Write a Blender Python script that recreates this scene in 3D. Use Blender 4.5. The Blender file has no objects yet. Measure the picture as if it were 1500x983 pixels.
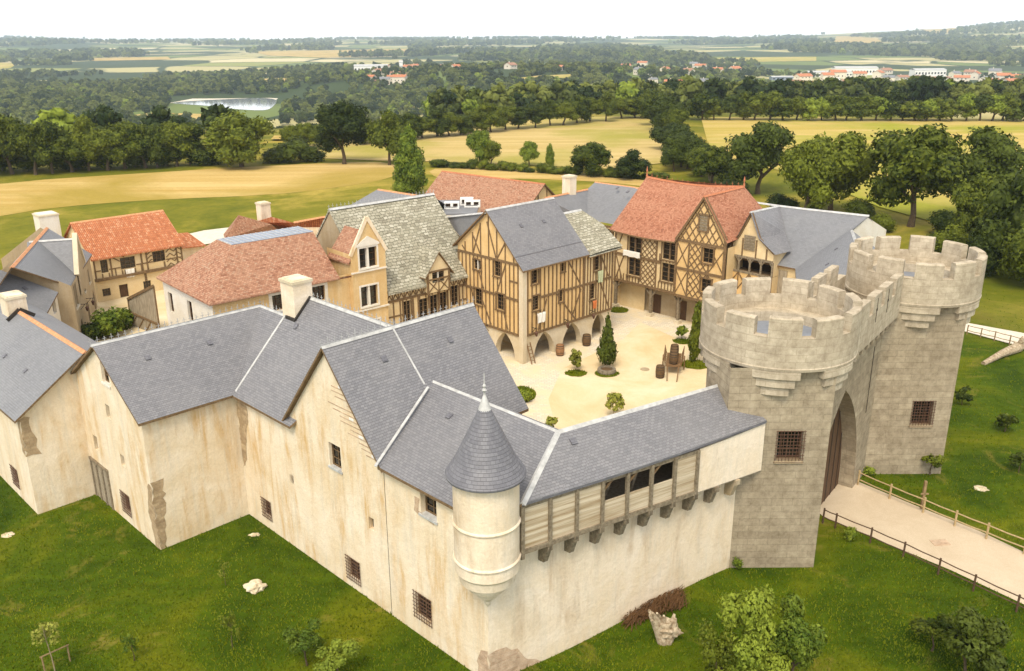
import bpy, bmesh, math, random
import numpy as np
from mathutils import Vector, Matrix, noise
from mathutils.geometry import tessellate_polygon
random.seed(7)
R=math.radians
sc=bpy.context.scene
COL=sc.collection
# ---------------------------------------------------------------- camera model (pixels of a 1500 x 983 frame)
CF,CHY,CROLL,CH,CX,CY=1300.0,45.0,R(-0.3),30.0,750.0,491.5
PITCH=math.atan((CY-CHY)/CF)
def ray(x,y):
    u=(x-CX)/CF; v=(y-CY)/CF
    c,k=math.cos(CROLL),math.sin(CROLL)
    u,v=c*u-k*v,k*u+c*v
    cp,sp=math.cos(PITCH),math.sin(PITCH)
    return (u,cp-v*sp,-sp-v*cp)
def at(x,y,z=0.0):
    d=ray(x,y); t=(z-CH)/d[2]
    return Vector((d[0]*t,d[1]*t,z))
def sstep(a,b,x):
    t=min(1.0,max(0.0,(x-a)/(b-a))); return t*t*(3-2*t)
def hgt(x,y):
    """height of the land"""
    near=sstep(1,12,x)
    h=near+(1-near)*sstep(56,75,y)
    ys=240+ (x+70)*0.72 if x<30 else 312+(x-30)*0.06
    ys=max(ys,226)
    d=max(0.0,y-ys)
    drop=sstep(0,1,d/620.0)
    h-=61*drop
    if x<-60: h-=0
    # ridge carrying the village
    h+=30*math.exp(-(((x-30)/420)**2+((y-1500)/330)**2))
    h+=16*math.exp(-(((x+330)/260)**2+((y-2050)/350)**2))
    if y>700:
        a=sstep(700,3000,y)
        h+=a*10*noise.noise(Vector((x*0.0009,y*0.0006,3)))
    if y>3000:
        r=sstep(3000,9000,y); q=x/y
        h+=r*(18+30*noise.noise(Vector((x*0.00025,y*0.00022,9))))
        h+=150*sstep(0.20,0.75,q)*sstep(3200,6500,y)*(1+0.3*noise.noise(Vector((x*0.0005,y*0.0005,1))))
        h+=30*sstep(-0.30,-0.62,q)*sstep(3600,6500,y)
    dl=math.hypot((x+375)/235,(y-1120)/190)
    if dl<1.6: k=1-sstep(.9,1.6,dl); h=h*(1-k)-58.5*k
    return h
PA0,PA1=(20.9,51.6),(30.5,39.5)
def pathdist(x,y):
    ax,ay=25.2,50.0; dx,dy=.62,-.785
    px,py=x-ax,y-ay
    return abs(px*dy-py*dx)
def ground(px,py,dz=0.0):
    d=ray(px,py); t=20.0
    while t<20000:
        x,y,z=d[0]*t,d[1]*t,CH+d[2]*t
        if z<hgt(x,y):
            lo,hi=t/1.02-1,t
            for _ in range(24):
                m=(lo+hi)/2
                if CH+d[2]*m<hgt(d[0]*m,d[1]*m): hi=m
                else: lo=m
            t=hi; break
        t=t*1.01+0.5
    x,y=d[0]*t,d[1]*t
    return Vector((x,y,hgt(x,y)+dz))
class Fr:
    """a plan frame: u along deg, v a quarter turn to its left"""
    def __init__(s,ox,oy,deg):
        s.o=(ox,oy); a=R(deg); s.u=(math.cos(a),math.sin(a)); s.v=(-s.u[1],s.u[0])
    def w(s,a,b,z=0.0): return Vector((s.o[0]+a*s.u[0]+b*s.v[0], s.o[1]+a*s.u[1]+b*s.v[1], z))
    def loc(s,p):
        dx,dy=p[0]-s.o[0],p[1]-s.o[1]
        return (dx*s.u[0]+dy*s.u[1], dx*s.v[0]+dy*s.v[1])
class Pl:
    """a vertical wall plane: P0 + s*dir, outward normal to the right of dir"""
    def __init__(s,p0,p1):
        s.p=Vector((p0[0],p0[1],0)); e=Vector((p1[0]-p0[0],p1[1]-p0[1],0)); s.L=e.length; s.d=e.normalized()
        s.n=Vector((s.d.y,-s.d.x,0))
    def w(s,a,z,out=0.0): return s.p+s.d*a+s.n*out+Vector((0,0,z))
    def px(s,x,y,out=0.0):
        r=Vector(ray(x,y)); o=Vector((0,0,CH)); q=s.p+s.n*out
        t=(q-o).dot(s.n)/r.dot(s.n); h=o+r*t
        return ((h-s.p).dot(s.d),h.z)
# ---------------------------------------------------------------- materials
MATS={}
def N(nt,t,**k):
    n=nt.nodes.new(t)
    for a,b in k.items():
        if a=='i':
            for q,v in b.items(): n.inputs[q].default_value=v
        else: setattr(n,a,b)
    return n
def newmat(name,rough=0.85,spec=0.3):
    m=bpy.data.materials.new(name); m.use_nodes=True; nt=m.node_tree
    b=nt.nodes['Principled BSDF']; b.inputs['Roughness'].default_value=rough
    b.inputs['Specular IOR Level'].default_value=spec
    MATS[name]=m
    return m,nt,b
def ramp(nt,src,stops,interp='LINEAR'):
    r=N(nt,'ShaderNodeValToRGB'); r.color_ramp.interpolation=interp
    e=r.color_ramp.elements
    while len(e)>1: e.remove(e[-1])
    e[0].position=stops[0][0]; c=stops[0][1]; e[0].color=c if len(c)==4 else (*c,1)
    for p,c in stops[1:]:
        q=e.new(p); q.color=c if len(c)==4 else (*c,1)
    if src is not None: nt.links.new(src,r.inputs[0])
    return r
def mixc(nt,f,a,b,mode='MIX'):
    m=N(nt,'ShaderNodeMix',data_type='RGBA',blend_type=mode)
    for s,i in ((f,0),(a,6),(b,7)):
        if hasattr(s,'is_linked') or hasattr(s,'links'): nt.links.new(s,m.inputs[i])
        else: m.inputs[i].default_value=s if i==0 or len(s)==4 else (*s,1)
    return m.outputs[2]
def pos(nt,scale=(1,1,1)):
    g=N(nt,'ShaderNodeNewGeometry'); mp=N(nt,'ShaderNodeMapping'); mp.inputs['Scale'].default_value=scale
    nt.links.new(g.outputs['Position'],mp.inputs[0]); return mp.outputs[0]
def nz(nt,vec,scale,detail=4,rough=.6,dist=0):
    n=N(nt,'ShaderNodeTexNoise'); n.inputs['Scale'].default_value=scale; n.inputs['Detail'].default_value=detail
    n.inputs['Roughness'].default_value=rough; n.inputs['Distortion'].default_value=dist
    nt.links.new(vec,n.inputs['Vector']); return n.outputs['Fac']
def bump(nt,b,h,strength=.4,dist=.05):
    bp=N(nt,'ShaderNodeBump'); bp.inputs['Strength'].default_value=strength; bp.inputs['Distance'].default_value=dist
    nt.links.new(h,bp.inputs['Height']); nt.links.new(bp.outputs[0],b.inputs['Normal'])
def uvn(nt): return N(nt,'ShaderNodeUVMap',uv_map='uv').outputs[0]
def brick(nt,vec,w,h,mortar,c1,c2,cm,off=.5,bias=0):
    t=N(nt,'ShaderNodeTexBrick'); t.offset=off
    t.inputs['Scale'].default_value=1; t.inputs['Brick Width'].default_value=w; t.inputs['Row Height'].default_value=h
    t.inputs['Mortar Size'].default_value=mortar; t.inputs['Mortar Smooth'].default_value=.3; t.inputs['Bias'].default_value=bias
    for k,c in (('Color1',c1),('Color2',c2),('Mortar',cm)): t.inputs[k].default_value=(*c,1)
    nt.links.new(vec,t.inputs['Vector']); return t
def distort(nt,vec,amt,scale):
    n=N(nt,'ShaderNodeTexNoise'); n.inputs['Scale'].default_value=scale; n.inputs['Detail'].default_value=2
    nt.links.new(vec,n.inputs['Vector'])
    a=N(nt,'ShaderNodeVectorMath',operation='MULTIPLY_ADD'); a.inputs[1].default_value=(amt,amt,amt)
    nt.links.new(n.outputs['Color'],a.inputs[0]); nt.links.new(vec,a.inputs[2]); return a.outputs[0]
def plaster(name,c,stain,amt=.5,wash=(.62,.56,.46),edge=True):
    m,nt,b=newmat(name,.92,.15)
    st=nz(nt,pos(nt,(1.1,1.1,.17)),1.0,7,.66,.35)
    st2=nz(nt,pos(nt,(2.4,2.4,.28)),1.0,6,.7,.3)
    big=nz(nt,pos(nt),.3,6,.7,1.0)
    f=ramp(nt,st,[(.47,(0,0,0)),(.56,(.45,.45,.45)),(.66,(1,1,1))]).outputs[0]
    blo=ramp(nt,nz(nt,pos(nt,(1,1,.6)),.33,5,.65,.6),[(.40,(.12,.12,.12)),(.6,(1,1,1))]).outputs[0]; f=mixc(nt,1.0,f,blo,'MULTIPLY')
    f2=ramp(nt,st2,[(.5,(0,0,0)),(.7,(1,1,1))]).outputs[0]
    bf=ramp(nt,big,[(.35,(0,0,0)),(.7,(1,1,1))]).outputs[0]
    col=mixc(nt,bf,c,tuple(x*y for x,y in zip(c,(.86,.8,.68))))
    k=N(nt,'ShaderNodeMath',operation='MULTIPLY'); k.inputs[1].default_value=amt
    nt.links.new(f,k.inputs[0]); col=mixc(nt,k.outputs[0],col,stain)
    k2=N(nt,'ShaderNodeMath',operation='MULTIPLY'); k2.inputs[1].default_value=amt*.55
    nt.links.new(f2,k2.inputs[0]); col=mixc(nt,k2.outputs[0],col,wash)
    fine=nz(nt,pos(nt),9,4,.7)
    col=mixc(nt,.16,col,ramp(nt,fine,[(.3,(.2,.17,.12)),(.7,(1,1,1))]).outputs[0],'MULTIPLY')
    nt.links.new(col,b.inputs['Base Color']); bump(nt,b,nz(nt,pos(nt),3,6,.7),.6,.08)
    return m
plaster('plaster',(.85,.735,.575),(.60,.37,.14),.95)
plaster('plaster_pale',(.86,.745,.60),(.52,.38,.24),.8)
plaster('plaster_white',(.80,.76,.69),(.6,.52,.4),.18)
plaster('plaster_yellow',(.70,.50,.25),(.56,.33,.12),.6,(.78,.66,.45))
plaster('infill',(.76,.54,.27),(.62,.37,.14),.6,(.78,.64,.42))
plaster('infill_pale',(.77,.62,.38),(.6,.43,.24),.4,(.76,.66,.48))
plaster('limestone',(.70,.62,.48),(.5,.42,.3),.35)
plaster('old_stone',(.46,.37,.25),(.3,.22,.13),.6,(.55,.47,.36))
def blocks(name,w,h,c1,c2,cm,dirt=.5,mort=.012,patch=((.35,.32,.26))):
    m,nt,b=newmat(name,.93,.12)
    v=distort(nt,uvn(nt),.05,1.3)
    cm=tuple(.45*a+.55*b_ for a,b_ in zip(c1,cm)); t=brick(nt,v,w,h,mort,c1,c2,cm)
    t2=brick(nt,v,w*1.7,h*2,mort,(1,1,1),(.78,.76,.74),(.9,.9,.9),.37)
    col=mixc(nt,.7,t.outputs['Color'],t2.outputs['Color'],'MULTIPLY')
    d=nz(nt,pos(nt,(1,1,.5)),.5,7,.7,1.0)
    f=ramp(nt,d,[(.42,(0,0,0)),(.68,(1,1,1))]).outputs[0]
    k=N(nt,'ShaderNodeMath',operation='MULTIPLY'); k.inputs[1].default_value=dirt; nt.links.new(f,k.inputs[0])
    col=mixc(nt,k.outputs[0],col,patch)
    col=mixc(nt,.5,col,ramp(nt,nz(nt,pos(nt),1.7,8,.8),[(.36,(.30,.26,.21)),(.60,(1,1,1))]).outputs[0],'MULTIPLY')
    nt.links.new(col,b.inputs['Base Color'])
    h1=N(nt,'ShaderNodeMath',operation='SUBTRACT'); nt.links.new(nz(nt,pos(nt),4,5,.7),h1.inputs[0]); nt.links.new(t.outputs['Fac'],h1.inputs[1])
    bump(nt,b,h1.outputs[0],.4,.05); return m
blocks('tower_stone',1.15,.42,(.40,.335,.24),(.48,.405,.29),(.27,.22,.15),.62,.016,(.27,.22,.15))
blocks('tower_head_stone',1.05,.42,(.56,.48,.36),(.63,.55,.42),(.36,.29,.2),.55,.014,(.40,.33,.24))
blocks('rubble',.42,.2,(.42,.30,.18),(.58,.44,.28),(.5,.4,.27),.3,.02,(.5,.36,.2))
blocks('brick_patch',.26,.10,(.58,.40,.27),(.66,.50,.36),(.66,.55,.42),.3,.015,(.6,.42,.25))
def roofmat(name,w,h,cols,cm,patch,pamt,mort=.012,rough=.7,spec=.4,dis=.03,lich=None):
    m,nt,b=newmat(name,rough,spec)
    v=distort(nt,uvn(nt),dis,1.5)
    t=brick(nt,v,w,h,mort,(0,0,0),(1,1,1),(.5,.5,.5))
    t3=brick(nt,v,w,h,mort,(0,0,0),(1,1,1),(.5,.5,.5),.5,0)
    # a random tone for each tile
    rr=ramp(nt,t.outputs['Color'],[(i/(len(cols)-1),c) for i,c in enumerate(cols)]).outputs[0]
    col=mixc(nt,t.outputs['Fac'],rr,cm)
    d=nz(nt,pos(nt),.35,6,.62,.5)
    f=ramp(nt,d,[(.42,(0,0,0)),(.7,(1,1,1))]).outputs[0]
    k=N(nt,'ShaderNodeMath',operation='MULTIPLY'); k.inputs[1].default_value=pamt; nt.links.new(f,k.inputs[0])
    col=mixc(nt,k.outputs[0],col,patch)
    if lich:
        l=ramp(nt,nz(nt,pos(nt),lich[1],5,.75),[(lich[2],(0,0,0)),(lich[2]+.1,(1,1,1))]).outputs[0]
        col=mixc(nt,l,col,lich[0])
    nt.links.new(col,b.inputs['Base Color'])
    sep=N(nt,'ShaderNodeSeparateXYZ'); nt.links.new(v,sep.inputs[0])
    dv=N(nt,'ShaderNodeMath',operation='DIVIDE'); dv.inputs[1].default_value=h; nt.links.new(sep.outputs[1],dv.inputs[0])
    fr=N(nt,'ShaderNodeMath',operation='FRACT'); nt.links.new(dv.outputs[0],fr.inputs[0])
    inv=N(nt,'ShaderNodeMath',operation='SUBTRACT'); inv.inputs[0].default_value=1; nt.links.new(fr.outputs[0],inv.inputs[1])
    ad=N(nt,'ShaderNodeMath',operation='MULTIPLY_ADD'); ad.inputs[1].default_value=-.6; nt.links.new(t.outputs['Fac'],ad.inputs[0]); nt.links.new(inv.outputs[0],ad.inputs[2])
    bump(nt,b,ad.outputs[0],.55,.03 if h<.3 else .06); return m
roofmat('slate',.25,.15,[(.165,.163,.175),(.195,.192,.205),(.225,.22,.23)],(.10,.10,.105),(.27,.262,.26),.3,.012,.5,.45)
roofmat('slate_dark',.3,.17,[(.12,.118,.135),(.145,.142,.16),(.17,.168,.185)],(.085,.084,.095),(.19,.187,.2),.3,.01,.5,.5)
roofmat('slate_plain',.25,.15,[(.18,.182,.195),(.20,.202,.215),(.22,.222,.236)],(.14,.142,.15),(.25,.25,.255),.4,.009,.55,.4)
roofmat('brown_tile',.22,.15,[(.23,.10,.06),(.36,.175,.105),(.47,.26,.165),(.32,.15,.09),(.42,.27,.18)],(.17,.08,.05),(.38,.22,.14),.4,.01,.8,.2)
roofmat('red_tile',.2,.14,[(.26,.10,.055),(.40,.165,.095),(.48,.23,.14),(.35,.14,.08)],(.17,.07,.045),(.40,.21,.13),.4,.01,.8,.2)
roofmat('stone_roof',.5,.3,[(.22,.2,.15),(.36,.33,.25),(.50,.47,.38),(.29,.27,.2),(.40,.37,.29)],(.14,.13,.09),(.36,.34,.25),.4,.035,.9,.15,.42,((.60,.56,.44),2.3,.60))
# orange canal tiles
m,nt,b=newmat('canal_tile',.8,.2)
v=distort(nt,uvn(nt),.04,1.2)
t=brick(nt,v,.2,.36,.02,(0,0,0),(1,1,1),(.5,.5,.5),0)
rr=ramp(nt,t.outputs['Color'],[(0,(.42,.14,.06)),(.4,(.60,.23,.10)),(.7,(.50,.18,.08)),(1,(.68,.38,.22))]).outputs[0]
col=mixc(nt,t.outputs['Fac'],rr,(.3,.08,.035)); nt.links.new(col,b.inputs['Base Color'])
wv=N(nt,'ShaderNodeTexWave',wave_type='BANDS',bands_direction='X'); wv.inputs['Scale'].default_value=1/.2/ (math.pi*.1) *.1
nt.links.new(v,wv.inputs['Vector'])
sep=N(nt,'ShaderNodeSeparateXYZ'); nt.links.new(v,sep.inputs[0])
dv=N(nt,'ShaderNodeMath',operation='MULTIPLY'); dv.inputs[1].default_value=math.pi/.2; nt.links.new(sep.outputs[0],dv.inputs[0])
sn=N(nt,'ShaderNodeMath',operation='SINE'); nt.links.new(dv.outputs[0],sn.inputs[0]); ab=N(nt,'ShaderNodeMath',operation='ABSOLUTE'); nt.links.new(sn.outputs[0],ab.inputs[0])
bump(nt,b,ab.outputs[0],.9,.08)
def simple(name,c,rough=.8,spec=.3,var=.25,scale=3,metal=0,c2=None,stretch=(1,1,1),bmp=.2):
    m,nt,b=newmat(name,rough,spec); b.inputs['Metallic'].default_value=metal
    n=nz(nt,pos(nt,stretch),scale,5,.65)
    c2=c2 or tuple(x*(1-var) for x in c)
    nt.links.new(ramp(nt,n,[(.32,c2),(.68,c)]).outputs[0],b.inputs['Base Color'])
    if bmp: bump(nt,b,n,bmp,.03)
    return m
simple('timber',(.24,.155,.08),.85,.2,.5,6,c2=(.11,.07,.035))
simple('timber_grey',(.30,.245,.17),.85,.2,.5,6,c2=(.13,.10,.065))
simple('planks',(.66,.57,.43),.85,.15,.5,1.3,c2=(.30,.21,.11),stretch=(.14,.14,4.2))
simple('planks_grey',(.42,.36,.27),.85,.15,.5,2.2,c2=(.22,.18,.13),stretch=(3,3,.5))
simple('lead',(.58,.575,.56),.5,.4,.4,2.2)
simple('zinc',(.30,.34,.42),.35,.5,.25,2,metal=.35)
simple('orange_ridge',(.70,.34,.17),.8,.2,.4,5)
simple('red_ridge',(.52,.2,.1),.8,.2,.35,5)
simple('iron',(.035,.028,.022),.6,.4,.3,8)
simple('rust_iron',(.14,.07,.045),.8,.3,.4,8)
simple('glass',(.02,.018,.016),.12,.6,.5,2,bmp=0)
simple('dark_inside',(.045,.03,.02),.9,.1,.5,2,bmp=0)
simple('white_paint',(.8,.78,.74),.6,.3,.08,2)
simple('white_cloth',(.82,.8,.75),.9,.1,.1,6)
simple('orange_cloth',(.62,.2,.07),.9,.1,.25,6)
simple('green_cloth',(.48,.52,.33),.9,.1,.2,6)
simple('barrel_wood',(.16,.095,.045),.75,.25,.45,6)
simple('barrel_pale',(.36,.19,.09),.75,.25,.4,6)
simple('cart_wood',(.26,.15,.07),.85,.2,.45,5)
simple('bleached_wood',(.55,.46,.33),.9,.1,.5,5,c2=(.2,.13,.07))
simple('brushwood',(.17,.09,.04),.9,.1,.5,7)
simple('bark',(.13,.095,.06),.95,.1,.5,7)
simple('bark_pale',(.38,.30,.19),.95,.1,.4,7)
simple('pale_rock',(.72,.63,.47),.95,.1,.3,2.5,c2=(.42,.33,.2),bmp=.6)
simple('planter_stone',(.3,.25,.18),.95,.1,.5,4)
simple('fence_wood',(.33,.23,.12),.9,.1,.4,6)
simple('fence_dark',(.13,.08,.05),.9,.1,.4,6)
simple('fence_pale',(.50,.37,.2),.9,.1,.35,6)
simple('door_wood',(.13,.07,.035),.7,.3,.5,5,stretch=(3,3,.4))
simple('tank_blue',(.32,.36,.42),.6,.3,.2,3)
# foliage: tone differs from plant to plant and from leaf clump to leaf clump
def foliage(name,dark,light,trans=.13,scale=.8,rnd=.35):
    m,nt,b=newmat(name,.65,.18)
    oi=N(nt,'ShaderNodeObjectInfo'); g=N(nt,'ShaderNodeNewGeometry')
    n=nz(nt,pos(nt),scale,3,.6)
    a=N(nt,'ShaderNodeMath',operation='MULTIPLY_ADD'); a.inputs[1].default_value=rnd; nt.links.new(oi.outputs['Random'],a.inputs[0])
    s=N(nt,'ShaderNodeMath',operation='MULTIPLY_ADD'); s.inputs[1].default_value=.25; s.inputs[2].default_value=-.12-rnd/2
    nt.links.new(g.outputs['Random Per Island'],s.inputs[0])
    s2=N(nt,'ShaderNodeMath',operation='ADD'); nt.links.new(n,s2.inputs[0]); nt.links.new(s.outputs[0],s2.inputs[1])
    nt.links.new(s2.outputs[0],a.inputs[2])
    col=ramp(nt,a.outputs[0],[(.25,dark),(.75,light)]).outputs[0]
    nt.links.new(col,b.inputs['Base Color'])
    tr=N(nt,'ShaderNodeBsdfTranslucent'); nt.links.new(col,tr.inputs[0])
    mx=N(nt,'ShaderNodeMixShader'); mx.inputs[0].default_value=trans
    out=nt.nodes['Material Output']; nt.links.new(b.outputs[0],mx.inputs[1]); nt.links.new(tr.outputs[0],mx.inputs[2]); nt.links.new(mx.outputs[0],out.inputs[0])
    return m
foliage('leaves',(.02,.036,.002),(.15,.175,.014))
foliage('leaves_far',(.02,.036,.006),(.16,.18,.035),.2,.03,.8)
foliage('leaves_bright',(.06,.10,.008),(.24,.29,.03))
foliage('leaves_yellow',(.16,.17,.02),(.32,.33,.06))
foliage('leaves_red',(.05,.02,.015),(.09,.04,.02))
foliage('leaves_dark',(.012,.024,.003),(.085,.11,.012))
foliage('grass_blades',(.045,.09,.002),(.24,.26,.012),.3,.16,.0)
# ---------------------------------------------------------------- ground materials
def streaky(name,a,b_,c_,ang,rough=.95):
    m,nt,b=newmat(name,rough,.1)
    g=N(nt,'ShaderNodeNewGeometry'); mp=N(nt,'ShaderNodeMapping'); mp.inputs['Rotation'].default_value=(0,0,R(ang)); mp.inputs['Scale'].default_value=(.012,.22,1)
    nt.links.new(g.outputs['Position'],mp.inputs[0])
    n=nz(nt,mp.outputs[0],1,5,.65,.3); n2=nz(nt,pos(nt),.022,5,.6,.5); n3=nz(nt,pos(nt),1.6,4,.7)
    col=ramp(nt,n,[(.35,a),(.6,b_)]).outputs[0]
    col=mixc(nt,ramp(nt,n2,[(.45,(0,0,0)),(.62,(1,1,1))]).outputs[0],col,c_)
    col=mixc(nt,.3,col,ramp(nt,n3,[(.3,(.5,.5,.45)),(.7,(1,1,1))]).outputs[0],'MULTIPLY')
    nt.links.new(col,b.inputs['Base Color']); return m
streaky('hay',(.46,.30,.08),(.60,.43,.17),(.36,.26,.05),8)
streaky('hay_upland',(.44,.32,.10),(.56,.42,.18),(.34,.30,.06),-62)
streaky('hay_right',(.42,.32,.06),(.54,.40,.14),(.30,.30,.03),3)
m,nt,b=newmat('gravel_yard',.95,.1)
n1=nz(nt,pos(nt),.16,6,.65,.6); n2=nz(nt,pos(nt),14,3,.7)
col=ramp(nt,n1,[(.35,(.68,.52,.29)),(.5,(.74,.60,.37)),(.68,(.80,.69,.50))]).outputs[0]
col=mixc(nt,.35,col,ramp(nt,n2,[(.3,(.6,.57,.5)),(.7,(1,1,1))]).outputs[0],'MULTIPLY')
nt.links.new(col,b.inputs['Base Color']); bump(nt,b,n2,.3,.02)
m,nt,b=newmat('paving',.95,.1)
t=brick(nt,distort(nt,pos(nt),.3,1.2),.45,.32,.035,(.62,.54,.42),(.74,.66,.52),(.54,.47,.36)); n1=nz(nt,pos(nt),.5,6,.7,.6)
col=mixc(nt,ramp(nt,n1,[(.42,(0,0,0)),(.6,(1,1,1))]).outputs[0],t.outputs['Color'],(.70,.58,.38)); nt.links.new(col,b.inputs['Base Color'])
m,nt,b=newmat('path_gravel',.95,.1)
n1=nz(nt,pos(nt),.3,6,.65,.6); n2=nz(nt,pos(nt),18,3,.7)
col=ramp(nt,n1,[(.35,(.55,.44,.31)),(.65,(.64,.53,.39))]).outputs[0]
col=mixc(nt,.4,col,ramp(nt,n2,[(.3,(.6,.57,.5)),(.7,(1,1,1))]).outputs[0],'MULTIPLY')
nt.links.new(col,b.inputs['Base Color']); bump(nt,b,n2,.4,.02)
simple('pale_gravel',(.72,.64,.52),.95,.1,.2,1.5)
m,nt,b=newmat('water',.08,.5); b.inputs['Base Color'].default_value=(.30,.33,.35,1)
bump(nt,b,nz(nt,pos(nt),.4,3,.6),.15,.1)
# land: lawn round the walls, rough meadow on the hill, a patchwork of fields and copses in the valley
m,nt,b=newmat('land',.95,.1)
g=N(nt,'ShaderNodeNewGeometry')
P=pos(nt)
l1=nz(nt,P,.10,6,.62,.8); l2=nz(nt,P,1.3,6,.75,.3); l3=nz(nt,P,9,3,.8)
lawn=ramp(nt,l1,[(.34,(.038,.072,.002)),(.5,(.085,.13,.003)),(.64,(.17,.18,.006))]).outputs[0]
lawn=mixc(nt,.55,lawn,ramp(nt,l2,[(.3,(.35,.42,.25)),(.7,(1,1,1))]).outputs[0],'MULTIPLY')
lawn=mixc(nt,.4,lawn,ramp(nt,l3,[(.3,(.3,.35,.2)),(.7,(1,1,1))]).outputs[0],'MULTIPLY')
mw=N(nt,'ShaderNodeMapping'); mw.inputs['Rotation'].default_value=(0,0,R(38)); mw.inputs['Scale'].default_value=(.05,1.1,1); nt.links.new(distort(nt,P,3.5,.09),mw.inputs[0])
lawn=mixc(nt,.5,lawn,ramp(nt,nz(nt,mw.outputs[0],1,4,.6),[(.36,(.5,.6,.4)),(.6,(1.0,1.0,1.0))]).outputs[0],'MULTIPLY')
dry=ramp(nt,nz(nt,P,.22,5,.7,1.2),[(.56,(0,0,0)),(.70,(.8,.8,.8))]).outputs[0]
lawn=mixc(nt,dry,lawn,(.20,.165,.03))
m1=nz(nt,P,.035,6,.65,.8); m2=nz(nt,P,.8,5,.75)
mead=ramp(nt,m1,[(.36,(.11,.125,.006)),(.5,(.20,.185,.015)),(.64,(.42,.31,.06))]).outputs[0]
mead=mixc(nt,.5,mead,ramp(nt,m2,[(.3,(.45,.5,.35)),(.7,(1,1,1))]).outputs[0],'MULTIPLY')
vm=N(nt,'ShaderNodeMapping'); vm.inputs['Scale'].default_value=(.0042,.0034,1); nt.links.new(distort(nt,P,60,.004),vm.inputs[0])
vo=N(nt,'ShaderNodeTexVoronoi',feature='F1',voronoi_dimensions='2D'); vo.inputs['Scale'].default_value=1; nt.links.new(vm.outputs[0],vo.inputs['Vector'])
sp=N(nt,'ShaderNodeSeparateColor'); nt.links.new(vo.outputs['Color'],sp.inputs[0])
cell=ramp(nt,sp.outputs[0],[(0,(.04,.06,.018)),(.28,(.05,.075,.02)),(.29,(.14,.18,.045)),(.5,(.17,.19,.05)),(.51,(.42,.37,.17)),(.78,(.55,.47,.27)),(.9,(.25,.26,.07))],'CONSTANT').outputs[0]
ve=N(nt,'ShaderNodeTexVoronoi',feature='DISTANCE_TO_EDGE',voronoi_dimensions='2D'); ve.inputs['Scale'].default_value=1; nt.links.new(vm.outputs[0],ve.inputs['Vector'])
cell=mixc(nt,ramp(nt,ve.outputs['Distance'],[(.03,(1,1,1)),(.055,(0,0,0))]).outputs[0],cell,(.035,.055,.018))
wd=ramp(nt,nz(nt,P,.0016,5,.6,.5),[(.56,(0,0,0)),(.60,(1,1,1))]).outputs[0]
cell=mixc(nt,wd,cell,(.035,.055,.018))
ln=N(nt,'ShaderNodeVectorMath',operation='LENGTH'); nt.links.new(g.outputs['Position'],ln.inputs[0])
f1=N(nt,'ShaderNodeMapRange'); f1.inputs[1].default_value=92; f1.inputs[2].default_value=122; nt.links.new(ln.outputs['Value'],f1.inputs[0])
f2=N(nt,'ShaderNodeMapRange'); f2.inputs[1].default_value=300; f2.inputs[2].default_value=420; nt.links.new(ln.outputs['Value'],f2.inputs[0])
col=mixc(nt,f1.outputs[0],lawn,mead); col=mixc(nt,f2.outputs[0],col,cell)
nt.links.new(col,b.inputs['Base Color']); bump(nt,b,l2,.5,.12)
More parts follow.
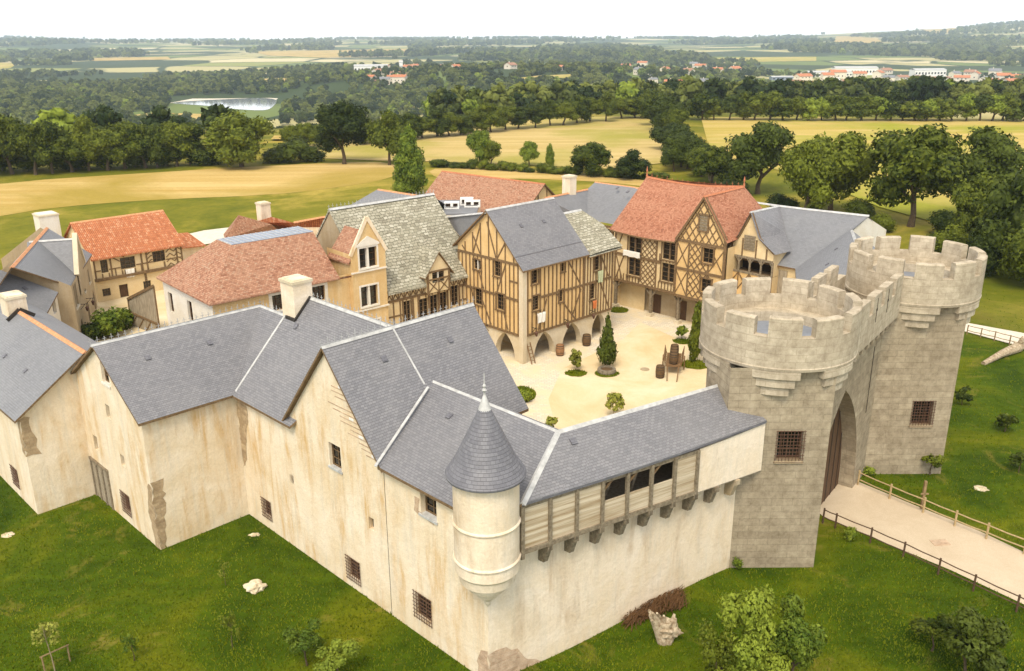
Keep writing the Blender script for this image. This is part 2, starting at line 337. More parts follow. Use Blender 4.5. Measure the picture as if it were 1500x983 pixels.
# ---------------------------------------------------------------- mesh building
class MB:
    def __init__(s): s.v=[]; s.f=[]; s.m=[]; s.uv=[]; s.mats=[]
    def mi(s,m):
        if m not in s.mats: s.mats.append(m)
        return s.mats.index(m)
    def face(s,pts,m,uv=None):
        k=len(s.v); s.v+= [Vector(p) for p in pts]; s.f.append(list(range(k,k+len(pts)))); s.m.append(s.mi(m)); s.uv.append(uv)
    def box(s,o,a,b,c,m,skip=()):
        """o corner, a b c edge vectors (right handed)"""
        o,a,b,c=map(Vector,(o,a,b,c))
        P=[o,o+a,o+a+b,o+b,o+c,o+a+c,o+a+b+c,o+b+c]
        for i,q in enumerate([(0,3,2,1),(4,5,6,7),(0,1,5,4),(1,2,6,5),(2,3,7,6),(3,0,4,7)]):
            if i not in skip: s.face([P[j] for j in q],m)
    def bar(s,p,q,w,h,m,up=(0,0,1)):
        p,q=Vector(p),Vector(q); d=(q-p); n=d.normalized(); up=Vector(up)
        if abs(n.dot(up))>.95: up=Vector((1,0,0))
        x=n.cross(up).normalized(); y=x.cross(n)
        s.box(p-x*w/2-y*h/2,x*w,d,y*h,m)
    def slab(s,poly,th,m,me=None):
        """roof sheet: polygon seen from above anticlockwise, thickness downwards"""
        poly=[Vector(p) for p in poly]
        n=Vector((0,0,0))
        for i in range(len(poly)): n+=poly[i].cross(poly[(i+1)%len(poly)])
        if n.z<0: poly.reverse()
        s.face(poly,m); lo=[p-Vector((0,0,th)) for p in poly]
        s.face(list(reversed(lo)),me or m)
        for i in range(len(poly)):
            j=(i+1)%len(poly); s.face([poly[i],lo[i],lo[j],poly[j]],me or m)
    def tube(s,pts,rad,m,n=8,cap=True):
        pts=[Vector(p) for p in pts]; rings=[]
        if not hasattr(rad,'__len__'): rad=[rad]*len(pts)
        for i,p in enumerate(pts):
            d=(pts[min(i+1,len(pts)-1)]-pts[max(i-1,0)]).normalized()
            a=Vector((0,0,1)) if abs(d.z)<.9 else Vector((1,0,0))
            x=d.cross(a).normalized(); y=d.cross(x)
            rings.append([p+(x*math.cos(t*2*math.pi/n)+y*math.sin(t*2*math.pi/n))*rad[i] for t in range(n)])
        k=len(s.v)
        for r in rings: s.v+=r
        mi=s.mi(m)
        for i in range(len(pts)-1):
            for j in range(n):
                q=(j+1)%n; s.f.append([k+i*n+j,k+i*n+q,k+(i+1)*n+q,k+(i+1)*n+j]); s.m.append(mi); s.uv.append(None)
        if cap:
            s.f.append([k+j for j in range(n)][::-1]); s.m.append(mi); s.uv.append(None)
            s.f.append([k+(len(pts)-1)*n+j for j in range(n)]); s.m.append(mi); s.uv.append(None)
    def lathe(s,c,prof,m,n=48,a0=0,a1=2*math.pi,rref=None):
        """prof: list of (r,z) bottom to top (outside seen); uv = arc length, profile length"""
        c=Vector((c[0],c[1],0)); L=[0]
        for i in range(1,len(prof)): L.append(L[-1]+math.hypot(prof[i][0]-prof[i-1][0],prof[i][1]-prof[i-1][1]))
        rr=rref or max(p[0] for p in prof)
        for i in range(len(prof)-1):
            for j in range(n):
                t0,t1=a0+(a1-a0)*j/n,a0+(a1-a0)*(j+1)/n
                P=[]; U=[]
                for (r,z),t,l in ((prof[i],t0,L[i]),(prof[i],t1,L[i]),(prof[i+1],t1,L[i+1]),(prof[i+1],t0,L[i+1])):
                    P.append(c+Vector((r*math.cos(t),r*math.sin(t),z))); U.append((t*rr,l))
                if prof[i][0]<1e-4: P=P[1:];U=U[1:]
                elif prof[i+1][0]<1e-4: P=P[:3];U=U[:3]
                s.face(P,m,U)
    def blob(s,c,r,m,seed=0,sub=2,amp=.25,freq=1.0):
        bm=bmesh.new(); bmesh.ops.create_icosphere(bm,subdivisions=sub,radius=1)
        k=len(s.v); off=Vector((seed*7.1,seed*3.3,seed*1.7)); r=Vector(r) if hasattr(r,'__len__') else Vector((r,r,r))
        for v in bm.verts:
            q=v.co*(1+amp*noise.noise(v.co*freq*1.7+off)+amp*.5*noise.noise(v.co*freq*4+off))
            s.v.append(Vector((q.x*r.x,q.y*r.y,q.z*r.z))+Vector(c))
        mi=s.mi(m)
        for f in bm.faces: s.f.append([k+v.index for v in f.verts]); s.m.append(mi); s.uv.append(None)
        bm.free()
    def build(s,name,parent=None,origin=None,smooth=False):
        me=bpy.data.meshes.new(name)
        o0=Vector(origin) if origin is not None else (WLOC[parent.name] if parent is not None else (s.v[0].copy() if s.v else Vector()))
        me.from_pydata([v-o0 for v in s.v],[],s.f)
        for m in s.mats: me.materials.append(MATS[m])
        me.polygons.foreach_set('material_index',s.m)
        uvl=me.uv_layers.new(name='uv'); co=s.v
        data=[0.0]*(len(me.loops)*2); li=0
        for f,u in zip(s.f,s.uv):
            if u is None:
                n=Vector((0,0,0))
                for i in range(len(f)): n+=(co[f[i]]-co[f[0]]).cross(co[f[(i+1)%len(f)]]-co[f[0]])
                if n.length<1e-9: n=Vector((0,0,1))
                n.normalize(); t=Vector((-n.y,n.x,0))
                t=t.normalized() if t.length>.05 else Vector((1,0,0))
                w=n.cross(t)
                for i in f:
                    data[li]=co[i].dot(t); data[li+1]=co[i].dot(w); li+=2
            else:
                for q in u: data[li],data[li+1]=q; li+=2
        uvl.data.foreach_set('uv',data)
        if smooth: me.polygons.foreach_set('use_smooth',[True]*len(me.polygons))
        me.update()
        o=bpy.data.objects.new(name,me); COL.objects.link(o)
        if parent is not None:
            o.parent=parent; o.location=o0-WLOC[parent.name]; WLOC[o.name]=o0
        else: o.location=o0; WLOC[o.name]=o0
        return o
WLOC={}
def tag(o,label=None,cat=None,group=None,kind=None):
    if label: o['label']=label
    if cat: o['category']=cat
    if group: o['group']=group
    if kind: o['kind']=kind
    return o
def thing(name,loc,label,cat,group=None):
    o=bpy.data.objects.new(name,None); COL.objects.link(o); o.location=loc; o.empty_display_size=.5
    WLOC[o.name]=Vector(loc); return tag(o,label,cat,group)
def copy_tree(o,loc=None,parent=None,rotz=None,scale=None,label=None,group=None):
    c=o.copy(); COL.objects.link(c)
    if parent is not None: c.parent=parent
    if loc is not None: c.location=loc
    if rotz is not None: c.rotation_euler=(0,0,rotz)
    if scale is not None: c.scale=scale if hasattr(scale,'__len__') else (scale,)*3
    if label: c['label']=label
    if group: c['group']=group
    for ch in list(o.children): copy_tree(ch,parent=c)
    return c
def facade(mb,pl,outline,holes,m,depth=.3,mrev=None,out=0.0):
    """flat wall with real openings; holes are polygons of (s,z)"""
    def ccw(p):
        a=sum(p[i][0]*p[(i+1)%len(p)][1]-p[(i+1)%len(p)][0]*p[i][1] for i in range(len(p)))
        return list(p) if a>0 else list(reversed(p))
    outline=ccw(outline); hs=[ccw(h) for h in holes]
    E_=[]
    for l in [outline]+hs:
        for i in range(len(l)):
            p,q=l[i],l[(i+1)%len(l)]
            if abs(p[0]-q[0])>1e-6: E_.append((p,q) if p[0]<q[0] else (q,p))
    xs=sorted(set(round(p[0],5) for l in [outline]+hs for p in l))
    for x0,x1 in zip(xs[:-1],xs[1:]):
        if x1-x0<1e-4: continue
        sp=[]
        for p,q in E_:
            if p[0]<=x0+2e-5 and q[0]>=x1-2e-5:
                k=(q[1]-p[1])/(q[0]-p[0]); sp.append((p[1]+k*(x0-p[0]),p[1]+k*(x1-p[0])))
        sp.sort(key=lambda t:t[0]+t[1])
        for i in range(0,len(sp)-1,2):
            (a0,a1),(b0,b1)=sp[i],sp[i+1]
            if b0-a0+b1-a1<1e-4: continue
            P=[pl.w(x0,a0,out),pl.w(x1,a1,out),pl.w(x1,b1,out),pl.w(x0,b0,out)]
            if b0-a0<1e-5: P=P[:3]
            elif b1-a1<1e-5: P=[P[0],P[1],P[3]]
            mb.face(P,m)
    for h in hs:
        for i in range(len(h)):
            (x0,z0),(x1,z1)=h[i],h[(i+1)%len(h)]
            mb.face([pl.w(x0,z0,out),pl.w(x1,z1,out),pl.w(x1,z1,out-depth),pl.w(x0,z0,out-depth)],mrev or m)
def rect(s,z,w,h): return [(s-w/2,z-h/2),(s+w/2,z-h/2),(s+w/2,z+h/2),(s-w/2,z+h/2)]
def arch(s,z0,w,h,pointed=1.0,n=6):
    """two-centred pointed arch opening standing on z0"""
    sp=z0+h-w*.866; P=[(s-w/2,z0),(s+w/2,z0)]
    for i in range(n): t=R(60)*i/n; P.append((s-w/2+w*math.cos(t),sp+w*math.sin(t)))
    P.append((s,sp+w*.866))
    for i in range(n-1,-1,-1): t=R(60)*i/n; P.append((s+w/2-w*math.cos(t),sp+w*math.sin(t)))
    return P
def window(par,pl,s,z,w,h,depth=.28,out=0.0,fr=None,bars=(2,3),grille=None,sill=None,surround=None,mull=None,glass='glass'):
    mb=MB(); d=out-depth+.015
    mb.face([pl.w(s-w/2,z-h/2,d),pl.w(s+w/2,z-h/2,d),pl.w(s+w/2,z+h/2,d),pl.w(s-w/2,z+h/2,d)],glass)
    win=mb.build('window',par)
    def strip(mb,s0,z0,s1,z1,d0,d1,m):
        mb.box(pl.w(s0,z0,d0),pl.d*(s1-s0),pl.n*-1*(d0-d1),Vector((0,0,z1-z0)),m)
    if fr:
        f=MB(); t=min(.07,w*.1)
        for a in ((s-w/2,z-h/2,s-w/2+t,z+h/2),(s+w/2-t,z-h/2,s+w/2,z+h/2),(s-w/2+t,z-h/2,s+w/2-t,z-h/2+t),(s-w/2+t,z+h/2-t,s+w/2-t,z+h/2)): strip(f,*a,d+.08,d+.01,fr)
        nx,ny=bars
        for i in range(1,nx): x=s-w/2+w*i/nx; strip(f,x-.02,z-h/2+t,x+.02,z+h/2-t,d+.06,d+.012,fr)
        for i in range(1,ny): y=z-h/2+h*i/ny; strip(f,s-w/2+t,y-.015,s+w/2-t,y+.015,d+.055,d+.014,fr)
        f.build('window_frame',win)
    if mull:   # a stone or timber post dividing the light
        f=MB(); strip(f,s-mull[1]/2,z-h/2,s+mull[1]/2,z+h/2,out-.04,d+.02,mull[0]); f.build('mullion',win)
    if grille:
        g=MB(); nx=max(3,round(w/.17)); ny=max(4,round(h/.2)); e=.07
        for i in range(nx+1): x=s-w/2-e+ (w+2*e)*i/nx; g.bar(pl.w(x,z-h/2-.15,out+.06),pl.w(x,z+h/2+.08,out+.06),.025,.025,grille)
        for i in range(ny+1): y=z-h/2-.05+(h+.1)*i/ny; g.bar(pl.w(s-w/2-.14,y,out+.085),pl.w(s+w/2+.14,y,out+.085),.025,.025,grille)
        g.build('window_grille',win)
    if sill:
        g=MB(); strip(g,s-w/2-.1,z-h/2-.12,s+w/2+.1,z-h/2+.004,out+.09,out-depth+.02,sill); g.build('window_sill',win)
    if surround:
        g=MB(); t=surround[1]; e=.035
        for a in ((s-w/2-t,z-h/2-t,s-w/2,z+h/2+t),(s+w/2,z-h/2-t,s+w/2+t,z+h/2+t),(s-w/2,z+h/2,s+w/2,z+h/2+t),(s-w/2,z-h/2-t,s+w/2,z-h/2)): strip(g,*a,out+e,out-.02,surround[0])
        g.build('window_surround',win)
    return win
def clipline(poly,p,q):
    """part of segment pq inside a convex polygon"""
    a=sum(poly[i][0]*poly[(i+1)%len(poly)][1]-poly[(i+1)%len(poly)][0]*poly[i][1] for i in range(len(poly)))
    if a<0: poly=poly[::-1]
    t0,t1=0.0,1.0; dx,dy=q[0]-p[0],q[1]-p[1]
    for i in range(len(poly)):
        x0,y0=poly[i]; x1,y1=poly[(i+1)%len(poly)]; nx,ny=-(y1-y0),(x1-x0)
        d0=(p[0]-x0)*nx+(p[1]-y0)*ny; dd=dx*nx+dy*ny
        if abs(dd)<1e-9:
            if d0<0: return None
            continue
        t=-d0/dd
        if dd>0: t0=max(t0,t)
        else: t1=min(t1,t)
    if t1-t0<1e-3: return None
    return (p[0]+dx*t0,p[1]+dy*t0),(p[0]+dx*t1,p[1]+dy*t1)
class Timber:
    def __init__(s,pl,m='timber',out=0.0,w=.16,d=.055): s.mb=MB(); s.pl=pl; s.m=m; s.out=out; s.wd=w; s.d=d; s.k=0; s.holes=[]
    def beam(s,p,q,w=None,d=None):
        w=w or s.wd; d=(d or s.d)+.0015*(s.k%9); s.k+=1
        p,q=Vector((p[0],p[1])),Vector((q[0],q[1])); e=q-p
        if e.length<.08: return
        segs=[(0.0,1.0)]
        for (x0,z0,x1,z1) in s.holes:      # keep openings clear
            c=clipline([(x0,z0),(x1,z0),(x1,z1),(x0,z1)],p,q)
            if c:
                a=(Vector(c[0])-p).length/e.length; b=(Vector(c[1])-p).length/e.length; ns=[]
                for u,v in segs:
                    if b<=u or a>=v: ns.append((u,v)); continue
                    if a>u: ns.append((u,a))
                    if b<v: ns.append((b,v))
                segs=ns
        nrm=Vector((-e.y,e.x)).normalized()*w/2
        for a,b in segs:
            if (b-a)*e.length<.07: continue
            A,B=p+e*a,p+e*b
            q4=[A-nrm,B-nrm,B+nrm,A+nrm]
            if (q4[1]-q4[0]).x*(q4[3]-q4[0]).y-(q4[1]-q4[0]).y*(q4[3]-q4[0]).x<0: q4.reverse()
            F=[s.pl.w(v.x,v.y,s.out+d) for v in q4]; Bk=[s.pl.w(v.x,v.y,s.out-.02) for v in q4]
            s.mb.face(F,s.m)
            for i in range(4): j=(i+1)%4; s.mb.face([F[j],F[i],Bk[i],Bk[j]],s.m)
    def rail(s,s0,s1,z,w=.2,d=None): s.beam((s0,z),(s1,z),w,d)
    def post(s,x,z0,z1,w=.2,d=None): s.beam((x,z0),(x,z1),w,d)
    def studs(s,s0,s1,z0,z1,step,clip=None,w=.12):
        n=max(1,round((s1-s0)/step))
        for i in range(n+1):
            x=s0+(s1-s0)*i/n; p,q=(x,z0),(x,z1)
            if clip:
                c=clipline(clip,p,q)
                if not c: continue
                p,q=c
            s.beam(p,q,w)
    def diag(s,p,q,clip=None,w=.12):
        if clip:
            c=clipline(clip,p,q)
            if not c: return
            p,q=c
        s.beam(p,q,w)
    def lattice(s,poly,step,w=.09,slope=1.35):
        xs=[p[0] for p in poly]; zs=[p[1] for p in poly]; x0,x1,z0,z1=min(xs),max(xs),min(zs),max(zs); H=z1-z0; k=H/slope
        x=x0-k
        while x<x1:
            s.diag((x,z0),(x+k,z1),poly,w); s.diag((x+k,z0),(x,z1),poly,w); x+=step
    def crosses(s,s0,s1,z0,z1,n,w=.09):
        for i in range(n):
            a,b=s0+(s1-s0)*i/n,s0+(s1-s0)*(i+1)/n
            s.beam((a,z0),(b,z1),w); s.beam((a,z1),(b,z0),w); s.beam((b,z0),(b,z1),w)
    def chevron(s,s0,s1,z0,z1,n,w=.09):
        mid=(s0+s1)/2; h=(z1-z0)/n
        for i in range(n):
            z=z0+i*h
            s.beam((s0,z),((s0+mid)/2,z+h*.7),w); s.beam(((s0+mid)/2,z+h*.7),(mid,z),w); s.beam((mid,z),((mid+s1)/2,z+h*.7),w); s.beam(((mid+s1)/2,z+h*.7),(s1,z),w)
    def done(s,par): return s.mb.build('timber_frame',par)
def ridge(par,p,q,mat='lead',w=.26,crest=True,name='ridge_capping',cm='iron_crest',step=.42):
    p,q=Vector(p),Vector(q); mb=MB(); d=(q-p); n=max(1,int(d.length/.9))
    x=d.normalized().cross(Vector((0,0,1))).normalized()
    a,b=p,q; h=Vector((0,0,.06)); dn=Vector((0,0,-.10))
    mb.face([a+x*w/2+dn,b+x*w/2+dn,b+h,a+h],mat); mb.face([b-x*w/2+dn,a-x*w/2+dn,a+h,b+h],mat)
    mb.face([a+x*w/2+dn,a+h,a-x*w/2+dn],mat); mb.face([b-x*w/2+dn,b+h,b+x*w/2+dn],mat)
    o=mb.build(name,par)
    if crest:
        c=MB(); k=int(d.length/step); c.bar(p+Vector((0,0,.08)),q+Vector((0,0,.08)),.03,.03,cm)
        for i in range(k+1):
            t=p+d*(i/max(1,k))+Vector((0,0,.05)); hh=.34+.07*(i%2)
            c.bar(t,t+Vector((0,0,hh)),.028,.028,cm)
            c.bar(t+Vector((0,0,.2))-d.normalized()*.12,t+Vector((0,0,.2))+d.normalized()*.12,.022,.022,cm)
        c.build('ridge_crest',o)
    return o
simple('iron_crest',(.42,.42,.42),.6,.4,.3,8)
def strip(par,p,q,w,mat,name='flashing',lift=.05):
    p,q=Vector(p),Vector(q); d=(q-p).normalized(); x=d.cross(Vector((0,0,1))).normalized()*w/2; l=Vector((0,0,lift))
    mb=MB(); mb.box(p-x+Vector((0,0,.0)),x*2,q-p,l,mat); return mb.build(name,par)
def vent(par,p,n,mat='slate_dark'):
    """small raised slate vent lying on a roof slope with normal n"""
    n=Vector(n).normalized(); t=Vector((-n.y,n.x,0)).normalized(); w=n.cross(t); p=Vector(p)
    mb=MB(); mb.box(p-t*.16-w*.17,t*.32,w*.34,n*.09,mat); return mb.build('roof_vent',par)
def planen(a,b,c):
    n=(Vector(b)-Vector(a)).cross(Vector(c)-Vector(a)).normalized(); return n if n.z>0 else -n
def onplane(px,py,a,b,c):
    n=planen(a,b,c); r=Vector(ray(px,py)); o=Vector((0,0,CH)); t=(Vector(a)-o).dot(n)/r.dot(n); return o+r*t,n
def chimney(par,frame_d,c,w,d,z0,z1,mat='plaster_pale',cap=True,name='chimney'):
    """c centre in plan, frame_d direction of its long side"""
    x=Vector((frame_d[0],frame_d[1],0)); y=Vector((-x.y,x.x,0)); c=Vector((c[0],c[1],0))
    mb=MB(); mb.box(c-x*w/2-y*d/2+Vector((0,0,z0)),x*w,y*d,Vector((0,0,z1-z0)),mat)
    o=mb.build(name,par)
    if cap:
        k=MB(); e=.07; k.box(c-x*(w/2+e)-y*(d/2+e)+Vector((0,0,z1)),x*(w+2*e),y*(d+2*e),Vector((0,0,.18)),'limestone')
        k.box(c-x*(w/2-.1)-y*(d/2-.1)+Vector((0,0,z1+.18)),x*(w-.2),y*(d-.2),Vector((0,0,.08)),mat)
        k.build('chimney_cap',o)
    return o
def patch(par,pl,poly,mat,name='exposed_stone',out=.012,seed=1,rough=.12):
    """area where render has come off, ragged outline"""
    rnd=random.Random(seed); P=[]
    for i in range(len(poly)):
        a,b=Vector(poly[i]),Vector(poly[(i+1)%len(poly)]); n=max(1,int((b-a).length/.3))
        for k in range(n):
            q=a+(b-a)*k/n; P.append((q.x+rnd.uniform(-rough,rough),q.y+rnd.uniform(-rough,rough)))
    mb=MB(); facade(mb,pl,P,[],mat,out=out); return mb.build(name,par)
EXPO=0.7; HAZE=0.95e-4
# ---------------------------------------------------------------- houses
def house(name,label,cat,fr,L,W,z0,ze,zr,wall,roofm,vr=None,zeb=None,oh=.4,vo=.28,holes=None,roof=True,group=None,ridgem='lead',crest=False,zr2=None,th=.16,rakem='timber',sides='FLRB',skew=0):
    vr=W/2 if vr is None else vr; zeb=ze if zeb is None else zeb; zr2=zr if zr2 is None else zr2
    holes=holes or {}
    root=thing(name,fr.w(L/2,W/2,z0),label,cat,group)
    H={'root':root,'fr':fr}
    H['F']=Pl(fr.w(0,0),fr.w(L,0)); H['L']=Pl(fr.w(0,W),fr.w(0,0)); H['R']=Pl(fr.w(L,0),fr.w(L,W)); H['B']=Pl(fr.w(L,W),fr.w(0,W))
    out={'F':[(0,z0),(L,z0),(L,ze),(0,ze)],'B':[(0,z0),(L,z0),(L,zeb),(0,zeb)],
         'L':[(0,z0),(W,z0),(W,ze),(W-vr,zr),(0,zeb)],'R':[(0,z0),(W,z0),(W,zeb),(vr,zr2),(0,ze)]}
    H['outline']=out
    mb=MB()
    for k in sides:
        hs=[]
        for h in holes.get(k,[]):
            hs.append(h)
        w=wall if isinstance(wall,str) else wall.get(k,wall['*'])
        facade(mb,H[k],out[k],hs,w,depth=.3)
    H['wall']=mb.build('wall',root)
    if roof:
        sf=(zr-ze)/vr; sb=(zr-zeb)/(W-vr); sf2=(zr2-ze)/vr; sb2=(zr2-zeb)/(W-vr)
        e=Vector((0,0,.13))
        A=fr.w(-vo,-oh,ze-oh*sf)+e; B=fr.w(L+vo,-oh,ze-oh*sf2)+e; C=fr.w(L+vo,vr,zr2)+e; D=fr.w(-vo,vr,zr)+e
        E_=fr.w(L+vo,W+oh,zeb-oh*sb2)+e; G_=fr.w(-vo,W+oh,zeb-oh*sb)+e
        rb=MB(); rb.slab([A,B,C,D],th,roofm,rakem); rb.slab([D,C,E_,G_],th,roofm,rakem)
        H['roof']=rb.build('roof',root); H['pts']=(A,B,C,D,E_,G_)
        if ridgem: H['ridge']=ridge(H['roof'],D+(C-D)*.002,C,ridgem,.34,crest)
    return H
def hp(pl,lst,top=None,**k):
    """openings given by picture position on a wall plane: (px,py,w,h) -> list of (s,z,w,h)"""
    o=[(*pl.px(a,b),w,h) for a,b,w,h in lst]
    if top: o=[(s,min(z,top-h/2),w,h) for s,z,w,h in o]
    return o
F=Fr(-1.2,35.3,45)
# ---- low stone house far left (chimney and orange ridge)
f1=Fr(*F.w(-9.8,58)[:2],-45)          # front runs towards the corner A
fA=Fr(*F.w(-9.8,32.77)[:2],45)
Hs=[]
L1=25.3
PLw=Pl(F.w(-9.8,58),F.w(-9.8,32.77)); PLab=Pl(F.w(-9.8,32.77),F.w(-5.9,32.77))
root=thing('stone_house',F.w(-6,45,0),'cream rendered house at far left with slate roof and orange tiled ridge','house')
mb=MB(); w0=(*PLw.px(21,690),1.1,1.3)
facade(mb,PLw,[(0,-.3),(PLw.L,-.3),(PLw.L,7.1),(0,7.1)],[rect(*w0)],'plaster')
facade(mb,PLab,[(0,-.3),(3.9,-.3),(3.9,9.9),(0,7.15)],[],'plaster')
pb_=Pl(F.w(-.9,32.8),F.w(-.9,58)); facade(mb,pb_,[(0,0),(pb_.L,0),(pb_.L,7.1),(0,7.1)],[],'plaster')
mb.build('wall',root); window(root,PLw,*w0,fr='timber',grille='rust_iron')
rb=MB(); zr1,ur=10.35,-5.3
rb.slab([F.w(-10.15,58,6.95),F.w(-10.15,32.35,6.95),F.w(ur,32.35,zr1),F.w(ur,58,zr1)],.16,'slate_plain','timber')
rb.slab([F.w(ur,58,zr1),F.w(ur,32.35,zr1),F.w(-.6,32.9,7.0),F.w(-.6,58,7.0)],.16,'slate_plain','timber')
r1=rb.build('roof',root); ridge(r1,F.w(ur,58,zr1),F.w(ur,32.3,zr1),'orange_ridge',.42,False,'ridge_tiles')
chimney(r1,F.u,F.w(ur,46.2),1.35,1.75,9.2,11.25); 
k=MB()
for sg in (-1,1): k.bar(F.w(ur,45.0,10.5),F.w(ur+sg*.95,45.0,9.82),.12,.3,'iron')
k.build('chimney_flashing',r1)
for q in ((7,514),(37,536)): p,n=onplane(*q,F.w(-10.15,58,6.95),F.w(-10.15,32.35,6.95),F.w(ur,32.35,zr1)); vent(r1,p,n)
patch(root,PLab,[(0,4.2),(.9,4.2),(.7,5.2),(.5,6.2),(.6,6.9),(0,6.9)],'rubble',seed=3)
patch(root,PLw,[(PLw.L-.55,4.5),(PLw.L,4.3),(PLw.L,6.9),(PLw.L-.5,6.7)],'rubble',seed=4)
# ---- gabled slate house between the two re-entrant corners
fB2=Fr(*F.w(-6,22.85)[:2],45)
H=house('gabled_house','rendered house with iron-crested slate roof between the two inner wall corners','house',fB2,11,10.25,-.3,8.75,12.0,'plaster','slate',sides='',roof=False)
root=H['root']; PF=Pl(F.w(-6,22.85),F.w(0,22.85)); PG=Pl(F.w(-6,33.1),F.w(-6,22.85))
wl=hp(PG,[(153,541,1.1,1.35),(157,597,.65,.95),(139,643,.65,1.1),(178,669,.6,.8),(183,731,1.15,1.35)])
dr=[(.5,-.3),(3.5,-.3),(3.5,2.75),(.5,2.75)]
mb=MB()
facade(mb,PG,[(0,-.3),(10.25,-.3),(10.25,8.75),(5.12,11.95),(0,8.75)],[rect(*q) for q in wl],'plaster')
facade(mb,PF,[(0,-.3),(6.05,-.3),(6.05,8.75),(0,8.75)],[],'plaster')
pq=Pl(F.w(5.6,28),F.w(5.6,33.1)); facade(mb,pq,[(0,0),(pq.L,0),(pq.L,8.6),(0,11.8)],[],'plaster')
H['wall']=mb.build('wall',root)
for i,q in enumerate(wl): window(root,PG,*q,fr='timber' if i in(0,4) else None,grille='rust_iron' if i==4 else None,sill='plaster_white' if i==0 else None)
mb=MB(); zt=[(.45,.0),(3.35,2.7)]
for i in range(11): mb.box(PG.w(.5,.02+i*.25,.03),PG.d*2.8,PG.n*-.06,Vector((0,0,.225)),'planks_grey')
for s in (.42,1.35,2.3,3.2): mb.box(PG.w(s,-.2,.10),PG.d*.16,PG.n*-.1,Vector((0,0,3.0)),'timber_grey')
mb.box(PG.w(.4,2.75,.12),PG.d*3,PG.n*-.12,Vector((0,0,.2)),'timber_grey')
mb.build('plank_gate',root)
e=Vector((0,0,.13)); rb=MB(); zr=12.0
rb.slab([F.w(-6.3,22.5,8.53)+e,F.w(-.1,22.5,8.53)+e,F.w(5.1,27.97,zr)+e,F.w(-6.3,27.97,zr)+e],.16,'slate','timber')
rb.slab([F.w(-6.3,27.97,zr)+e,F.w(5.1,27.97,zr)+e,F.w(10.2,33.45,8.5)+e,F.w(-6.3,33.45,8.5)+e],.16,'slate','timber')
rb.slab([F.w(-.1,22.5,8.53)+e,F.w(-.1,22.3,8.53)+e,F.w(5.1,22.3,zr)+e,F.w(5.1,27.97,zr)+e],.16,'slate','timber')
rb.slab([F.w(5.1,22.3,zr)+e,F.w(10.2,22.3,8.5)+e,F.w(10.2,33.45,8.5)+e,F.w(5.1,27.97,zr)+e],.16,'slate','timber')
r2=rb.build('roof',root)
ridge(r2,F.w(-6.35,27.97,zr+.13),F.w(5.1,27.97,zr+.13)); ridge(r2,F.w(5.1,27.97,zr+.13),F.w(5.1,22.4,zr+.13))
for q in ((216,519),(307,498)): p,n=onplane(*q,F.w(-6.3,22.5,8.66),F.w(0,22.5,8.66),F.w(-6.3,27.97,12.13)); vent(r2,p,n)
patch(root,PG,[(9.55,-.1),(10.24,-.1),(10.24,4.3),(9.9,4.4),(9.5,3.4),(9.35,2.2),(9.5,1)],'rubble',seed=5)
patch(root,PF,[(.01,-.1),(.45,-.1),(.5,1.5),(.62,2.7),(.75,3.6),(.7,4.6),(.01,4.5)],'rubble',seed=6)
# ---- long house with smooth slate slope (ridge along the wall), chimney at its left end
W1=Pl(F.w(0,22.85),F.w(0,0)); s_=lambda v:22.85-v
root=thing('slate_house',F.w(4.5,19,0),'rendered house with chimney and slate slope beside the tall near gable','house')
wl=hp(W1,[(389,741,.95,1.2)])
mb=MB(); facade(mb,W1,[(0,-.3),(s_(16.8),-.3),(s_(16.8),8.8),(0,8.8)],[rect(*q) for q in wl],'plaster')
mb.build('wall',root); mb=MB(); pb_=Pl(F.w(9.9,16.6),F.w(9.9,22.4)); facade(mb,pb_,[(0,0),(pb_.L,0),(pb_.L,8.8),(0,8.8)],[],'plaster')
pb_=Pl(F.w(9.9,22.38),F.w(0,22.38)); facade(mb,pb_,[(0,8),(9.9,8),(9.9,8.8),(5,14),(0,8.8)],[],'plaster')
mb.build('rear_wall',root)
for i,q in enumerate(wl): window(root,W1,*q,fr='timber',grille='rust_iron')
rb=MB(); zr=14.0
a,b,c_,d=F.w(-.35,22.5,8.5)+e,F.w(-.35,16.0,8.5)+e,F.w(4.95,12.4,zr)+e,F.w(4.95,22.5,zr)+e
rb.slab([a,b,c_,d],.16,'slate','timber'); rb.slab([d,c_,F.w(10.2,12.4,8.5)+e,F.w(10.2,22.5,8.5)+e],.16,'slate','timber')
r3=rb.build('roof',root); ridge(r3,F.w(4.95,21.7,zr+.13),F.w(4.95,12.6,zr+.13)); strip(r3,a+(d-a)*.04,a+(d-a)*.78,.16,'lead')
chimney(r3,F.u,F.w(4.45,22.0),1.35,1.5,12.2,15.15)
k=MB(); k.bar(F.w(3.72,21.2,12.85),F.w(4.98,21.2,14.15),.12,.3,'iron'); k.bar(F.w(3.72,21.2,12.85),F.w(3.72,22.3,12.85),.12,.3,'iron'); k.build('chimney_flashing',r3)
p,n=onplane(434,475,a,b,d); vent(r3,p,n)
patch(root,W1,[(.02,3.4),(.35,3.6),(.55,4.6),(.9,5.6),(1.0,6.6),(1.35,6.9),(1.4,7.8),(1.1,8.55),(.02,8.6)],'rubble',seed=8)
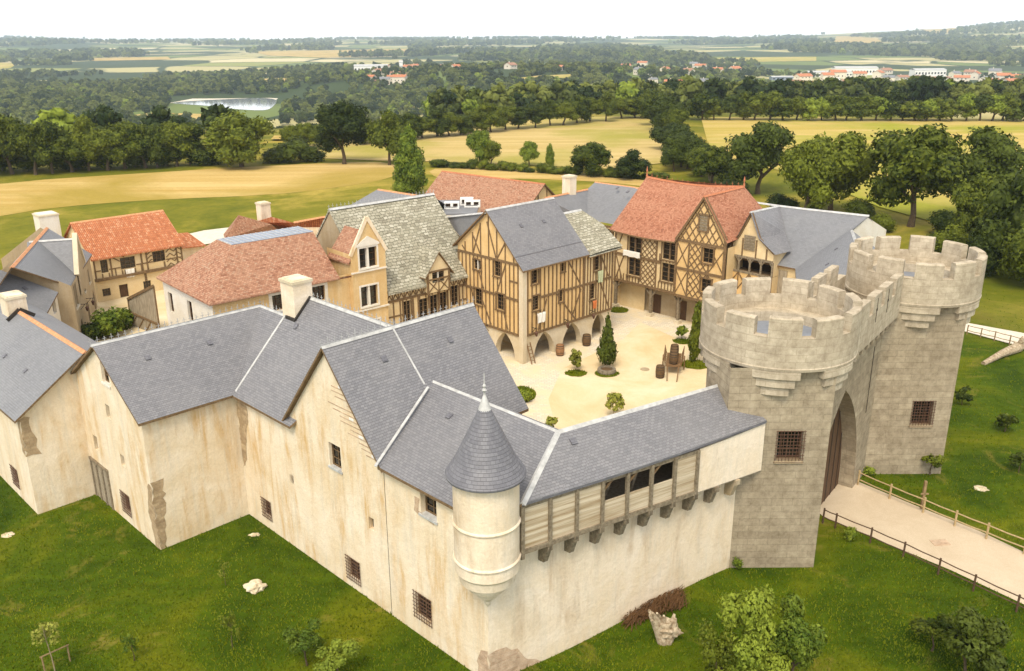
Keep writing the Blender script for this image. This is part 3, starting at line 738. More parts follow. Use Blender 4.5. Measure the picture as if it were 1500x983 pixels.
# ---- tall gabled house
root=thing('gabled_house',F.w(5,12,0),'tall rendered gable house with steep crested slate roof, left of the round turret','house')
wl=hp(W1,[(489,666,1.1,1.45),(541,765,.45,.75),(515,832,1.15,1.35),(425,698,.42,.55)])
mb=MB(); facade(mb,W1,[(s_(16.8),-.3),(s_(7.8),-.3),(s_(7.8),9.1),(s_(12.1),14.2),(s_(16.8),8.8)],[rect(*q) for q in wl],'plaster')
mb.build('wall',root); mb=MB(); pr=Pl(F.w(10.2,7.7),F.w(10.2,16.6)); facade(mb,pr,[(0,0),(8.9,0),(8.9,8.8),(4.4,14.2),(0,9)],[],'plaster')
mb.build('rear_wall',root)
for i,q in enumerate(wl): window(root,W1,*q,fr='timber' if i in (0,2) else None,grille='rust_iron' if i==2 else None,sill='lead' if i==0 else None)
rb=MB(); zr=14.3
A_,B_,C_,D_=F.w(-.3,7.45,8.85)+e,F.w(10.5,7.45,8.85)+e,F.w(10.5,12.1,zr)+e,F.w(-.3,12.1,zr)+e
rb.slab([A_,B_,C_,D_],.18,'slate','timber'); rb.slab([D_,C_,F.w(10.5,17.0,8.5)+e,F.w(-.3,17.0,8.5)+e],.18,'slate','timber')
r4=rb.build('roof',root); ridge(r4,D_,C_)
for q in ((562,524),(659,497)): p,n=onplane(*q,A_,B_,D_); vent(r4,p,n)
mid=D_+(C_-D_)*.43; strip(r4,mid,onplane(621,562,A_,B_,D_)[0],.1,'lead')
# brick courses showing through the render beside the rake
mb=MB(); rnd=random.Random(5)
for i in range(15):
    z=12.2-i*.26; edge=s_(7.8)-(z-9.1)/1.19-.15
    if z<8.9: break
    w=rnd.uniform(.5,1.5)+ (1.0 if 3<i<10 else 0); s0=edge-w-rnd.uniform(0,.3)
    mb.box(W1.w(s0,z,.012),W1.d*(edge-s0),W1.n*-.03,Vector((0,0,.07)),'brick_patch')
    if i%3==0: mb.box(W1.w(edge-w*.6,z+.08,.014),W1.d*.4,W1.n*-.03,Vector((0,0,.14)),'white_paint')
mb.build('exposed_brick',root)
# ---- corner range with low slate roof, up to the turret
CORN=at(762,738,9.95); J=at(815,632,11.6); RL=at(622,563,11.6); RR=at(1065,563,11.6); ER=at(1122,620,10.25)
root=thing('corner_range',F.w(2.5,4,0),'low slate-roofed rendered range running from the tall gable to the corner turret','house')
wl=hp(W1,[(625,740,1.2,1.25),(616,889,1.25,1.45)])
mb=MB(); facade(mb,W1,[(s_(7.8),-1),(22.85,-1),(22.85,9.1),(s_(7.8),9.1)],[rect(*q) for q in wl],'plaster')
mb.build('wall',root)
window(root,W1,*wl[0],fr='timber',sill='lead',depth=.4); window(root,W1,*wl[1],fr='timber',grille='rust_iron')
a=F.w(-.3,7.75,9.05); b=F.w(-.3,.2,9.05)
n5=planen(a,b,J); rl=a+ (RL-a); 
rb=MB(); top0=F.w(F.loc(J)[0],9.9,11.6)
rb.slab([a,b,CORN,J,top0],.16,'slate','timber')
bk=F.w(F.loc(J)[0]+2.6,9.9,10.1); bk2=F.w(F.loc(J)[0]+2.6,F.loc(J)[1]+1.0,10.1)
rb.slab([top0,J,bk2,bk],.16,'slate','timber')
r5=rb.build('roof',root); ridge(r5,top0,J,'lead',.3,False); ridge(r5,J,CORN+Vector((0,0,.03)),'lead',.36,False,'hip_flashing')
strip(r5,a+Vector((-.05,-.25,.12)),onplane(627,568,a,b,J)[0]+Vector((0,-.2,.14)),.15,'lead',lift=.06); p,n=onplane(657,609,a,b,J); vent(r5,p,n)
mb=MB()
for i in range(3):   # expansion joint
    mb.box(W1.w(s_(7.65),.0+i*3,.006),W1.d*.035,W1.n*-.02,Vector((0,0,3)),'dark_inside')
mb.build('wall_joint',root)
rnd=random.Random(11)
patch(root,W1,[(22.0,-.6),(22.8,-.6),(22.8,1.75),(22.3,1.6),(22.1,.9)],'brick_patch',seed=9)
patch(root,W1,[(wl[0][0]-1.15,wl[0][1]-.7),(wl[0][0]+.4,wl[0][1]-.95),(wl[0][0]+.4,wl[0][1]-.75),(wl[0][0]-.75,wl[0][1]-.6),(wl[0][0]-.7,wl[0][1]+.2),(wl[0][0]-1.0,wl[0][1]+.1)],'brick_patch',seed=12,rough=.06)
# ---- round turret on the corner
E0=F.w(0,0)
root=thing('corner_turret',(E0.x,E0.y,4.5),'round cream turret with a pointed slate cone on the near wall corner','turret')
mb=MB(); mb.lathe(E0,[(.02,4.4),(.16,4.65),(.22,4.85),(.5,5.1),(.62,5.4),(.92,5.6),(1.02,5.9),(1.3,6.05),(1.38,6.5),(1.5,6.65),(1.5,11.55)],'plaster_pale',56)
mb.build('wall',root,smooth=False)
for z in (7.25,9.1): mb=MB(); mb.lathe(E0,[(1.5,z-.1),(1.55,z-.05),(1.575,z+.03),(1.54,z+.08),(1.5,z+.1)],'plaster_pale',56); mb.build('string_course',root,smooth=True)
mb=MB(); mb.lathe(E0,[(1.5,11.5),(1.8,11.4),(1.82,11.5),(1.38,12.2),(.97,13.05),(.5,14.05),(.27,14.55)],'slate_dark',64); ro=mb.build('roof',root)
mb=MB(); mb.lathe(E0,[(.30,14.48),(.05,15.2),(.05,15.32),(.12,15.4),(.05,15.5),(.08,15.6),(.03,15.7),(.012,16.2)],'lead',20); mb.build('finial',ro,smooth=True)
# ---- curtain wall with timber gallery
Gd=31.3; G=Fr(-1.2,35.3,Gd); GE=16.5
WG=Pl(G.w(0,0),G.w(GE,0)); root=thing('curtain_wall',G.w(8,1,0),'cream curtain wall carrying a projecting timber gallery under a slate roof','castle wall')
mb=MB(); facade(mb,WG,[(0,-1),(GE,-1),(GE,9.6),(12.0,9.6),(12.0,7.35),(1.2,7.35),(1.2,9.2),(0,9.2)],[],'plaster_pale')
pi_=Pl(G.w(GE,2.6),G.w(1.5,2.6)); facade(mb,pi_,[(0,0),(pi_.L,0),(pi_.L,10.2),(0,10.2)],[],'old_stone')
mb.build('wall',root)
patch(root,WG,[(.03,-.6),(2.4,-.6),(3.0,.0),(2.3,.5),(1.6,1.3),(.9,1.6),(.03,1.75)],'brick_patch',seed=15)
pj=.75; z0g,z1g=7.3,9.68
mb=MB(); mb.box(WG.w(1.4,z0g-.1,pj),WG.d*(GE-1.4),WG.n*-(pj+2.6),Vector((0,0,.12)),'planks_grey'); mb.build('gallery_floor',root)
nb=7; s0g,s1g=1.42,12.0; bw=(s1g-s0g)/nb
mb=MB()
for i in range(nb):
    zt=z1g if i in (0,1,2,6) else z0g+1.25
    a0=s0g+i*bw; z=z0g; k=0
    while z<zt-.02:
        h=min(.2+.05*((k*7+i)%3),zt-z); mb.box(WG.w(a0,z,pj+.004*((k*5+i*3)%4)),WG.d*bw,WG.n*-.05,Vector((0,0,h-.012)),'planks'); z+=h; k+=1
mb.build('gallery_boarding',root)
bb=[(GE+.3,z0g-.05),(12.0,z0g-.05),(12.0,9.75),(14,9.85),(GE+.3,10.05)]
mb=MB(); facade(mb,WG,bb[::-1],[],'plaster_pale',out=pj+.01); mb.box(WG.w(12.0,z0g-.05,pj),WG.d*(GE+.3-12),WG.n*-pj,Vector((0,0,.1)),'plaster_pale'); mb.build('gallery_parapet',root)
for i in range(nb+1):
    mb=MB(); x=s0g+i*bw; mb.box(WG.w(x-.09,z0g-.35,pj+.12),WG.d*.18,WG.n*-.16,Vector((0,0,z1g-z0g+.4)),'timber_grey')
    mb.build('gallery_post',root)
mb=MB(); mb.box(WG.w(s0g-.1,z0g-.12,pj+.09),WG.d*(s1g-s0g+.2),WG.n*-.14,Vector((0,0,.24)),'timber_grey'); mb.box(WG.w(s0g-.1,z1g-.12,pj+.05),WG.d*(s1g-s0g+.2),WG.n*-.14,Vector((0,0,.2)),'timber_grey')
for i in (3,4,5):
    x=s0g+i*bw
    for sg in (1,): mb.bar(WG.w(x+.1,z1g-.55,pj-.02),WG.w(x+.6,z1g-.1,pj-.02),.09,.09,'timber')
for x in (s0g+3.6*bw,s0g+4.7*bw): mb.bar(WG.w(x,z0g,pj-1.2),WG.w(x+.5,z1g,pj-.9),.12,.12,'timber_grey')
mb.build('gallery_beam',root)
for i in range(1,11):
    x=s0g+i*bw; 
    if x>GE-.2: break
    mb=MB(); q=[(pj+.12,z0g-.1),(pj+.12,z0g-.38),(pj-.02,z0g-.45),(pj-.3,z0g-1.2),(.0,z0g-1.3),(.0,z0g-.1)]
    for sg in (-1,1): mb.face([WG.w(x+sg*.13,z,o) for o,z in (q if sg<0 else q[::-1])],'timber_grey' if i<9 else 'old_stone')
    for j in range(len(q)):
        (o0,z0_),(o1,z1_)=q[j],q[(j+1)%len(q)]; mb.face([WG.w(x-.13,z0_,o0),WG.w(x+.13,z0_,o0),WG.w(x+.13,z1_,o1),WG.w(x-.13,z1_,o1)],'timber_grey' if i<9 else 'old_stone')
    mb.build('corbel',root)
# roof with a slight upward sweep towards the tower
def lerp(a,b,t): return a+(b-a)*t
rb=MB(); n=14
ev=[lerp(CORN,ER,i/n)+Vector((0,0,-.16*math.sin(math.pi*i/n))) for i in range(n+1)]
RR2=RR+Vector((0,0,0)); rg=[lerp(J,RR2,i/n) for i in range(n+1)]
for i in range(n):
    rb.face([ev[i],ev[i+1],rg[i+1],rg[i]],'slate'); rb.face([x-Vector((0,0,.14)) for x in (rg[i],rg[i+1],ev[i+1],ev[i])],'timber'); rb.face([ev[i]-Vector((0,0,.14)),ev[i+1]-Vector((0,0,.14)),ev[i+1],ev[i]],'slate_dark')
bo=(G.w(0,2.8)-G.w(0,0)); bo.z=-1.6
rb.slab([rg[0],rg[-1],rg[-1]+bo,rg[0]+bo],.14,'slate','timber')
# the flared end lapping the tower
rb.face([ev[n],ev[n]-Vector((0,0,.14)),rg[n]-Vector((0,0,.14)),rg[n]],'timber')
r6=rb.build('roof',root); ridge(r6,rg[0],rg[-1],'lead',.3,False); p,n_=onplane(838,648,ev[0],ev[7],rg[0]); vent(r6,p,n_)
# ---- towers
def tower(c,label,seed,hole,head_r=4.25,zt=16.0,face=None):
    cx,cy=c; root=thing('round_tower',(cx,cy,1),label,'tower','gate towers')
    pts=[(-3.4,-3.6),(2.2,-3.6),(2.5,-1.9),(3.25,.6),(2.8,3.0),(-1.5,3.7),(-3.4,1.8),(-3.95,-.6)]
    pts=[(cx+x,cy+y) for x,y in pts]
    mb=MB(); P0=Pl(pts[0],pts[1])
    w=(*P0.px(*hole),1.35,1.75)
    for i in range(len(pts)):
        pl=Pl(pts[i],pts[(i+1)%len(pts)])
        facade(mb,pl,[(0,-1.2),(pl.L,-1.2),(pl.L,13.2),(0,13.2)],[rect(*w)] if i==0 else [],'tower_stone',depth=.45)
    mb.build('wall',root)
    window(root,P0,*w,depth=.45,fr='door_wood',bars=(4,3),grille='rust_iron',sill='old_stone')
    # head: drum, walkway, parapet
    rnd=random.Random(seed); C=(cx,cy); r=head_r; zb=zt-2.85; zc=zt-1.0; zf=zt-2.0; ri=r-.5
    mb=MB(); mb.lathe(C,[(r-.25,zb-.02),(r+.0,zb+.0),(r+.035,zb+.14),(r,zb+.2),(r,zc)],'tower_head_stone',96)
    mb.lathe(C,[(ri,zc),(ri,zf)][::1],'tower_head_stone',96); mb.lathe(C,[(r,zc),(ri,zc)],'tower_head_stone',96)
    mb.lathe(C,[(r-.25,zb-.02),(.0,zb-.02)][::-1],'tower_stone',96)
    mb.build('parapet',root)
    mb=MB(); mb.lathe(C,[(ri+.02,zf+.25),(ri-.9,zf+.27)],'tower_head_stone',96); mb.lathe(C,[(ri-.9,zf+.27),(ri-.92,zf-.3)],'tower_head_stone',96); mb.lathe(C,[(ri-.92,zf-.3),(0,zf-.28)],'zinc',48); mb.build('walkway',root)
    nm=11
    for i in range(nm):
        mid=(i+.5)/nm*2*math.pi+R(12); hw=math.pi/nm*.70; z1=zt+rnd.uniform(-.05,.08)
        mb=MB(); k=8; a0,a1=mid-hw,mid+hw; b_=.06
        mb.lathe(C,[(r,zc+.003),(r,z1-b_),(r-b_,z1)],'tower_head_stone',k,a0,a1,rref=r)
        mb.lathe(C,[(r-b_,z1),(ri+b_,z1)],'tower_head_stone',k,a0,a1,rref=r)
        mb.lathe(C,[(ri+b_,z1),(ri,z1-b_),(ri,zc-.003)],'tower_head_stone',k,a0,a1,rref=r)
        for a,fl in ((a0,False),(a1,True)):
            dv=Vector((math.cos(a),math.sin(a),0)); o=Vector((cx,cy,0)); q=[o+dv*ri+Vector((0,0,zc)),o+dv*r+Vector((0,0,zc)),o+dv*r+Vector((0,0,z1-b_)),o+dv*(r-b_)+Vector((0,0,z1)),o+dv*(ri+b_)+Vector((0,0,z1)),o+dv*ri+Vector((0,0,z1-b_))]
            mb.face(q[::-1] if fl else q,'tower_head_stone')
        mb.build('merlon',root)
    # stepped corbels with machicolation gaps between
    gaps=[R(-80+51.43*i) for i in range(7)]
    for i in range(7):
        a0=gaps[i]+R(9); a1=gaps[(i+1)%7]-R(9)
        while a1<a0: a1+=2*math.pi
        if a1-a0>math.pi*1.5: a1-=2*math.pi
        mb=MB()
        for t,(rr,zz0,zz1,ins) in enumerate([(r+.02,zb-.5,zb-.02,0),(r-.10,zb-1.0,zb-.5,R(3)),(r-.24,zb-1.5,zb-1.0,R(6.5))]):
            b0,b1=a0+ins,a1-ins
            mb.lathe(C,[(rr-.07,zz0),(rr,zz0+.07),(rr,zz1)],'tower_head_stone',14,b0,b1,rref=r)
            mb.lathe(C,[(2.6,zz0),(rr-.07,zz0)],'tower_head_stone',14,b0,b1,rref=r)
            mb.lathe(C,[(rr,zz1),(2.6,zz1)],'tower_head_stone',14,b0,b1,rref=r)
            for a,fl in ((b0,False),(b1,True)):
                dv=Vector((math.cos(a),math.sin(a),0)); o=Vector((cx,cy,0)); q=[o+dv*2.6+Vector((0,0,zz0)),o+dv*(rr-.07)+Vector((0,0,zz0)),o+dv*rr+Vector((0,0,zz0+.07)),o+dv*rr+Vector((0,0,zz1)),o+dv*2.6+Vector((0,0,zz1))]
                mb.face(q[::-1] if fl else q,'tower_head_stone')
        mb.build('corbel',root)
    return root,pts
T1c=(14.9,47.1); T2c=(27.25,58.25)
tw1,tp1=tower(T1c,'near round-headed stone gate tower with battlements beside the slate-roofed gallery',3,(1155,658))
tw2,tp2=tower(T2c,'far round-headed stone gate tower with battlements beyond the entrance arch',8,(1350,612))
# ---- gate between the towers
PGt=Pl((18.0,46.4),(24.35,54.95)); root=thing('gatehouse',(21.2,50.8,1),'stone gateway with pointed arch and battlements between the two towers','gatehouse')
ax,az=PGt.px(1238,577); rx,_=PGt.px(1247,712); hw_=max(1.3,rx-ax)
ar=arch(ax,.9,2*hw_,az-.9,1,9)
ztg=12.2
mb=MB(); facade(mb,PGt,[(0,.2),(PGt.L,.2),(PGt.L,ztg+.6),(0,ztg+.6)],[ar],'tower_stone',depth=.95,mrev='tower_stone')
pbk=Pl(Vector(PGt.w(PGt.L,0,-3.2)),Vector(PGt.w(0,0,-3.2)))
s2=PGt.L; facade(mb,pbk,[(0,.2),(s2,.2),(s2,ztg+.6),(0,ztg+.6)],[[(s2-x,z) for x,z in ar]],'tower_stone',depth=1.0)
mb.box(PGt.w(0,ztg+.6,.0),PGt.d*PGt.L,PGt.n*-3.2,Vector((0,0,.2)),'tower_head_stone')
mb.build('wall',root)
d=MB(); facade(d,PGt,ar,[],'door_wood',out=-.94)
for i_ in range(9): d.box(PGt.w(ax-hw_+.1+i_*hw_/4.4,.95,-.90),PGt.d*.05,PGt.n*-.02,Vector((0,0,az-2.2)),'iron')
d.build('closed_gate',root)
mb=MB(); sx,sz=PGt.px(1283,560)
mb.box(PGt.w(sx-.1,4.2,.03),PGt.d*.55,PGt.n*-.05,Vector((0,0,8.0)),'tower_stone'); 
mb.build('pilaster',root)
mb=MB(); sx,sz=PGt.px(1274,562); mb.box(PGt.w(sx-.07,sz-2.3,.012),PGt.d*.14,PGt.n*-.03,Vector((0,0,4.6)),'dark_inside'); mb.build('portcullis_slot',root)
zp0,zp1=ztg+.3,14.3
for side,(off,tn) in enumerate(((.75,.45),(-3.2,.45))):
    sgn=1
    o1=off; sa_=(1.45,3.5)[side]; sb_=(PGt.L-.15,PGt.L+1.3)[side]; mb=MB(); mb.box(PGt.w(sa_,zp0,o1),PGt.d*(sb_-sa_),PGt.n*-tn,Vector((0,0,zp1-zp0)),'tower_head_stone')
    par=mb.build('parapet',root)
    for i in range((4,3)[side]):
        x0=sa_+.15+i*2.4; mb=MB(); mb.box(PGt.w(x0,zp1-.003,o1+.004),PGt.d*1.65,PGt.n*-(tn+.008),Vector((0,0,1.05)),'tower_head_stone'); mb.build('merlon',root)
        if side==0 and i in (1,2):
            sl=MB(); sl.box(PGt.w(x0+.75,zp1-.7,o1+.012),PGt.d*.09,PGt.n*-.03,Vector((0,0,1.5)),'dark_inside'); sl.box(PGt.w(x0+.66,zp1+.0,o1+.014),PGt.d*.27,PGt.n*-.03,Vector((0,0,.16)),'dark_inside'); sl.build('arrow_slit',root)
for i in range(9):
    mb=MB(); x=.9+i*1.05; q=[(.74,zp0),(.74,zp0-.3),(.4,zp0-.5),(.0,zp0-.95),(.0,zp0)]
    for sg in (-1,1): mb.face([PGt.w(x+sg*.2,z,o) for o,z in (q if sg<0 else q[::-1])],'tower_stone')
    for j in range(len(q)):
        (o0,z0_),(o1_,z1_)=q[j],q[(j+1)%len(q)]; mb.face([PGt.w(x-.2,z0_,o0),PGt.w(x+.2,z0_,o0),PGt.w(x+.2,z1_,o1_),PGt.w(x-.2,z1_,o1_)],'tower_stone')
    mb.build('corbel',root)
# ================================================================ houses round the courtyard
YD=1.0
def framed(pl,outl,s0,s1,rails,step=.55,mat='timber',out=0.0,holes=(),diags=(),gable=None,par=None,w=.12,posts=(),top=None):
    if top: rails=rails[:-1]+[top]
    T=Timber(pl,mat,out); T.holes=[(s-a/2-.05,z-b/2-.05,s+a/2+.05,z+b/2+.05) for s,z,a,b in holes]
    for z in rails: T.rail(s0,s1,z,.22,.075)
    for x in posts: T.post(x,min(rails),max(rails),.2,.07)
    for a,b in zip(rails[:-1],rails[1:]): T.studs(s0+.05,s1-.05,a,b,step,w=w)
    for p,q in diags: T.beam(p,q,.13)
    for s,z,a,b in holes:
        T.holes=[]
        T.beam((s-a/2-.06,z-b/2-.1),(s-a/2-.06,z+b/2+.1),.12,.08); T.beam((s+a/2+.06,z-b/2-.1),(s+a/2+.06,z+b/2+.1),.12,.08)
        T.beam((s-a/2-.1,z+b/2+.06),(s+a/2+.1,z+b/2+.06),.12,.085); T.beam((s-a/2-.15,z-b/2-.06),(s+a/2+.15,z-b/2-.06),.13,.11)
        T.holes=[(s-a/2-.05,z-b/2-.05,s+a/2+.05,z+b/2+.05) for s,z,a,b in holes]
    return T
def addwin(root,pl,lst,out=0.0,fr='timber',**k):
    for q in lst: window(root,pl,*q,out=out,depth=.22,fr=fr,**k)
# ---- the corner house on pointed arcades (slate) -------------------------------------------------
S=Fr(1.0,76.4,43.7); LH=8.1; WH=8.8
root=thing('half_timbered_house',S.w(4,4.4,YD),'ochre half-timbered corner house with slate gable roof on pointed stone arches','house')
PS=Pl(S.w(0,0),S.w(LH,0)); PGb=Pl(S.w(0,WH),S.w(0,0)); J0,J1,J2=3.65,6.95,10.25
wS=hp(PS,[(784,397,.85,1.55),(825,390,.5,1.1),(785,444,.9,1.4),(822,434,.6,1.15)],J2-.35)
wG=hp(PGb,[(701,387,1.05,.95),(730,393,.9,1.5),(702,434,1.05,1.6),(734,442,1.0,1.55)])
aS=[arch(PS.px(797.5,500)[0],YD,2.75,2.5,1,6),arch(PS.px(838,485)[0],YD,2.75,2.5,1,6)]
aG=[arch(PGb.px(739.5,505)[0],YD,2.7,2.5,1,6),arch(PGb.px(704,480)[0],YD,2.5,2.5,1,6)]
mb=MB()
facade(mb,PS,[(0,YD-.2),(LH,YD-.2),(LH,J0),(0,J0)],aS,'limestone',depth=.7); facade(mb,PGb,[(0,YD-.2),(WH,YD-.2),(WH,J0),(0,J0)],aG,'limestone',depth=.7)
facade(mb,PS,[(0,J0),(LH,J0),(LH,J2),(0,J2)],[rect(*q) for q in wS],'infill',out=.05); facade(mb,PGb,[(0,J0),(WH,J0),(WH,J2),(WH/2,14.55),(0,11.0)],[rect(*q) for q in wG],'infill',out=.05)
mb.box(S.w(.05,.05,J0-.02),S.w(LH,0,0)-S.w(0,0,0),S.w(0,WH-.1,0)-S.w(0,0,0),Vector((0,0,.02)),'old_stone')
pr=Pl(S.w(LH+4.2,0),S.w(LH+4.2,WH)); facade(mb,Pl(S.w(LH,WH),S.w(0,WH)),[(0,0),(LH,0),(LH,10.9),(0,10.9)],[],'infill')
facade(mb,Pl(S.w(LH,0),S.w(LH,WH)),[(0,J0),(WH,J0),(WH,11),(WH/2,14.5),(0,J2)],[],'infill')
facade(mb,Pl(S.w(3.2,3.2),S.w(12.2,3.2)),[(0,YD-.1),(9,YD-.1),(9,J0),(0,J0)],[],'limestone'); facade(mb,Pl(S.w(3.2,WH),S.w(3.2,3.2)),[(0,YD-.1),(WH-3.2,YD-.1),(WH-3.2,J0),(0,J0)],[],'limestone')
mb.build('wall',root)
mb=MB(); mb.box(S.w(-.16,-.16,YD-.1),S.w(.5,0,0)-S.w(0,0,0),S.w(0,.5,0)-S.w(0,0,0),Vector((0,0,J2-YD-.3)),'limestone'); mb.build('corner_pier',root)
for i,x in enumerate((4.7,8.6)):
    mb=MB(); mb.box(S.w(x-.55,3.15,YD),S.w(1.1,0,0)-S.w(0,0,0),S.w(0,.1,0)-S.w(0,0,0),Vector((0,0,2.1)),'door_wood'); mb.build('door',root)
def dg(T,lst):
    for a in lst: T.beam(*a,.13)
T=framed(PS,None,.5,LH,[J0,J1,J2],.52,out=.05,holes=wS,posts=(LH-.08,),top=J2-.2)
dg(T,[((5.6,J2-.2),(7.6,J1+.2)),((4.4,J1-.2),(6.9,J0+.2)),((3.0,J1-.3),(1.9,J0+.2)),((7.7,J1-.3),(6.4,J0+.3))]); T.done(root)
gab=[(0,11.0),(WH/2,14.5),(WH,J2),(WH,J2-.2),(0,J2-.2)]
T=framed(PGb,None,0.05,WH-.5,[J0,J1,J2],.56,out=.05,holes=wG,posts=(.12,))
for i in range(1,8):
    x=i*1.1; c=clipline([(0,J2),(WH,J2),(WH/2,14.4)],(x,J2),(x,15))
    if c: T.beam(*c,.12)
for a in (((2.2,J2),(3.3,13.2)),((3.2,J2+.2),(2.3,12.0)),((4.2,13.6),(5.4,J2+.1)),((5.5,J2+.1),(6.6,12.0)),((1.2,J2+.1),(.6,10.9))):
    T.diag(*a,[(0,J2),(WH,J2),(WH/2,14.4)],.12)
dg(T,[((2.5,J2-.3),(3.6,J1+.2)),((6.6,J2-.3),(5.4,J1+.1)),((3.0,J1-.2),(4.6,J0+.2)),((5.9,J1-.2),(6.9,J0+.2)),((1.9,J1-.2),(2.7,J0+.2))]); T.rail(WH-1.7,WH-.5,8.6,.16); T.done(root)
addwin(root,PS,wS,.05,bars=(2,5)); addwin(root,PGb,wG[1:],.05,bars=(2,4)); addwin(root,PGb,wG[:1],.05,mull=('plaster_white',.1))
e=Vector((0,0,.13)); rb=MB()
A_,B_,C_,D_=S.w(-.4,-.42,J2-.45)+e,S.w(LH+.4,-.42,J2-.45)+e,S.w(LH+.4,WH/2,14.6)+e,S.w(-.4,WH/2,14.6)+e
m0,m1=A_+(D_-A_)*.22,B_+(C_-B_)*.22
rb.slab([A_,B_,C_,D_],.16,'slate','timber'); rb.bar(m0,m1,.06,.06,'slate_dark'); rb.slab([D_,C_,S.w(LH+.4,WH+.4,10.6)+e,S.w(-.4,WH+.4,10.6)+e],.16,'slate_plain','timber')
rf=rb.build('roof',root); ridge(rf,D_,C_,'lead',.3,False)
for q in ((765,331),(798,325)): p,n=onplane(*q,A_,B_,D_); vent(rf,p,n)
# lanterns on brackets
def lantern(pl,px,py,label):
    s,z=pl.px(px,py); t=thing('wall_lantern',pl.w(s,z,.1),label,'lantern','iron lanterns on the arcade walls')
    mb=MB(); mb.bar(pl.w(s,z+.75,.0),pl.w(s,z+.75,.7),.05,.05,'iron'); mb.bar(pl.w(s,z+.2,.0),pl.w(s,z+.72,.45),.04,.04,'iron'); mb.bar(pl.w(s,z+.75,.6),pl.w(s,z+.45,.6),.03,.03,'iron'); mb.build('bracket',t)
    mb=MB(); o=pl.w(s,0,.6); mb.lathe(o,[(.08,z),(.17,z+.35),(.2,z+.37),(.03,z+.52),(.001,z+.55)],'rust_iron',6); mb.build('lantern_case',t)
lantern(PS,779,491,'iron lantern on the arcade wall just right of the white corner pier')
lantern(PS,825,479,'iron lantern on the wall between the two front arches')
lantern(PGb,716,487,'iron lantern on the gable wall left of the arch')
# ---- narrow house with lichened stone roof joined to its right ------------------------------------
S2=Fr(*S.w(LH,0)[:2],43.7); L2=4.25
root=thing('half_timbered_house',S2.w(2,4,YD),'narrow pale timbered house with curling lichened stone roof and half arch below','house')
P2=Pl(S2.w(0,0),S2.w(L2,0)); P2r=Pl(S2.w(L2,0),S2.w(L2,WH))
w2=hp(P2,[(875,385,.85,1.7),(868,428,.8,1.6)],J2-.3)
mb=MB(); s_a=P2.px(877,478)[0]
facade(mb,P2,[(0,YD-.2),(L2,YD-.2),(L2,J0),(0,J0)],[arch(min(s_a,L2-1.2),YD,2.0,2.6,1,6)],'limestone',depth=.6)
facade(mb,P2,[(0,J0),(L2,J0),(L2,J2),(0,J2)],[rect(*q) for q in w2],'infill_pale',out=.05)
facade(mb,P2r,[(0,YD-.2),(WH,YD-.2),(WH,10.2),(4.4,13.0),(0,J2)],[],'infill_pale')
mb.build('wall',root)
T=framed(P2,None,.05,L2-.05,[J0,J1,J2],.42,out=.05,holes=w2,posts=(L2-.1,),top=J2-.2); dg(T,[((2.1,J2-.2),(3.6,J1+.2)),((2.4,J1-.2),(3.8,J0+.2))]); T.done(root)
addwin(root,P2,w2,.05,bars=(2,5))
rb=MB(); q0=[S2.w(.3,-.5,J2-.5),S2.w(2.5,-.55,J2-.35),S2.w(L2+.75,-.6,J2-.35),S2.w(L2+.6,1.2,J2+1.0),S2.w(L2+.35,1.6,J2+1.5),S2.w(L2+.1,4.4,12.9),S2.w(.1,4.4,12.9)]
q0=[p+e for p in q0]
cen=sum(q0,Vector())/len(q0)
for i in range(len(q0)): rb.face([q0[i],q0[(i+1)%len(q0)],cen],'stone_roof')
rb.slab([q0[0]-e*1.6,q0[2]-e*1.6,q0[5]-e*1.6,q0[6]-e*1.6],.1,'stone_roof','timber')
rb.slab([q0[6],q0[5],S2.w(L2+.2,WH+.4,10)+e,S2.w(.1,WH+.4,10)+e],.14,'stone_roof','timber')
rf=rb.build('roof',root); ridge(rf,q0[6],q0[5],'lead',.4,False)
lantern(P2,863,466,'iron lantern on the arcade wall beside the half arch')
# ---- slate cross roof left of the corner house -----------------------------------------------------
rt=at(716,307,14.6); root=thing('slate_house',(-6.5,86,YD),'small plain slate slope wedged between the lichened roof and the ochre timber gable','house')
a=Vector(S.w(-.3,WH/2,14.5)); b=at(651,317,12.2); c=at(684,355,10.75); d=S.w(-.2,WH,11.0)
rb=MB(); rb.face([b,c,a],'slate_plain'); bb=Vector(S.u+(0,))*3.5+Vector((0,0,-2.6)); rb.face([a,a+bb,b+bb,b],'slate_plain'); rb.face([c,d,a],'slate_plain')
rf=rb.build('roof',root); ridge(rf,b,a,'lead',.28,False)
mb=MB(); cb=b+(c-b)*.5; facade(mb,Pl(cb,c),[(0,YD),((c-cb).to_2d().length,YD),((c-cb).to_2d().length,10.5),(0,11.2)],[],'old_stone',out=-.2); mb.build('wall',root)
# ---- house with the great lichened stone roof --------------------------------------------------------
H4f=Fr(-11.25,75.95,41.8); L4=10.3; v4=6.0; ze4=8.35; zr4=14.75
root=thing('half_timbered_house',H4f.w(5,5,YD),'timbered house with huge lichened stone roof and a small timber dormer','house')
P4=Pl(H4f.w(0,0),H4f.w(L4,0)); zc4=7.05
w4=hp(P4,[(597,456,.85,2.2),(621,451,1.1,2.0),(636,446,.95,2.0),(650,441,.9,1.9),(667,432,.9,2.0)])
mb=MB(); facade(mb,P4,[(0,YD-.1),(L4,YD-.1),(L4,ze4),(0,ze4)],[rect(*q) for q in w4],'infill_pale')
facade(mb,Pl(H4f.w(L4,0),H4f.w(L4,12)),[(0,YD),(12,YD),(12,ze4),(6,zr4-.1),(0,ze4)],[],'old_stone'); facade(mb,Pl(H4f.w(-1.5,12),H4f.w(-1.5,0)),[(0,YD),(12,YD),(12,ze4),(6,zr4-.1),(0,ze4)],[],'old_stone')
mb.build('wall',root)
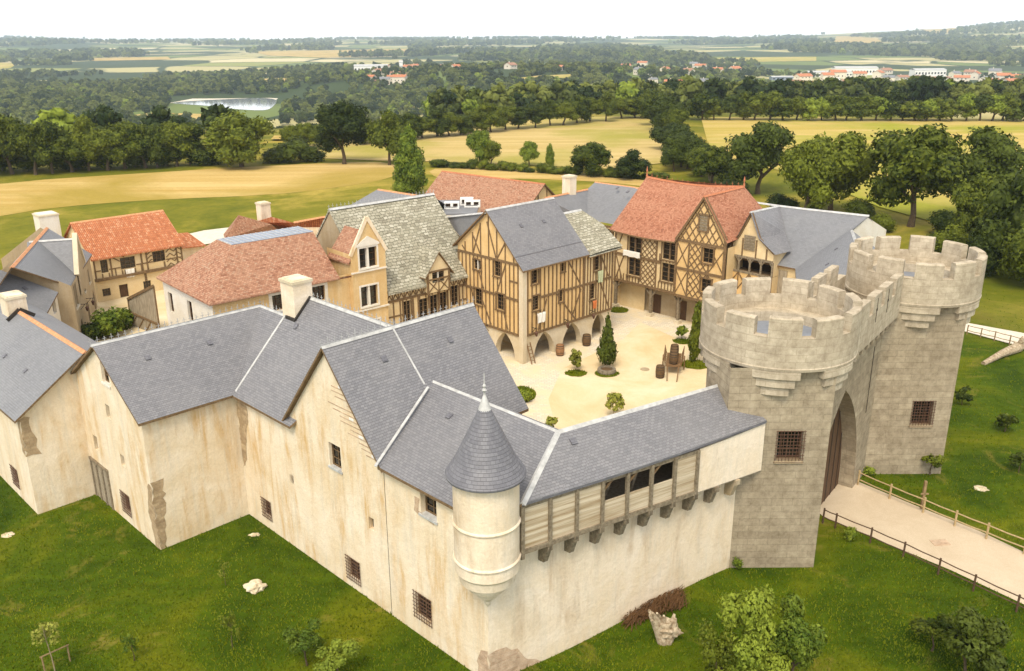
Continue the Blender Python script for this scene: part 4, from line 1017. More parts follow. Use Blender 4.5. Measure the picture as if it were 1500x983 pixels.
T=Timber(P4); T.holes=[(s-a/2-.05,z-b/2-.05,s+a/2+.05,z+b/2+.05) for s,z,a,b in w4]
for z in (4.0,zc4,ze4-.1): T.rail(0,L4,z,.22,.08)
T.crosses(.05,4.6,zc4,ze4-.1,7,.08); T.crosses(7.0,L4,zc4,ze4-.1,5,.08); T.studs(.05,L4-.1,4.0,zc4,.75); T.rail(0,3,5.6,.14); T.rail(8.3,L4,5.6,.14)
for s,z,a,b in w4:
    T.holes=[]; T.beam((s-a/2-.05,4.0),(s-a/2-.05,zc4),.13,.09); T.beam((s+a/2+.05,4.0),(s+a/2+.05,zc4),.13,.09)
T.done(root); addwin(root,P4,w4,0,bars=(2,5),mull=('timber',.08))
rb=MB(); o=.45; sl=(zr4-ze4)/v4
A_,B_,C_,D_=H4f.w(-1.6,-o,ze4-o*sl)+e,H4f.w(L4+.25,-o,ze4-o*sl)+e,H4f.w(L4-.1,v4,zr4)+e,H4f.w(-1.6,v4,zr4)+e
A_=H4f.w(.0,-o,ze4-o*sl)+e; A0=H4f.w(-1.6,.9,ze4+.9*sl)+e; A1=H4f.w(.0,.9,ze4+.9*sl)+e
rb.slab([A_,B_,C_,D_,A0,A1],.2,'stone_roof','stone_roof'); rb.slab([D_,C_,H4f.w(L4+.2,12.4,ze4-.4)+e,H4f.w(-1.6,12.4,ze4-.4)+e],.2,'stone_roof','stone_roof')
rf=rb.build('roof',root); ridge(rf,D_,C_,'lead',.5,True)
# its wall dormer
sL,_=P4.px(622,430); sR,_=P4.px(655,420); sm,za=P4.px(641.5,366); wd=(sR-sL)*.5; sm=(sL+sR)/2; _,zs=P4.px(641,393); zs=za-1.7
dm=MB(); dwn=(*P4.px(636,402),1.35,1.25)
facade(dm,P4,[(sL,zc4+.1),(sR,zc4+.1),(sR,zs),(sm,za-.1),(sL,zs)],[rect(sm,dwn[1],1.4,1.2)],'infill_pale',out=.52)
k=H4f.v; nb=lambda s,z,b: P4.w(s,z,-b)
dm.face([P4.w(sL,zc4+.1,.52),P4.w(sL,zs,.52),nb(sL,zs,3)],'infill_pale'); dm.face([P4.w(sR,zc4+.1,.52),nb(sR,zs,3),P4.w(sR,zs,.52)],'infill_pale')
dor=dm.build('dormer',root)
dm=MB(); dm.slab([P4.w(sL-.35,zs-.45,.75),P4.w(sm,za+.1,.75),nb(sm,za+.1,4.6),nb(sL-.35,zs-.45,2.2)],.12,'stone_roof','timber'); dm.slab([P4.w(sR+.35,zs-.45,.75),nb(sR+.35,zs-.45,2.2),nb(sm,za+.1,4.6),P4.w(sm,za+.1,.75)],.12,'stone_roof','timber'); dm.build('dormer_roof',dor)
T=Timber(P4,out=.52); T.rail(sL,sR,zs-.05,.16); T.rail(sL,sR,zc4+1.35,.14); T.post(sL+.08,zc4,zs); T.post(sR-.08,zc4,zs); T.crosses(sL+.1,sR-.1,zc4+.1,zc4+1.3,2,.08); T.mb.build('dormer_frame',dor)
window(dor,P4,sm,dwn[1],1.4,1.2,out=.52,depth=.2,fr='timber',mull=('plaster_white',.12))
# ---- ochre house with brown hipped roof and zinc top -------------------------------------------------
H5=Fr(-23.1,65.5,41.3); L5=12.6; W5=10.1; ze5=10.4
root=thing('hipped_house',H5.w(6,5,YD),'ochre house with brown-tiled hipped roof, flat zinc top and tall stone-framed gable windows','house')
P5=Pl(H5.w(0,0),H5.w(L5,0)); P5l=Pl(H5.w(0,W5),H5.w(0,0)); P5g=Pl(H5.w(0,-.5),H5.w(20,-.5))
w5=hp(P5,[(410,439,1.25,1.3),(467,427,1.25,1.3),(398,440,.1,.1)])[:2]; w5l=hp(P5l,[(251,438,.95,1.75),(279,451,.95,1.75)])
g0,_=P5g.px(517,400); g1,_=P5g.px(567,400); gm,zg=P5g.px(536,318); _,zk=P5g.px(567,362)
w5g=hp(P5g,[(540.5,375,1.75,1.75),(542,431,1.7,1.8),(545,478,1.6,1.3)])
mb=MB(); facade(mb,P5,[(0,0),(g0+.3,0),(g0+.3,ze5),(0,ze5)],[rect(*q) for q in w5],'plaster_yellow'); facade(mb,P5l,[(0,0),(W5,0),(W5,ze5),(0,ze5)],[rect(*q) for q in w5l],'plaster_white')
facade(mb,P5g,[(g0,0),(g1,0),(g1,zk),((g0+g1)/2,zg),(g0,zk)],[rect(*q) for q in w5g],'plaster_yellow',depth=.35)
for s in (g0,g1):
    q=[P5g.w(s,0,0),P5g.w(s,0,-4),P5g.w(s,zk,-4),P5g.w(s,zk,0)]; mb.face(q if s==g1 else q[::-1],'plaster_yellow')
mb.build('wall',root)
for q in w5: window(root,P5,*q,fr='door_wood',bars=(3,3),surround=('plaster_white',.28))
for q in w5l: window(root,P5l,*q,fr='door_wood',bars=(2,3))
for i,q in enumerate(w5g): window(root,P5g,*q,depth=.35,fr='door_wood',bars=(2,3),surround=('plaster_white',.16),mull=('plaster_white',.2),sill='plaster_white')
for z in (w5g[1][1]-1.25,w5g[0][1]-1.2): mb=MB(); mb.box(P5g.w(g0-.05 if z>w5g[1][1] else g0-3,z,.12 if z>w5g[1][1] else .12),P5g.d*(g1-g0+.1+(0 if z>w5g[1][1] else 3)),P5g.n*-.2,Vector((0,0,.13)),'plaster_white'); mb.build('cornice',root)
mb=MB(); s,z,_,_=w5g[0]; z+=1.05; o=.10
P=[(s-1.15,z),(s+1.15,z),(s+1.15,z+.15),(s,z+.85),(s-1.15,z+.15)]
mb.face([P5g.w(a,b,o) for a,b in P],'plaster_white')
for i in range(5): a,b=P[i],P[(i+1)%5]; mb.face([P5g.w(*b,o),P5g.w(*a,o),P5g.w(*a,0),P5g.w(*b,0)],'plaster_white')
mb.build('pediment',root)
zz=13.5; h=3.65; t0,t1,t2,t3=H5.w(h,h,zz),H5.w(L5-1.5,h,zz),H5.w(L5-1.5,W5-h,zz),H5.w(h,W5-h,zz)
o=.35; q0,q1,q2,q3=H5.w(-o,-o,ze5-.2),H5.w(g0+.3,-o,ze5-.2),H5.w(L5+1,W5+o,ze5-.2),H5.w(-o,W5+o,ze5-.2)
rb=MB(); z_=e
rb.slab([q0+z_,q1+z_,H5.w(L5-1.5,-o,ze5-.2)+z_,t1+z_,t0+z_],.16,'brown_tile'); rb.slab([q3+z_,q0+z_,t0+z_,t3+z_],.16,'brown_tile'); rb.slab([q2+z_,q3+z_,t3+z_,t2+z_],.16,'brown_tile'); rb.slab([H5.w(L5-1.5,-o,ze5-.2)+z_,q2+z_,t2+z_,t1+z_],.16,'brown_tile')
# cross roof of the tall gable
gc=(g0+g1)/2; rg_=zg-1.15; bk=3.6; zkk=zk; zk=zk-.55
rb.slab([P5g.w(g0-.25,zk-.15,-.1),P5g.w(gc,rg_,-.1),P5g.w(gc,rg_,-bk),P5g.w(g0-.25,zk-.15,-bk)],.14,'brown_tile'); rb.slab([P5g.w(g1+.1,zk-.1,-.1),P5g.w(g1+.1,zk-.1,-bk),P5g.w(gc,rg_,-bk),P5g.w(gc,rg_,-.1)],.14,'brown_tile')
zk=zkk; rf=rb.build('roof',root)
mb=MB(); mb.bar(P5g.w(g0-.1,zk-.1,.02),P5g.w(gc,zg+.12,.02),.16,.3,'plaster'); mb.bar(P5g.w(g1+.1,zk-.1,.02),P5g.w(gc,zg+.12,.02),.16,.3,'plaster'); mb.build('gable_coping',root)
mb=MB(); u=Vector((0,0,.17)); mb.slab([t0+u,t1+u,t2+u,t3+u],.1,'zinc')
for i in range(16):
    a=t0+(t1-t0)*(i/15)+u; b=t3+(t2-t3)*(i/15)+u; mb.bar(a,b,.05,.08,'lead')
mb.build('zinc_top',rf)
# small slate roof in front of it
root=thing('slate_outhouse',at(345,470,1),'small outbuilding with grey slate gable roof behind the crested ridge','outbuilding')
a,b,c=at(346,437,9.4),at(318,455,8.0),at(372,446,9.0); bd=Vector((F.u[0],F.u[1],0)); mb=MB()
pk=at(346,437,9.6); dlt=Vector((F.v[0],F.v[1],0)); x1=pk+dlt*2.6+Vector((0,0,-1.9)); x2=pk-dlt*2.6+Vector((0,0,-1.9)); 
mb.slab([pk,pk+bd*4,x1+bd*4,x1],.12,'slate','lead'); mb.slab([pk,x2,x2+bd*4,pk+bd*4],.12,'slate','lead'); mb.build('roof',root)
mb=MB(); mb.face([x1+bd*.2,Vector((x1.x,x1.y,1))+bd*.2,Vector((x2.x,x2.y,1))+bd*.2,x2+bd*.2,pk+bd*.2],'plaster_white'); mb.build('wall',root)
# ---- orange-tiled half-timbered house ------------------------------------------------------------------
H6=Fr(-46.9,96.7,43.5)
P6=Pl(H6.w(0,0),H6.w(10.3,0)); w6=hp(P6,[(154,384,.8,1.5),(188.5,379,1.7,1.35),(234,370,1.5,1.3),(157,422,.9,.9),(183,423,1.0,2.0),(217,413,.9,1.2)])
up=w6[:3]; lo=w6[3:]
Hh=house('half_timbered_house','half-timbered house under a bright orange canal-tile roof','house',H6,10.3,9.4,.8,6.25,9.4,'infill_pale','canal_tile',holes={'F':[rect(*q) for q in w6]},ridgem='orange_ridge',oh=.45,rakem='canal_tile'); root=Hh['root']
T=Timber(P6,out=.01); T.holes=[(s-a/2-.05,z-b/2-.05,s+a/2+.05,z+b/2+.05) for s,z,a,b in w6]
T.rail(-.1,10.4,3.6,.3,.3); T.rail(0,10.3,6.1,.2); T.rail(0,10.3,4.6,.12)
for x in (.1,1.9,3.4,5.4,6.0,8.0,9.6,10.2): T.post(x,3.6,6.1,.17)
T.studs(.1,6,3.6,4.6,.7); T.chevron(6.1,7.9,4.6,6.0,3); T.chevron(8.3,10.2,3.7,6.0,4); T.beam((2.0,6.0),(3.9,4.6),.12); T.post(5.6,1,3.6,.25); T.done(root)
addwin(root,P6,[w6[0],w6[1],w6[2],w6[3],w6[5]],.0,bars=(3,3)); window(root,P6,*w6[4],fr='door_wood',glass='door_wood',bars=(1,1))
c=at(73,333,8.3); root=thing('house_chimney',(c.x,c.y,7),'large square white chimney block standing behind the orange tile roof','chimney')
chimney(root,(H6.u[0],H6.u[1]),(c.x,c.y),2.1,2.1,5.0,10.3,'plaster_white',name='chimney_stack')
q=Fr(*at(262,356,4.6)[:2],43.5); root=thing('lean_to',q.w(1.5,1.5,1),'little orange-tiled lean-to at the right end of the orange roof','outbuilding')
mb=MB(); mb.slab([q.w(.2,-.6,4.5),q.w(3.4,-.6,4.3),q.w(2.6,2.6,5.6),q.w(-.2,2.6,5.8)],.14,'canal_tile'); mb.build('roof',root); mb=MB(); facade(mb,Pl(q.w(0,0),q.w(3.2,0)),[(0,.5),(3.2,.5),(3.2,4.3),(0,4.3)],[],'plaster'); facade(mb,Pl(q.w(3.2,0),q.w(3.2,3)),[(0,.5),(3,.5),(3,5.2),(0,4.3)],[],'plaster'); mb.build('wall',root)
# ---- stone house at left, slate roof with orange ridge ----------------------------------------------------
O7=Vector((-42.0,81.6,0)); H7=Fr(O7.x,O7.y,108); L7=14.2; ze7=7.2
root=thing('stone_house',H7.w(7,3,YD),'brown stone house with slate roof, orange tiled ridge and arched doorways facing the left yard','house')
P7=Pl(H7.w(0,0),H7.w(L7,0)); w7=hp(P7,[(112,426,1.9,2.3),(124,410,.9,1.6),(131,398,.9,1.5)])
d7=[arch(P7.px(120,466)[0],YD,1.2,2.2,1,5),arch(P7.px(131,452)[0],YD,1.2,2.5,1,5),arch(P7.px(140,441)[0],YD,1.2,2.4,1,5)]
mb=MB(); facade(mb,P7,[(0,0),(L7,0),(L7,ze7),(0,ze7)],[rect(*q) for q in w7]+d7,'old_stone')
P7l=Pl(H7.w(-3.2,8.6),H7.w(0,0)); lc=P7l.L
facade(mb,P7l,[(0,0),(lc,0),(lc,ze7),(lc*.5,10.3),(0,7.3)],[],'old_stone'); facade(mb,Pl(H7.w(L7,0),H7.w(L7,8.6)),[(0,0),(8.6,0),(8.6,7.2),(4.3,10.3),(0,ze7)],[],'old_stone')
mb.build('wall',root)
for i,q in enumerate(w7): window(root,P7,*q,fr='door_wood',bars=(2,3),mull=('old_stone',.14) if i==0 else None,sill='limestone')
for a in d7: sx=sum(p[0] for p in a)/len(a); window(root,P7,a[-1][0]+.6,YD+.95,1.2,1.9,glass='door_wood')
rb=MB(); K=at(18,383,10.5); K2=at(70,326,10.5); ea=at(105,412,7.0); eb=H7.w(L7,-.3,7.0); mid=at(113,392,7.2)
rb.slab([K,ea,eb,K2],.15,'slate_plain','timber'); wv_=Vector((K.x-ea.x,K.y-ea.y,0)); rb.slab([K2,Vector((2*K2.x-eb.x,2*K2.y-eb.y,7.0)),Vector((2*K.x-ea.x+1,2*K.y-ea.y,7.0)),K],.15,'slate_plain','timber')
rf=rb.build('roof',root); ridge(rf,K,K2,'orange_ridge',.42,False,'ridge_tiles')
# cross gable with stone parapet
sA,zA=P7.px(111,338); sB,_=P7.px(113,388); 
g=[(sA-2.6,ze7-.2),(sA+2.6,ze7-.2),(sA,zA)]
mb=MB(); facade(mb,P7,[(sA-2.6,5),(sA+2.6,5),(sA+2.6,ze7),(sA,zA),(sA-2.6,ze7)],[],'old_stone',out=.1); mb.bar(P7.w(sA-2.7,ze7,0),P7.w(sA,zA+.15,0),.45,.3,'limestone'); mb.bar(P7.w(sA+2.7,ze7,0),P7.w(sA,zA+.15,0),.45,.3,'limestone'); cg=mb.build('cross_gable',root)
mb=MB(); zz=zA-.35; mb.slab([P7.w(sA-2.6,ze7-.3,-.2),P7.w(sA,zz,-.2),P7.w(sA,zz,-4.4),P7.w(sA-2.6,ze7-.3,-4.4)],.12,'slate_plain','lead'); mb.slab([P7.w(sA,zz,-.2),P7.w(sA+2.6,ze7-.3,-.2),P7.w(sA+2.6,ze7-.3,-4.4),P7.w(sA,zz,-4.4)],.12,'slate_plain','lead'); o=mb.build('cross_roof',root); ridge(o,P7.w(sA,zz+.03,-.1),P7.w(sA,zz+.03,-4.2),'lead',.3,False)
lantern(P7,119,450,'iron lantern over the nearest arched door of the left yard'); lantern(P7,128,441,'iron lantern between the arched doors of the left yard')
# ---- plain slate roof in front of it
root=thing('slate_house',at(40,450,1),'low house with plain slate roof and white gable end before the brown stone house','house')
ra=at(86,421,7.0); s_8,z_8=P7l.px(-5,385,.15); rb_=P7l.w(s_8,z_8,.15); lo_=at(66,457,5.8); dn=lo_-ra; rb=MB()
lo2=rb_+dn*2.6; lo1=ra+dn*1.0; far1=lo1+(dn*1.6)
rb.slab([ra,rb_,rb_+dn*1.9,ra+dn*1.7],.15,'slate_plain','timber'); rf=rb.build('roof',root)
P8=Pl(ra+dn*1.6-Vector((.2,0,0)),ra-Vector((.2,0,0))); mb=MB(); w8=hp(P8,[(80,441,.8,1.4)])
facade(mb,P8,[(0,.0),(P8.L,.0),(P8.L,6.85),(0,6.85-1.2*1.6)],[rect(*q) for q in w8],'plaster_white'); mb.build('wall',root); window(root,P8,*w8[0],fr='plaster_white',bars=(2,1))
for q_ in ((37,415),): p,n=onplane(*q_,ra,rb_,lo_); vent(rf,p,n)
# timber screen by the white wall
a,b=at(190,476,1.0),at(236,476,1.0); PP=Pl(at(187,474,1.2),at(232,474,1.2)); PP=Pl((-39.8,88.3),(-34.9,84.2))
root=thing('timber_screen',PP.w(2,1),'tall grey timber screen wall with sloping top beside the white wall','fence')
sa,za_=PP.px(188,432); sb,zb_=PP.px(226,413); s3,z3=PP.px(189,479); s4,z4=PP.px(233,479)
mb=MB(); n=16; A=[(sa,.9,za_),(sb,.9,zb_)]
for i in range(n):
    x0=sa+(sb-sa)*i/n; x1=sa+(sb-sa)*(i+.93)/n; z0=za_+(zb_-za_)*i/n
    mb.box(PP.w(x0,.9,0),PP.d*(x1-x0),PP.n*-.05,Vector((0,0,z0-.9)),'planks_grey')
mb.build('boarding',root); T=Timber(PP,'timber'); T.beam((sa,za_),(sb,zb_),.25,.12); T.beam((sa,za_-1.4),(sb,za_-1.6),.2,.1); T.post(sa,.9,za_); T.post(sb,.9,zb_); 
for i in range(4): T.beam((sa+(sb-sa)*i/4,1),(sa+(sb-sa)*(i+1)/4,za_-1.5),.1)
T.done(root)
# ---- long red-tiled half-timbered house with the lattice gable ------------------------------------------
X=Fr(11.2,94.0,-46.0)
root=thing('half_timbered_house',X.w(6,4,YD),'large lattice-timbered house with red tile roof and tall front gable behind the courtyard','house')
gL=8.15; PX=Pl(X.w(0,0),X.w(20,0)); gR=PX.px(1063,420)[0]; 
j0,j1,j2=4.2,7.2,10.0
sg,zg=PX.px(1038,291); _,zgr=PX.px(1063,352)
wx=hp(PX,[(932,350,1.7,2.1),(983,358,1.8,2.1),(930,393,1.6,1.9),(980,402,1.8,1.95)],j2-.3); wg=hp(PX,[(1040.5,377,1.25,1.5),(1037,421,1.2,1.4),(1035,329,.9,1.5)])
mb=MB(); facade(mb,PX,[(0,j0),(gL,j0),(gL,j2),(0,j2)],[rect(*q) for q in wx],'infill_pale')
facade(mb,PX,[(gL,j0-.1),(gR,j0-.1),(gR,zgr),(sg,zg-.1),(gL,j2)],[rect(*q) for q in wg[:2]],'infill',out=.25)
mb.face([PX.w(gL,j0-.1,0),PX.w(gL,j0-.1,.25),PX.w(gL,j2,.25),PX.w(gL,j2,0)],'infill')
facade(mb,Pl(X.w(0,1.6),X.w(gR,1.6)),[(0,.5),(gR,.5),(gR,j0),(0,j0)],[],'old_stone'); mb.box(X.w(0,0,j0-.12),X.w(gR,0,0)-X.w(0,0,0),X.w(0,1.7,0)-X.w(0,0,0),Vector((0,0,.1)),'timber')
facade(mb,Pl(X.w(0,10),X.w(0,0)),[(0,0),(10,0),(10,j2),(5,14.8),(0,j2)],[],'infill_pale'); facade(mb,Pl(X.w(gR,0),X.w(gR,10)),[(0,0),(10,0),(10,j2),(0,j2)],[],'infill_pale'); facade(mb,Pl(X.w(gR,10),X.w(0,10)),[(0,0),(gR,0),(gR,j2),(0,j2)],[],'infill_pale')
mb.build('wall',root)
T=Timber(PX,'timber'); hl=lambda L:[(s-a/2-.08,z-b/2-.08,s+a/2+.08,z+b/2+.08) for s,z,a,b in L]; T.holes=hl(wx)
for z in (j0+.05,j1,j2-.2): T.rail(0,gL,z,.26,.1)
for x in (.1,1.9,3.4,5.6,gL-.1): T.post(x,j0,j2,.18)
T.lattice([(3.5,j0+.1),(5.5,j0+.1),(5.5,j1-.1),(3.5,j1-.1)],.62,.08,1.0); T.lattice([(3.5,j1+.1),(5.5,j1+.1),(5.5,j2-.1),(3.5,j2-.1)],.62,.08,1.0)
T.studs(.1,3.4,j0,j0+.9,.4); T.studs(5.6,gL-.1,j0,j0+.9,.4); T.studs(5.6,gL,j1,j1+.9,.4); T.beam((.2,j0+.1),(1.3,j1-.1),.12); T.beam((.2,j1+.1),(1.2,j2-.1),.12); T.beam((1.2,j0+.1),(.2,j1-.1),.1)
for s,z,a,b in wx:
    T.holes=[]; T.post(s-a/2-.08,z-b/2-.1,z+b/2+.2,.14); T.post(s+a/2+.08,z-b/2-.1,z+b/2+.2,.14); T.rail(s-a/2-.2,s+a/2+.2,z-b/2-.08,.14,.12)
T.done(root)
T=Timber(PX,'timber',out=.25); T.holes=hl(wg)
for z in (j0,j1-.1,j2+.0): T.rail(gL,gR,z,.26,.1)
T.post(gL+.1,j0,j2,.24,.11); T.post(gR-.1,j0,zgr,.28,.12); T.post(gL+1.6,j0,j2,.16); T.post(gR-1.9,j0,j2,.16)
T.lattice([(gL+1.7,j0+.1),(gR-2.0,j0+.1),(gR-2.0,j1-.2),(gL+1.7,j1-.2)],.7,.1,1.2); T.lattice([(gL+1.7,j1),(gR-2.0,j1),(gR-2.0,j2-.1),(gL+1.7,j2-.1)],.7,.1,1.2)
T.crosses(gL+.1,gL+1.6,j0+.1,j1-.2,1); T.crosses(gL+.1,gL+1.6,j1,j2-.1,1); T.crosses(gR-1.9,gR-.1,j0+.1,j1-.2,1); T.crosses(gR-1.9,gR-.1,j1,j2-.1,1)
T.lattice([(gL+.2,j2+.1),(gR-.2,j2+.1),(sg,zg-.3)],.78,.1,1.5)
for s,z,a,b in wg:
    T.holes=[]; T.post(s-a/2-.08,z-b/2-.1,z+b/2+.1,.14,.12); T.post(s+a/2+.08,z-b/2-.1,z+b/2+.1,.14,.12); T.rail(s-a/2-.2,s+a/2+.2,z-b/2-.08,.14,.14); T.rail(s-a/2-.2,s+a/2+.2,z+b/2+.08,.14,.14)
T.beam((gL,j2),(sg,zg),.25,.16); T.beam((gR,zgr-.1),(sg,zg),.25,.16); T.done(root)
addwin(root,PX,wx,0,bars=(2,4),mull=('timber',.16)); addwin(root,PX,wg[:2],.25,bars=(2,3))
s,z,a,b=wg[2]; mb=MB(); 
for i in range(5): mb.box(PX.w(s-a/2,z-b/2+i*b/5,.33),PX.d*a,PX.n*-.05,Vector((0,0,b/5*.8)),'timber_grey')
mb.build('shutter',root)
for x in (.2,5.0,gL+.4,gL+3.0):
    mb=MB(); mb.box(PX.w(x-.14,YD+.35,-.05),PX.d*.28,PX.n*-.28,Vector((0,0,j0-YD-.45)),'timber_grey'); mb.box(PX.w(x-.3,YD-.1,.1),PX.d*.6,PX.n*-.6,Vector((0,0,.5)),'limestone')
    for sg_ in (-1,1): mb.bar(PX.w(x,j0-1.0,-.19),PX.w(x+sg_*.7,j0-.15,-.19),.14,.14,'timber_grey')
    mb.build('porch_post',root)
PI=Pl(X.w(0,1.6),X.w(gR,1.6))
for x,w_ in ((.9,1.0),(4.3,1.0),(7.3,1.3),(10.6,1.1)):
    mb=MB(); mb.box(PI.w(x,YD,.05),PI.d*w_,PI.n*-.05,Vector((0,0,2.1)),'door_wood'); mb.build('door',root)
rL,rR=at(950,262,14.8),at(1092,278,15.0); gA=PX.w(sg,zg+.1,.55); rb=MB()
eL=PX.w(-.45,j2-.25,.5); eM=PX.w(gL-.1,j2-.25,.5); eR=PX.w(gR+.2,zgr-.35,.5)
n=10; pts=[eL+(eM-eL)*i/n-Vector((0,0,.18*math.sin(math.pi*i/n))) for i in range(n+1)]
def sagr(t): return rL+(rR-rL)*t+Vector((0,0,-.35*math.sin(math.pi*t)+.1))
up_=[sagr(i/n*.62) for i in range(n+1)]
for i in range(n): rb.face([pts[i],pts[i+1],up_[i+1],up_[i]],'red_tile'); rb.face([pts[i]-Vector((0,0,.16)),pts[i+1]-Vector((0,0,.16)),pts[i+1],pts[i]],'timber')
rb.face([eM,gA,sagr(1.0),sagr(.62)],'red_tile'); rb.face([gA,eR,X.w(gR+.5,5.5,11.2),rR+Vector((0,0,.1))],'red_tile')
hipR=at(1113,300,11.8); rb.face([rR+Vector((0,0,.1)),X.w(gR+.5,5.5,11.2),X.w(gR+1.2,9,9.8)],'red_tile')
bks=Vector((X.v[0],X.v[1],0))*5.3+Vector((0,0,-4.9)); rb.face([rL,rR+Vector((0,0,.1)),rR+bks,rL+bks],'red_tile'); rb.face([rL,rL+bks,eL],'red_tile'); rb.face([eM-Vector((0,0,.25)),gA-Vector((0,0,.25)),gA,eM],'timber'); rb.face([gA-Vector((0,0,.25)),eR-Vector((0,0,.25)),eR,gA],'timber')
rf=rb.build('roof',root); 
for i in range(6): ridge(rf,sagr(i/6),sagr((i+1)/6),'red_ridge',.3,True,'ridge_tiles','red_ridge',.5)
ridge(rf,gA,rR+Vector((0,0,.1)),'red_ridge',.3,False,'ridge_tiles')
mb=MB(); mb.lathe(rL,[(.12,14.9),(.05,15.3),(.1,15.5),(.02,16)],'red_ridge',8); mb.build('finial',rf); mb=MB(); mb.lathe(rR,[(.12,15.1),(.05,15.5),(.1,15.7),(.02,16.1)],'red_ridge',8); mb.build('finial',rf)
# ---- slate house left of it
lf=at(862,323,10.0); rt_=at(935,348,10.0); zz=13.2
root=thing('slate_house',(10,104,YD),'slate-roofed house with chimney and orange ridge left of the red roof','house')
r0,r1,r2_,r3=at(800,290,zz-.5),at(863,278,zz-.6),at(874,268,zz),at(938,277,zz); rb=MB()
rb.face([at(800,330,9.6),at(862,323,9.9),at(905,331,9.9),at(908,332,9.9),r3,r2_,r1,r0],'slate_plain'); bks=Vector((2,5,-3.2)); rb.face([r0,r1,r1+bks,r0+bks],'slate_plain'); rb.face([r2_,r3,r3+bks,r2_+bks],'slate_plain'); rb.face([r1,r2_,r2_+bks,r1+bks],'slate_plain'); rf=rb.build('roof',root)
ridge(rf,r0,r1,'orange_ridge',.35,False,'ridge_tiles'); ridge(rf,r2_,r3,'orange_ridge',.35,False,'ridge_tiles'); chimney(rf,(.7,.7),at(836,280,zz-.4)[:2],1.15,1.15,11.5,14.3,'plaster_pale')
q0_,q1_=at(862,325,9.8),at(905,333,9.8); P9=Pl(q0_,q1_+(q1_-q0_)); mb=MB(); w9=[(P9.L*.2,8.6,1.0,1.5),(P9.L*.4,8.6,1.0,1.5)]
facade(mb,P9,[(-5,0),(P9.L,0),(P9.L,9.7),(-5,9.7)],[rect(*q) for q in w9],'infill_pale'); mb.build('wall',root); addwin(root,P9,w9,0)
T=Timber(P9); T.rail(-5,P9.L,9.6); T.studs(-5,P9.L,4,9.6,.8); T.done(root)
for q_ in ((907,277),(922,283)): p,n=onplane(*q_,at(862,323,9.9),at(935,345,9.9),r2_); vent(rf,p,n)
# ---- slate hall with gabled gallery ---------------------------------------------------------------------
root=thing('slate_hall',X.w(20,4,YD),'long slate-roofed hall with gabled dormer and open timber gallery right of the red roof','house')
PY=PX; a0,_=PX.px(1066,390); a1,_=PX.px(1134,400); o=-1.3
dmx,dza=PX.px(1104,315,o) ; b0,zb0=PX.px(1067,400,o); b1,zb1=PX.px(1131,413,o); 
z1_=(PX.px(1100,384,o)[1]); zlow=(PX.px(1100,404,o)[1]); zr_=PX.px(1075,352,o)[1]
mb=MB(); facade(mb,PX,[(b0,.5),(b1,.5),(b1,zlow),(b0,zlow)],[],'infill',out=o)
facade(mb,PX,[(b0,z1_+.1),(b1,z1_+.1),(b1,z1_+1.1),(dmx+1.0,z1_+2.3),(dmx,dza-.1),(dmx-1.3,z1_+2.2),(b0,z1_+1.1)],[],'infill_pale',out=o)
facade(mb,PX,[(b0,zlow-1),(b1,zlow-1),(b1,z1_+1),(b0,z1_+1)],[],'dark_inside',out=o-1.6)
mb.box(PX.w(b0,zlow-.05,o),PX.d*(b1-b0),PX.n*-1.6,Vector((0,0,.05)),'timber')
facade(mb,PX,[(b1,.5),(20.4,.5),(20.4,8.8),(b1,8.8)],[],'infill_pale',out=-2.4)
q=[PX.w(b1,.5,o),PX.w(b1,.5,-4),PX.w(b1,z1_+1.1,-4),PX.w(b1,z1_+1.1,o)]; mb.face(q,'infill_pale')
mb.build('wall',root)
T=Timber(PX,'timber_grey',out=o); T.rail(b0,b1,z1_+.15,.22); T.rail(b0,b1,zlow,.22); n=4
for i in range(n+1):
    x=b0+(b1-b0)*i/n; T.post(x,zlow,z1_+.1,.17,.08)
    if i<n: T.beam((x,z1_-.4),(x+.35,z1_+.1),.1); T.beam((x+(b1-b0)/n,z1_-.4),(x+(b1-b0)/n-.35,z1_+.1),.1)
T.m='timber'; T.crosses(b0,b1,zlow-1.8,zlow-.1,4,.1)
for x in (dmx-.75,dmx+.75,dmx-1.9,dmx+1.9): T.post(x,z1_+.2,z1_+(2.0 if abs(x-dmx)<1 else 1.3),.14)
T.beam((b0-.1,z1_+1.0),(dmx-1.2,z1_+2.1),.2,.14); T.beam((dmx-1.2,z1_+2.1),(dmx,dza),.2,.14); T.beam((b1+.1,z1_+1.0),(dmx+1.1,z1_+2.2),.2,.14); T.beam((dmx+1.1,z1_+2.2),(dmx,dza),.2,.14); T.done(root)
mb=MB()
for i in range(5): mb.box(PX.w(dmx-.6,z1_+.9+i*.3,o+.09),PX.d*1.2,PX.n*-.05,Vector((0,0,.24)),'timber_grey')
mb.build('shutter',root)
mb=MB(); mb.box(PX.w(b1+.1,5.2,-2.3),PX.d*.9,PX.n*-.1,Vector((0,0,3.0)),'planks_grey'); mb.build('door',root)
xw=lambda u,v,z: X.w(u,v,z)
R0,R1,R1b,R2=at(1086,297,13.0),at(1144,306,13.0),at(1182,311,12.95),at(1275,322,13.05)
Q1=xw(22.9,7,12.0); E3=xw(20.1,2.15,8.68); E2=xw(b1-.2,2.15,8.68); E1=xw(gR+.15,2.15,8.68); rb=MB()
rb.face([E1,E2,R1,xw(gR+.15,8.5,13.0)],'slate_plain'); rb.face([E2,E3,R1b,R1],'slate_plain'); rb.face([E3,Q1,R2,R1b],'slate_plain')
e_=Vector((0,0,.15)); rb.face([E1-e_,E3-e_,E3,E1],'timber')
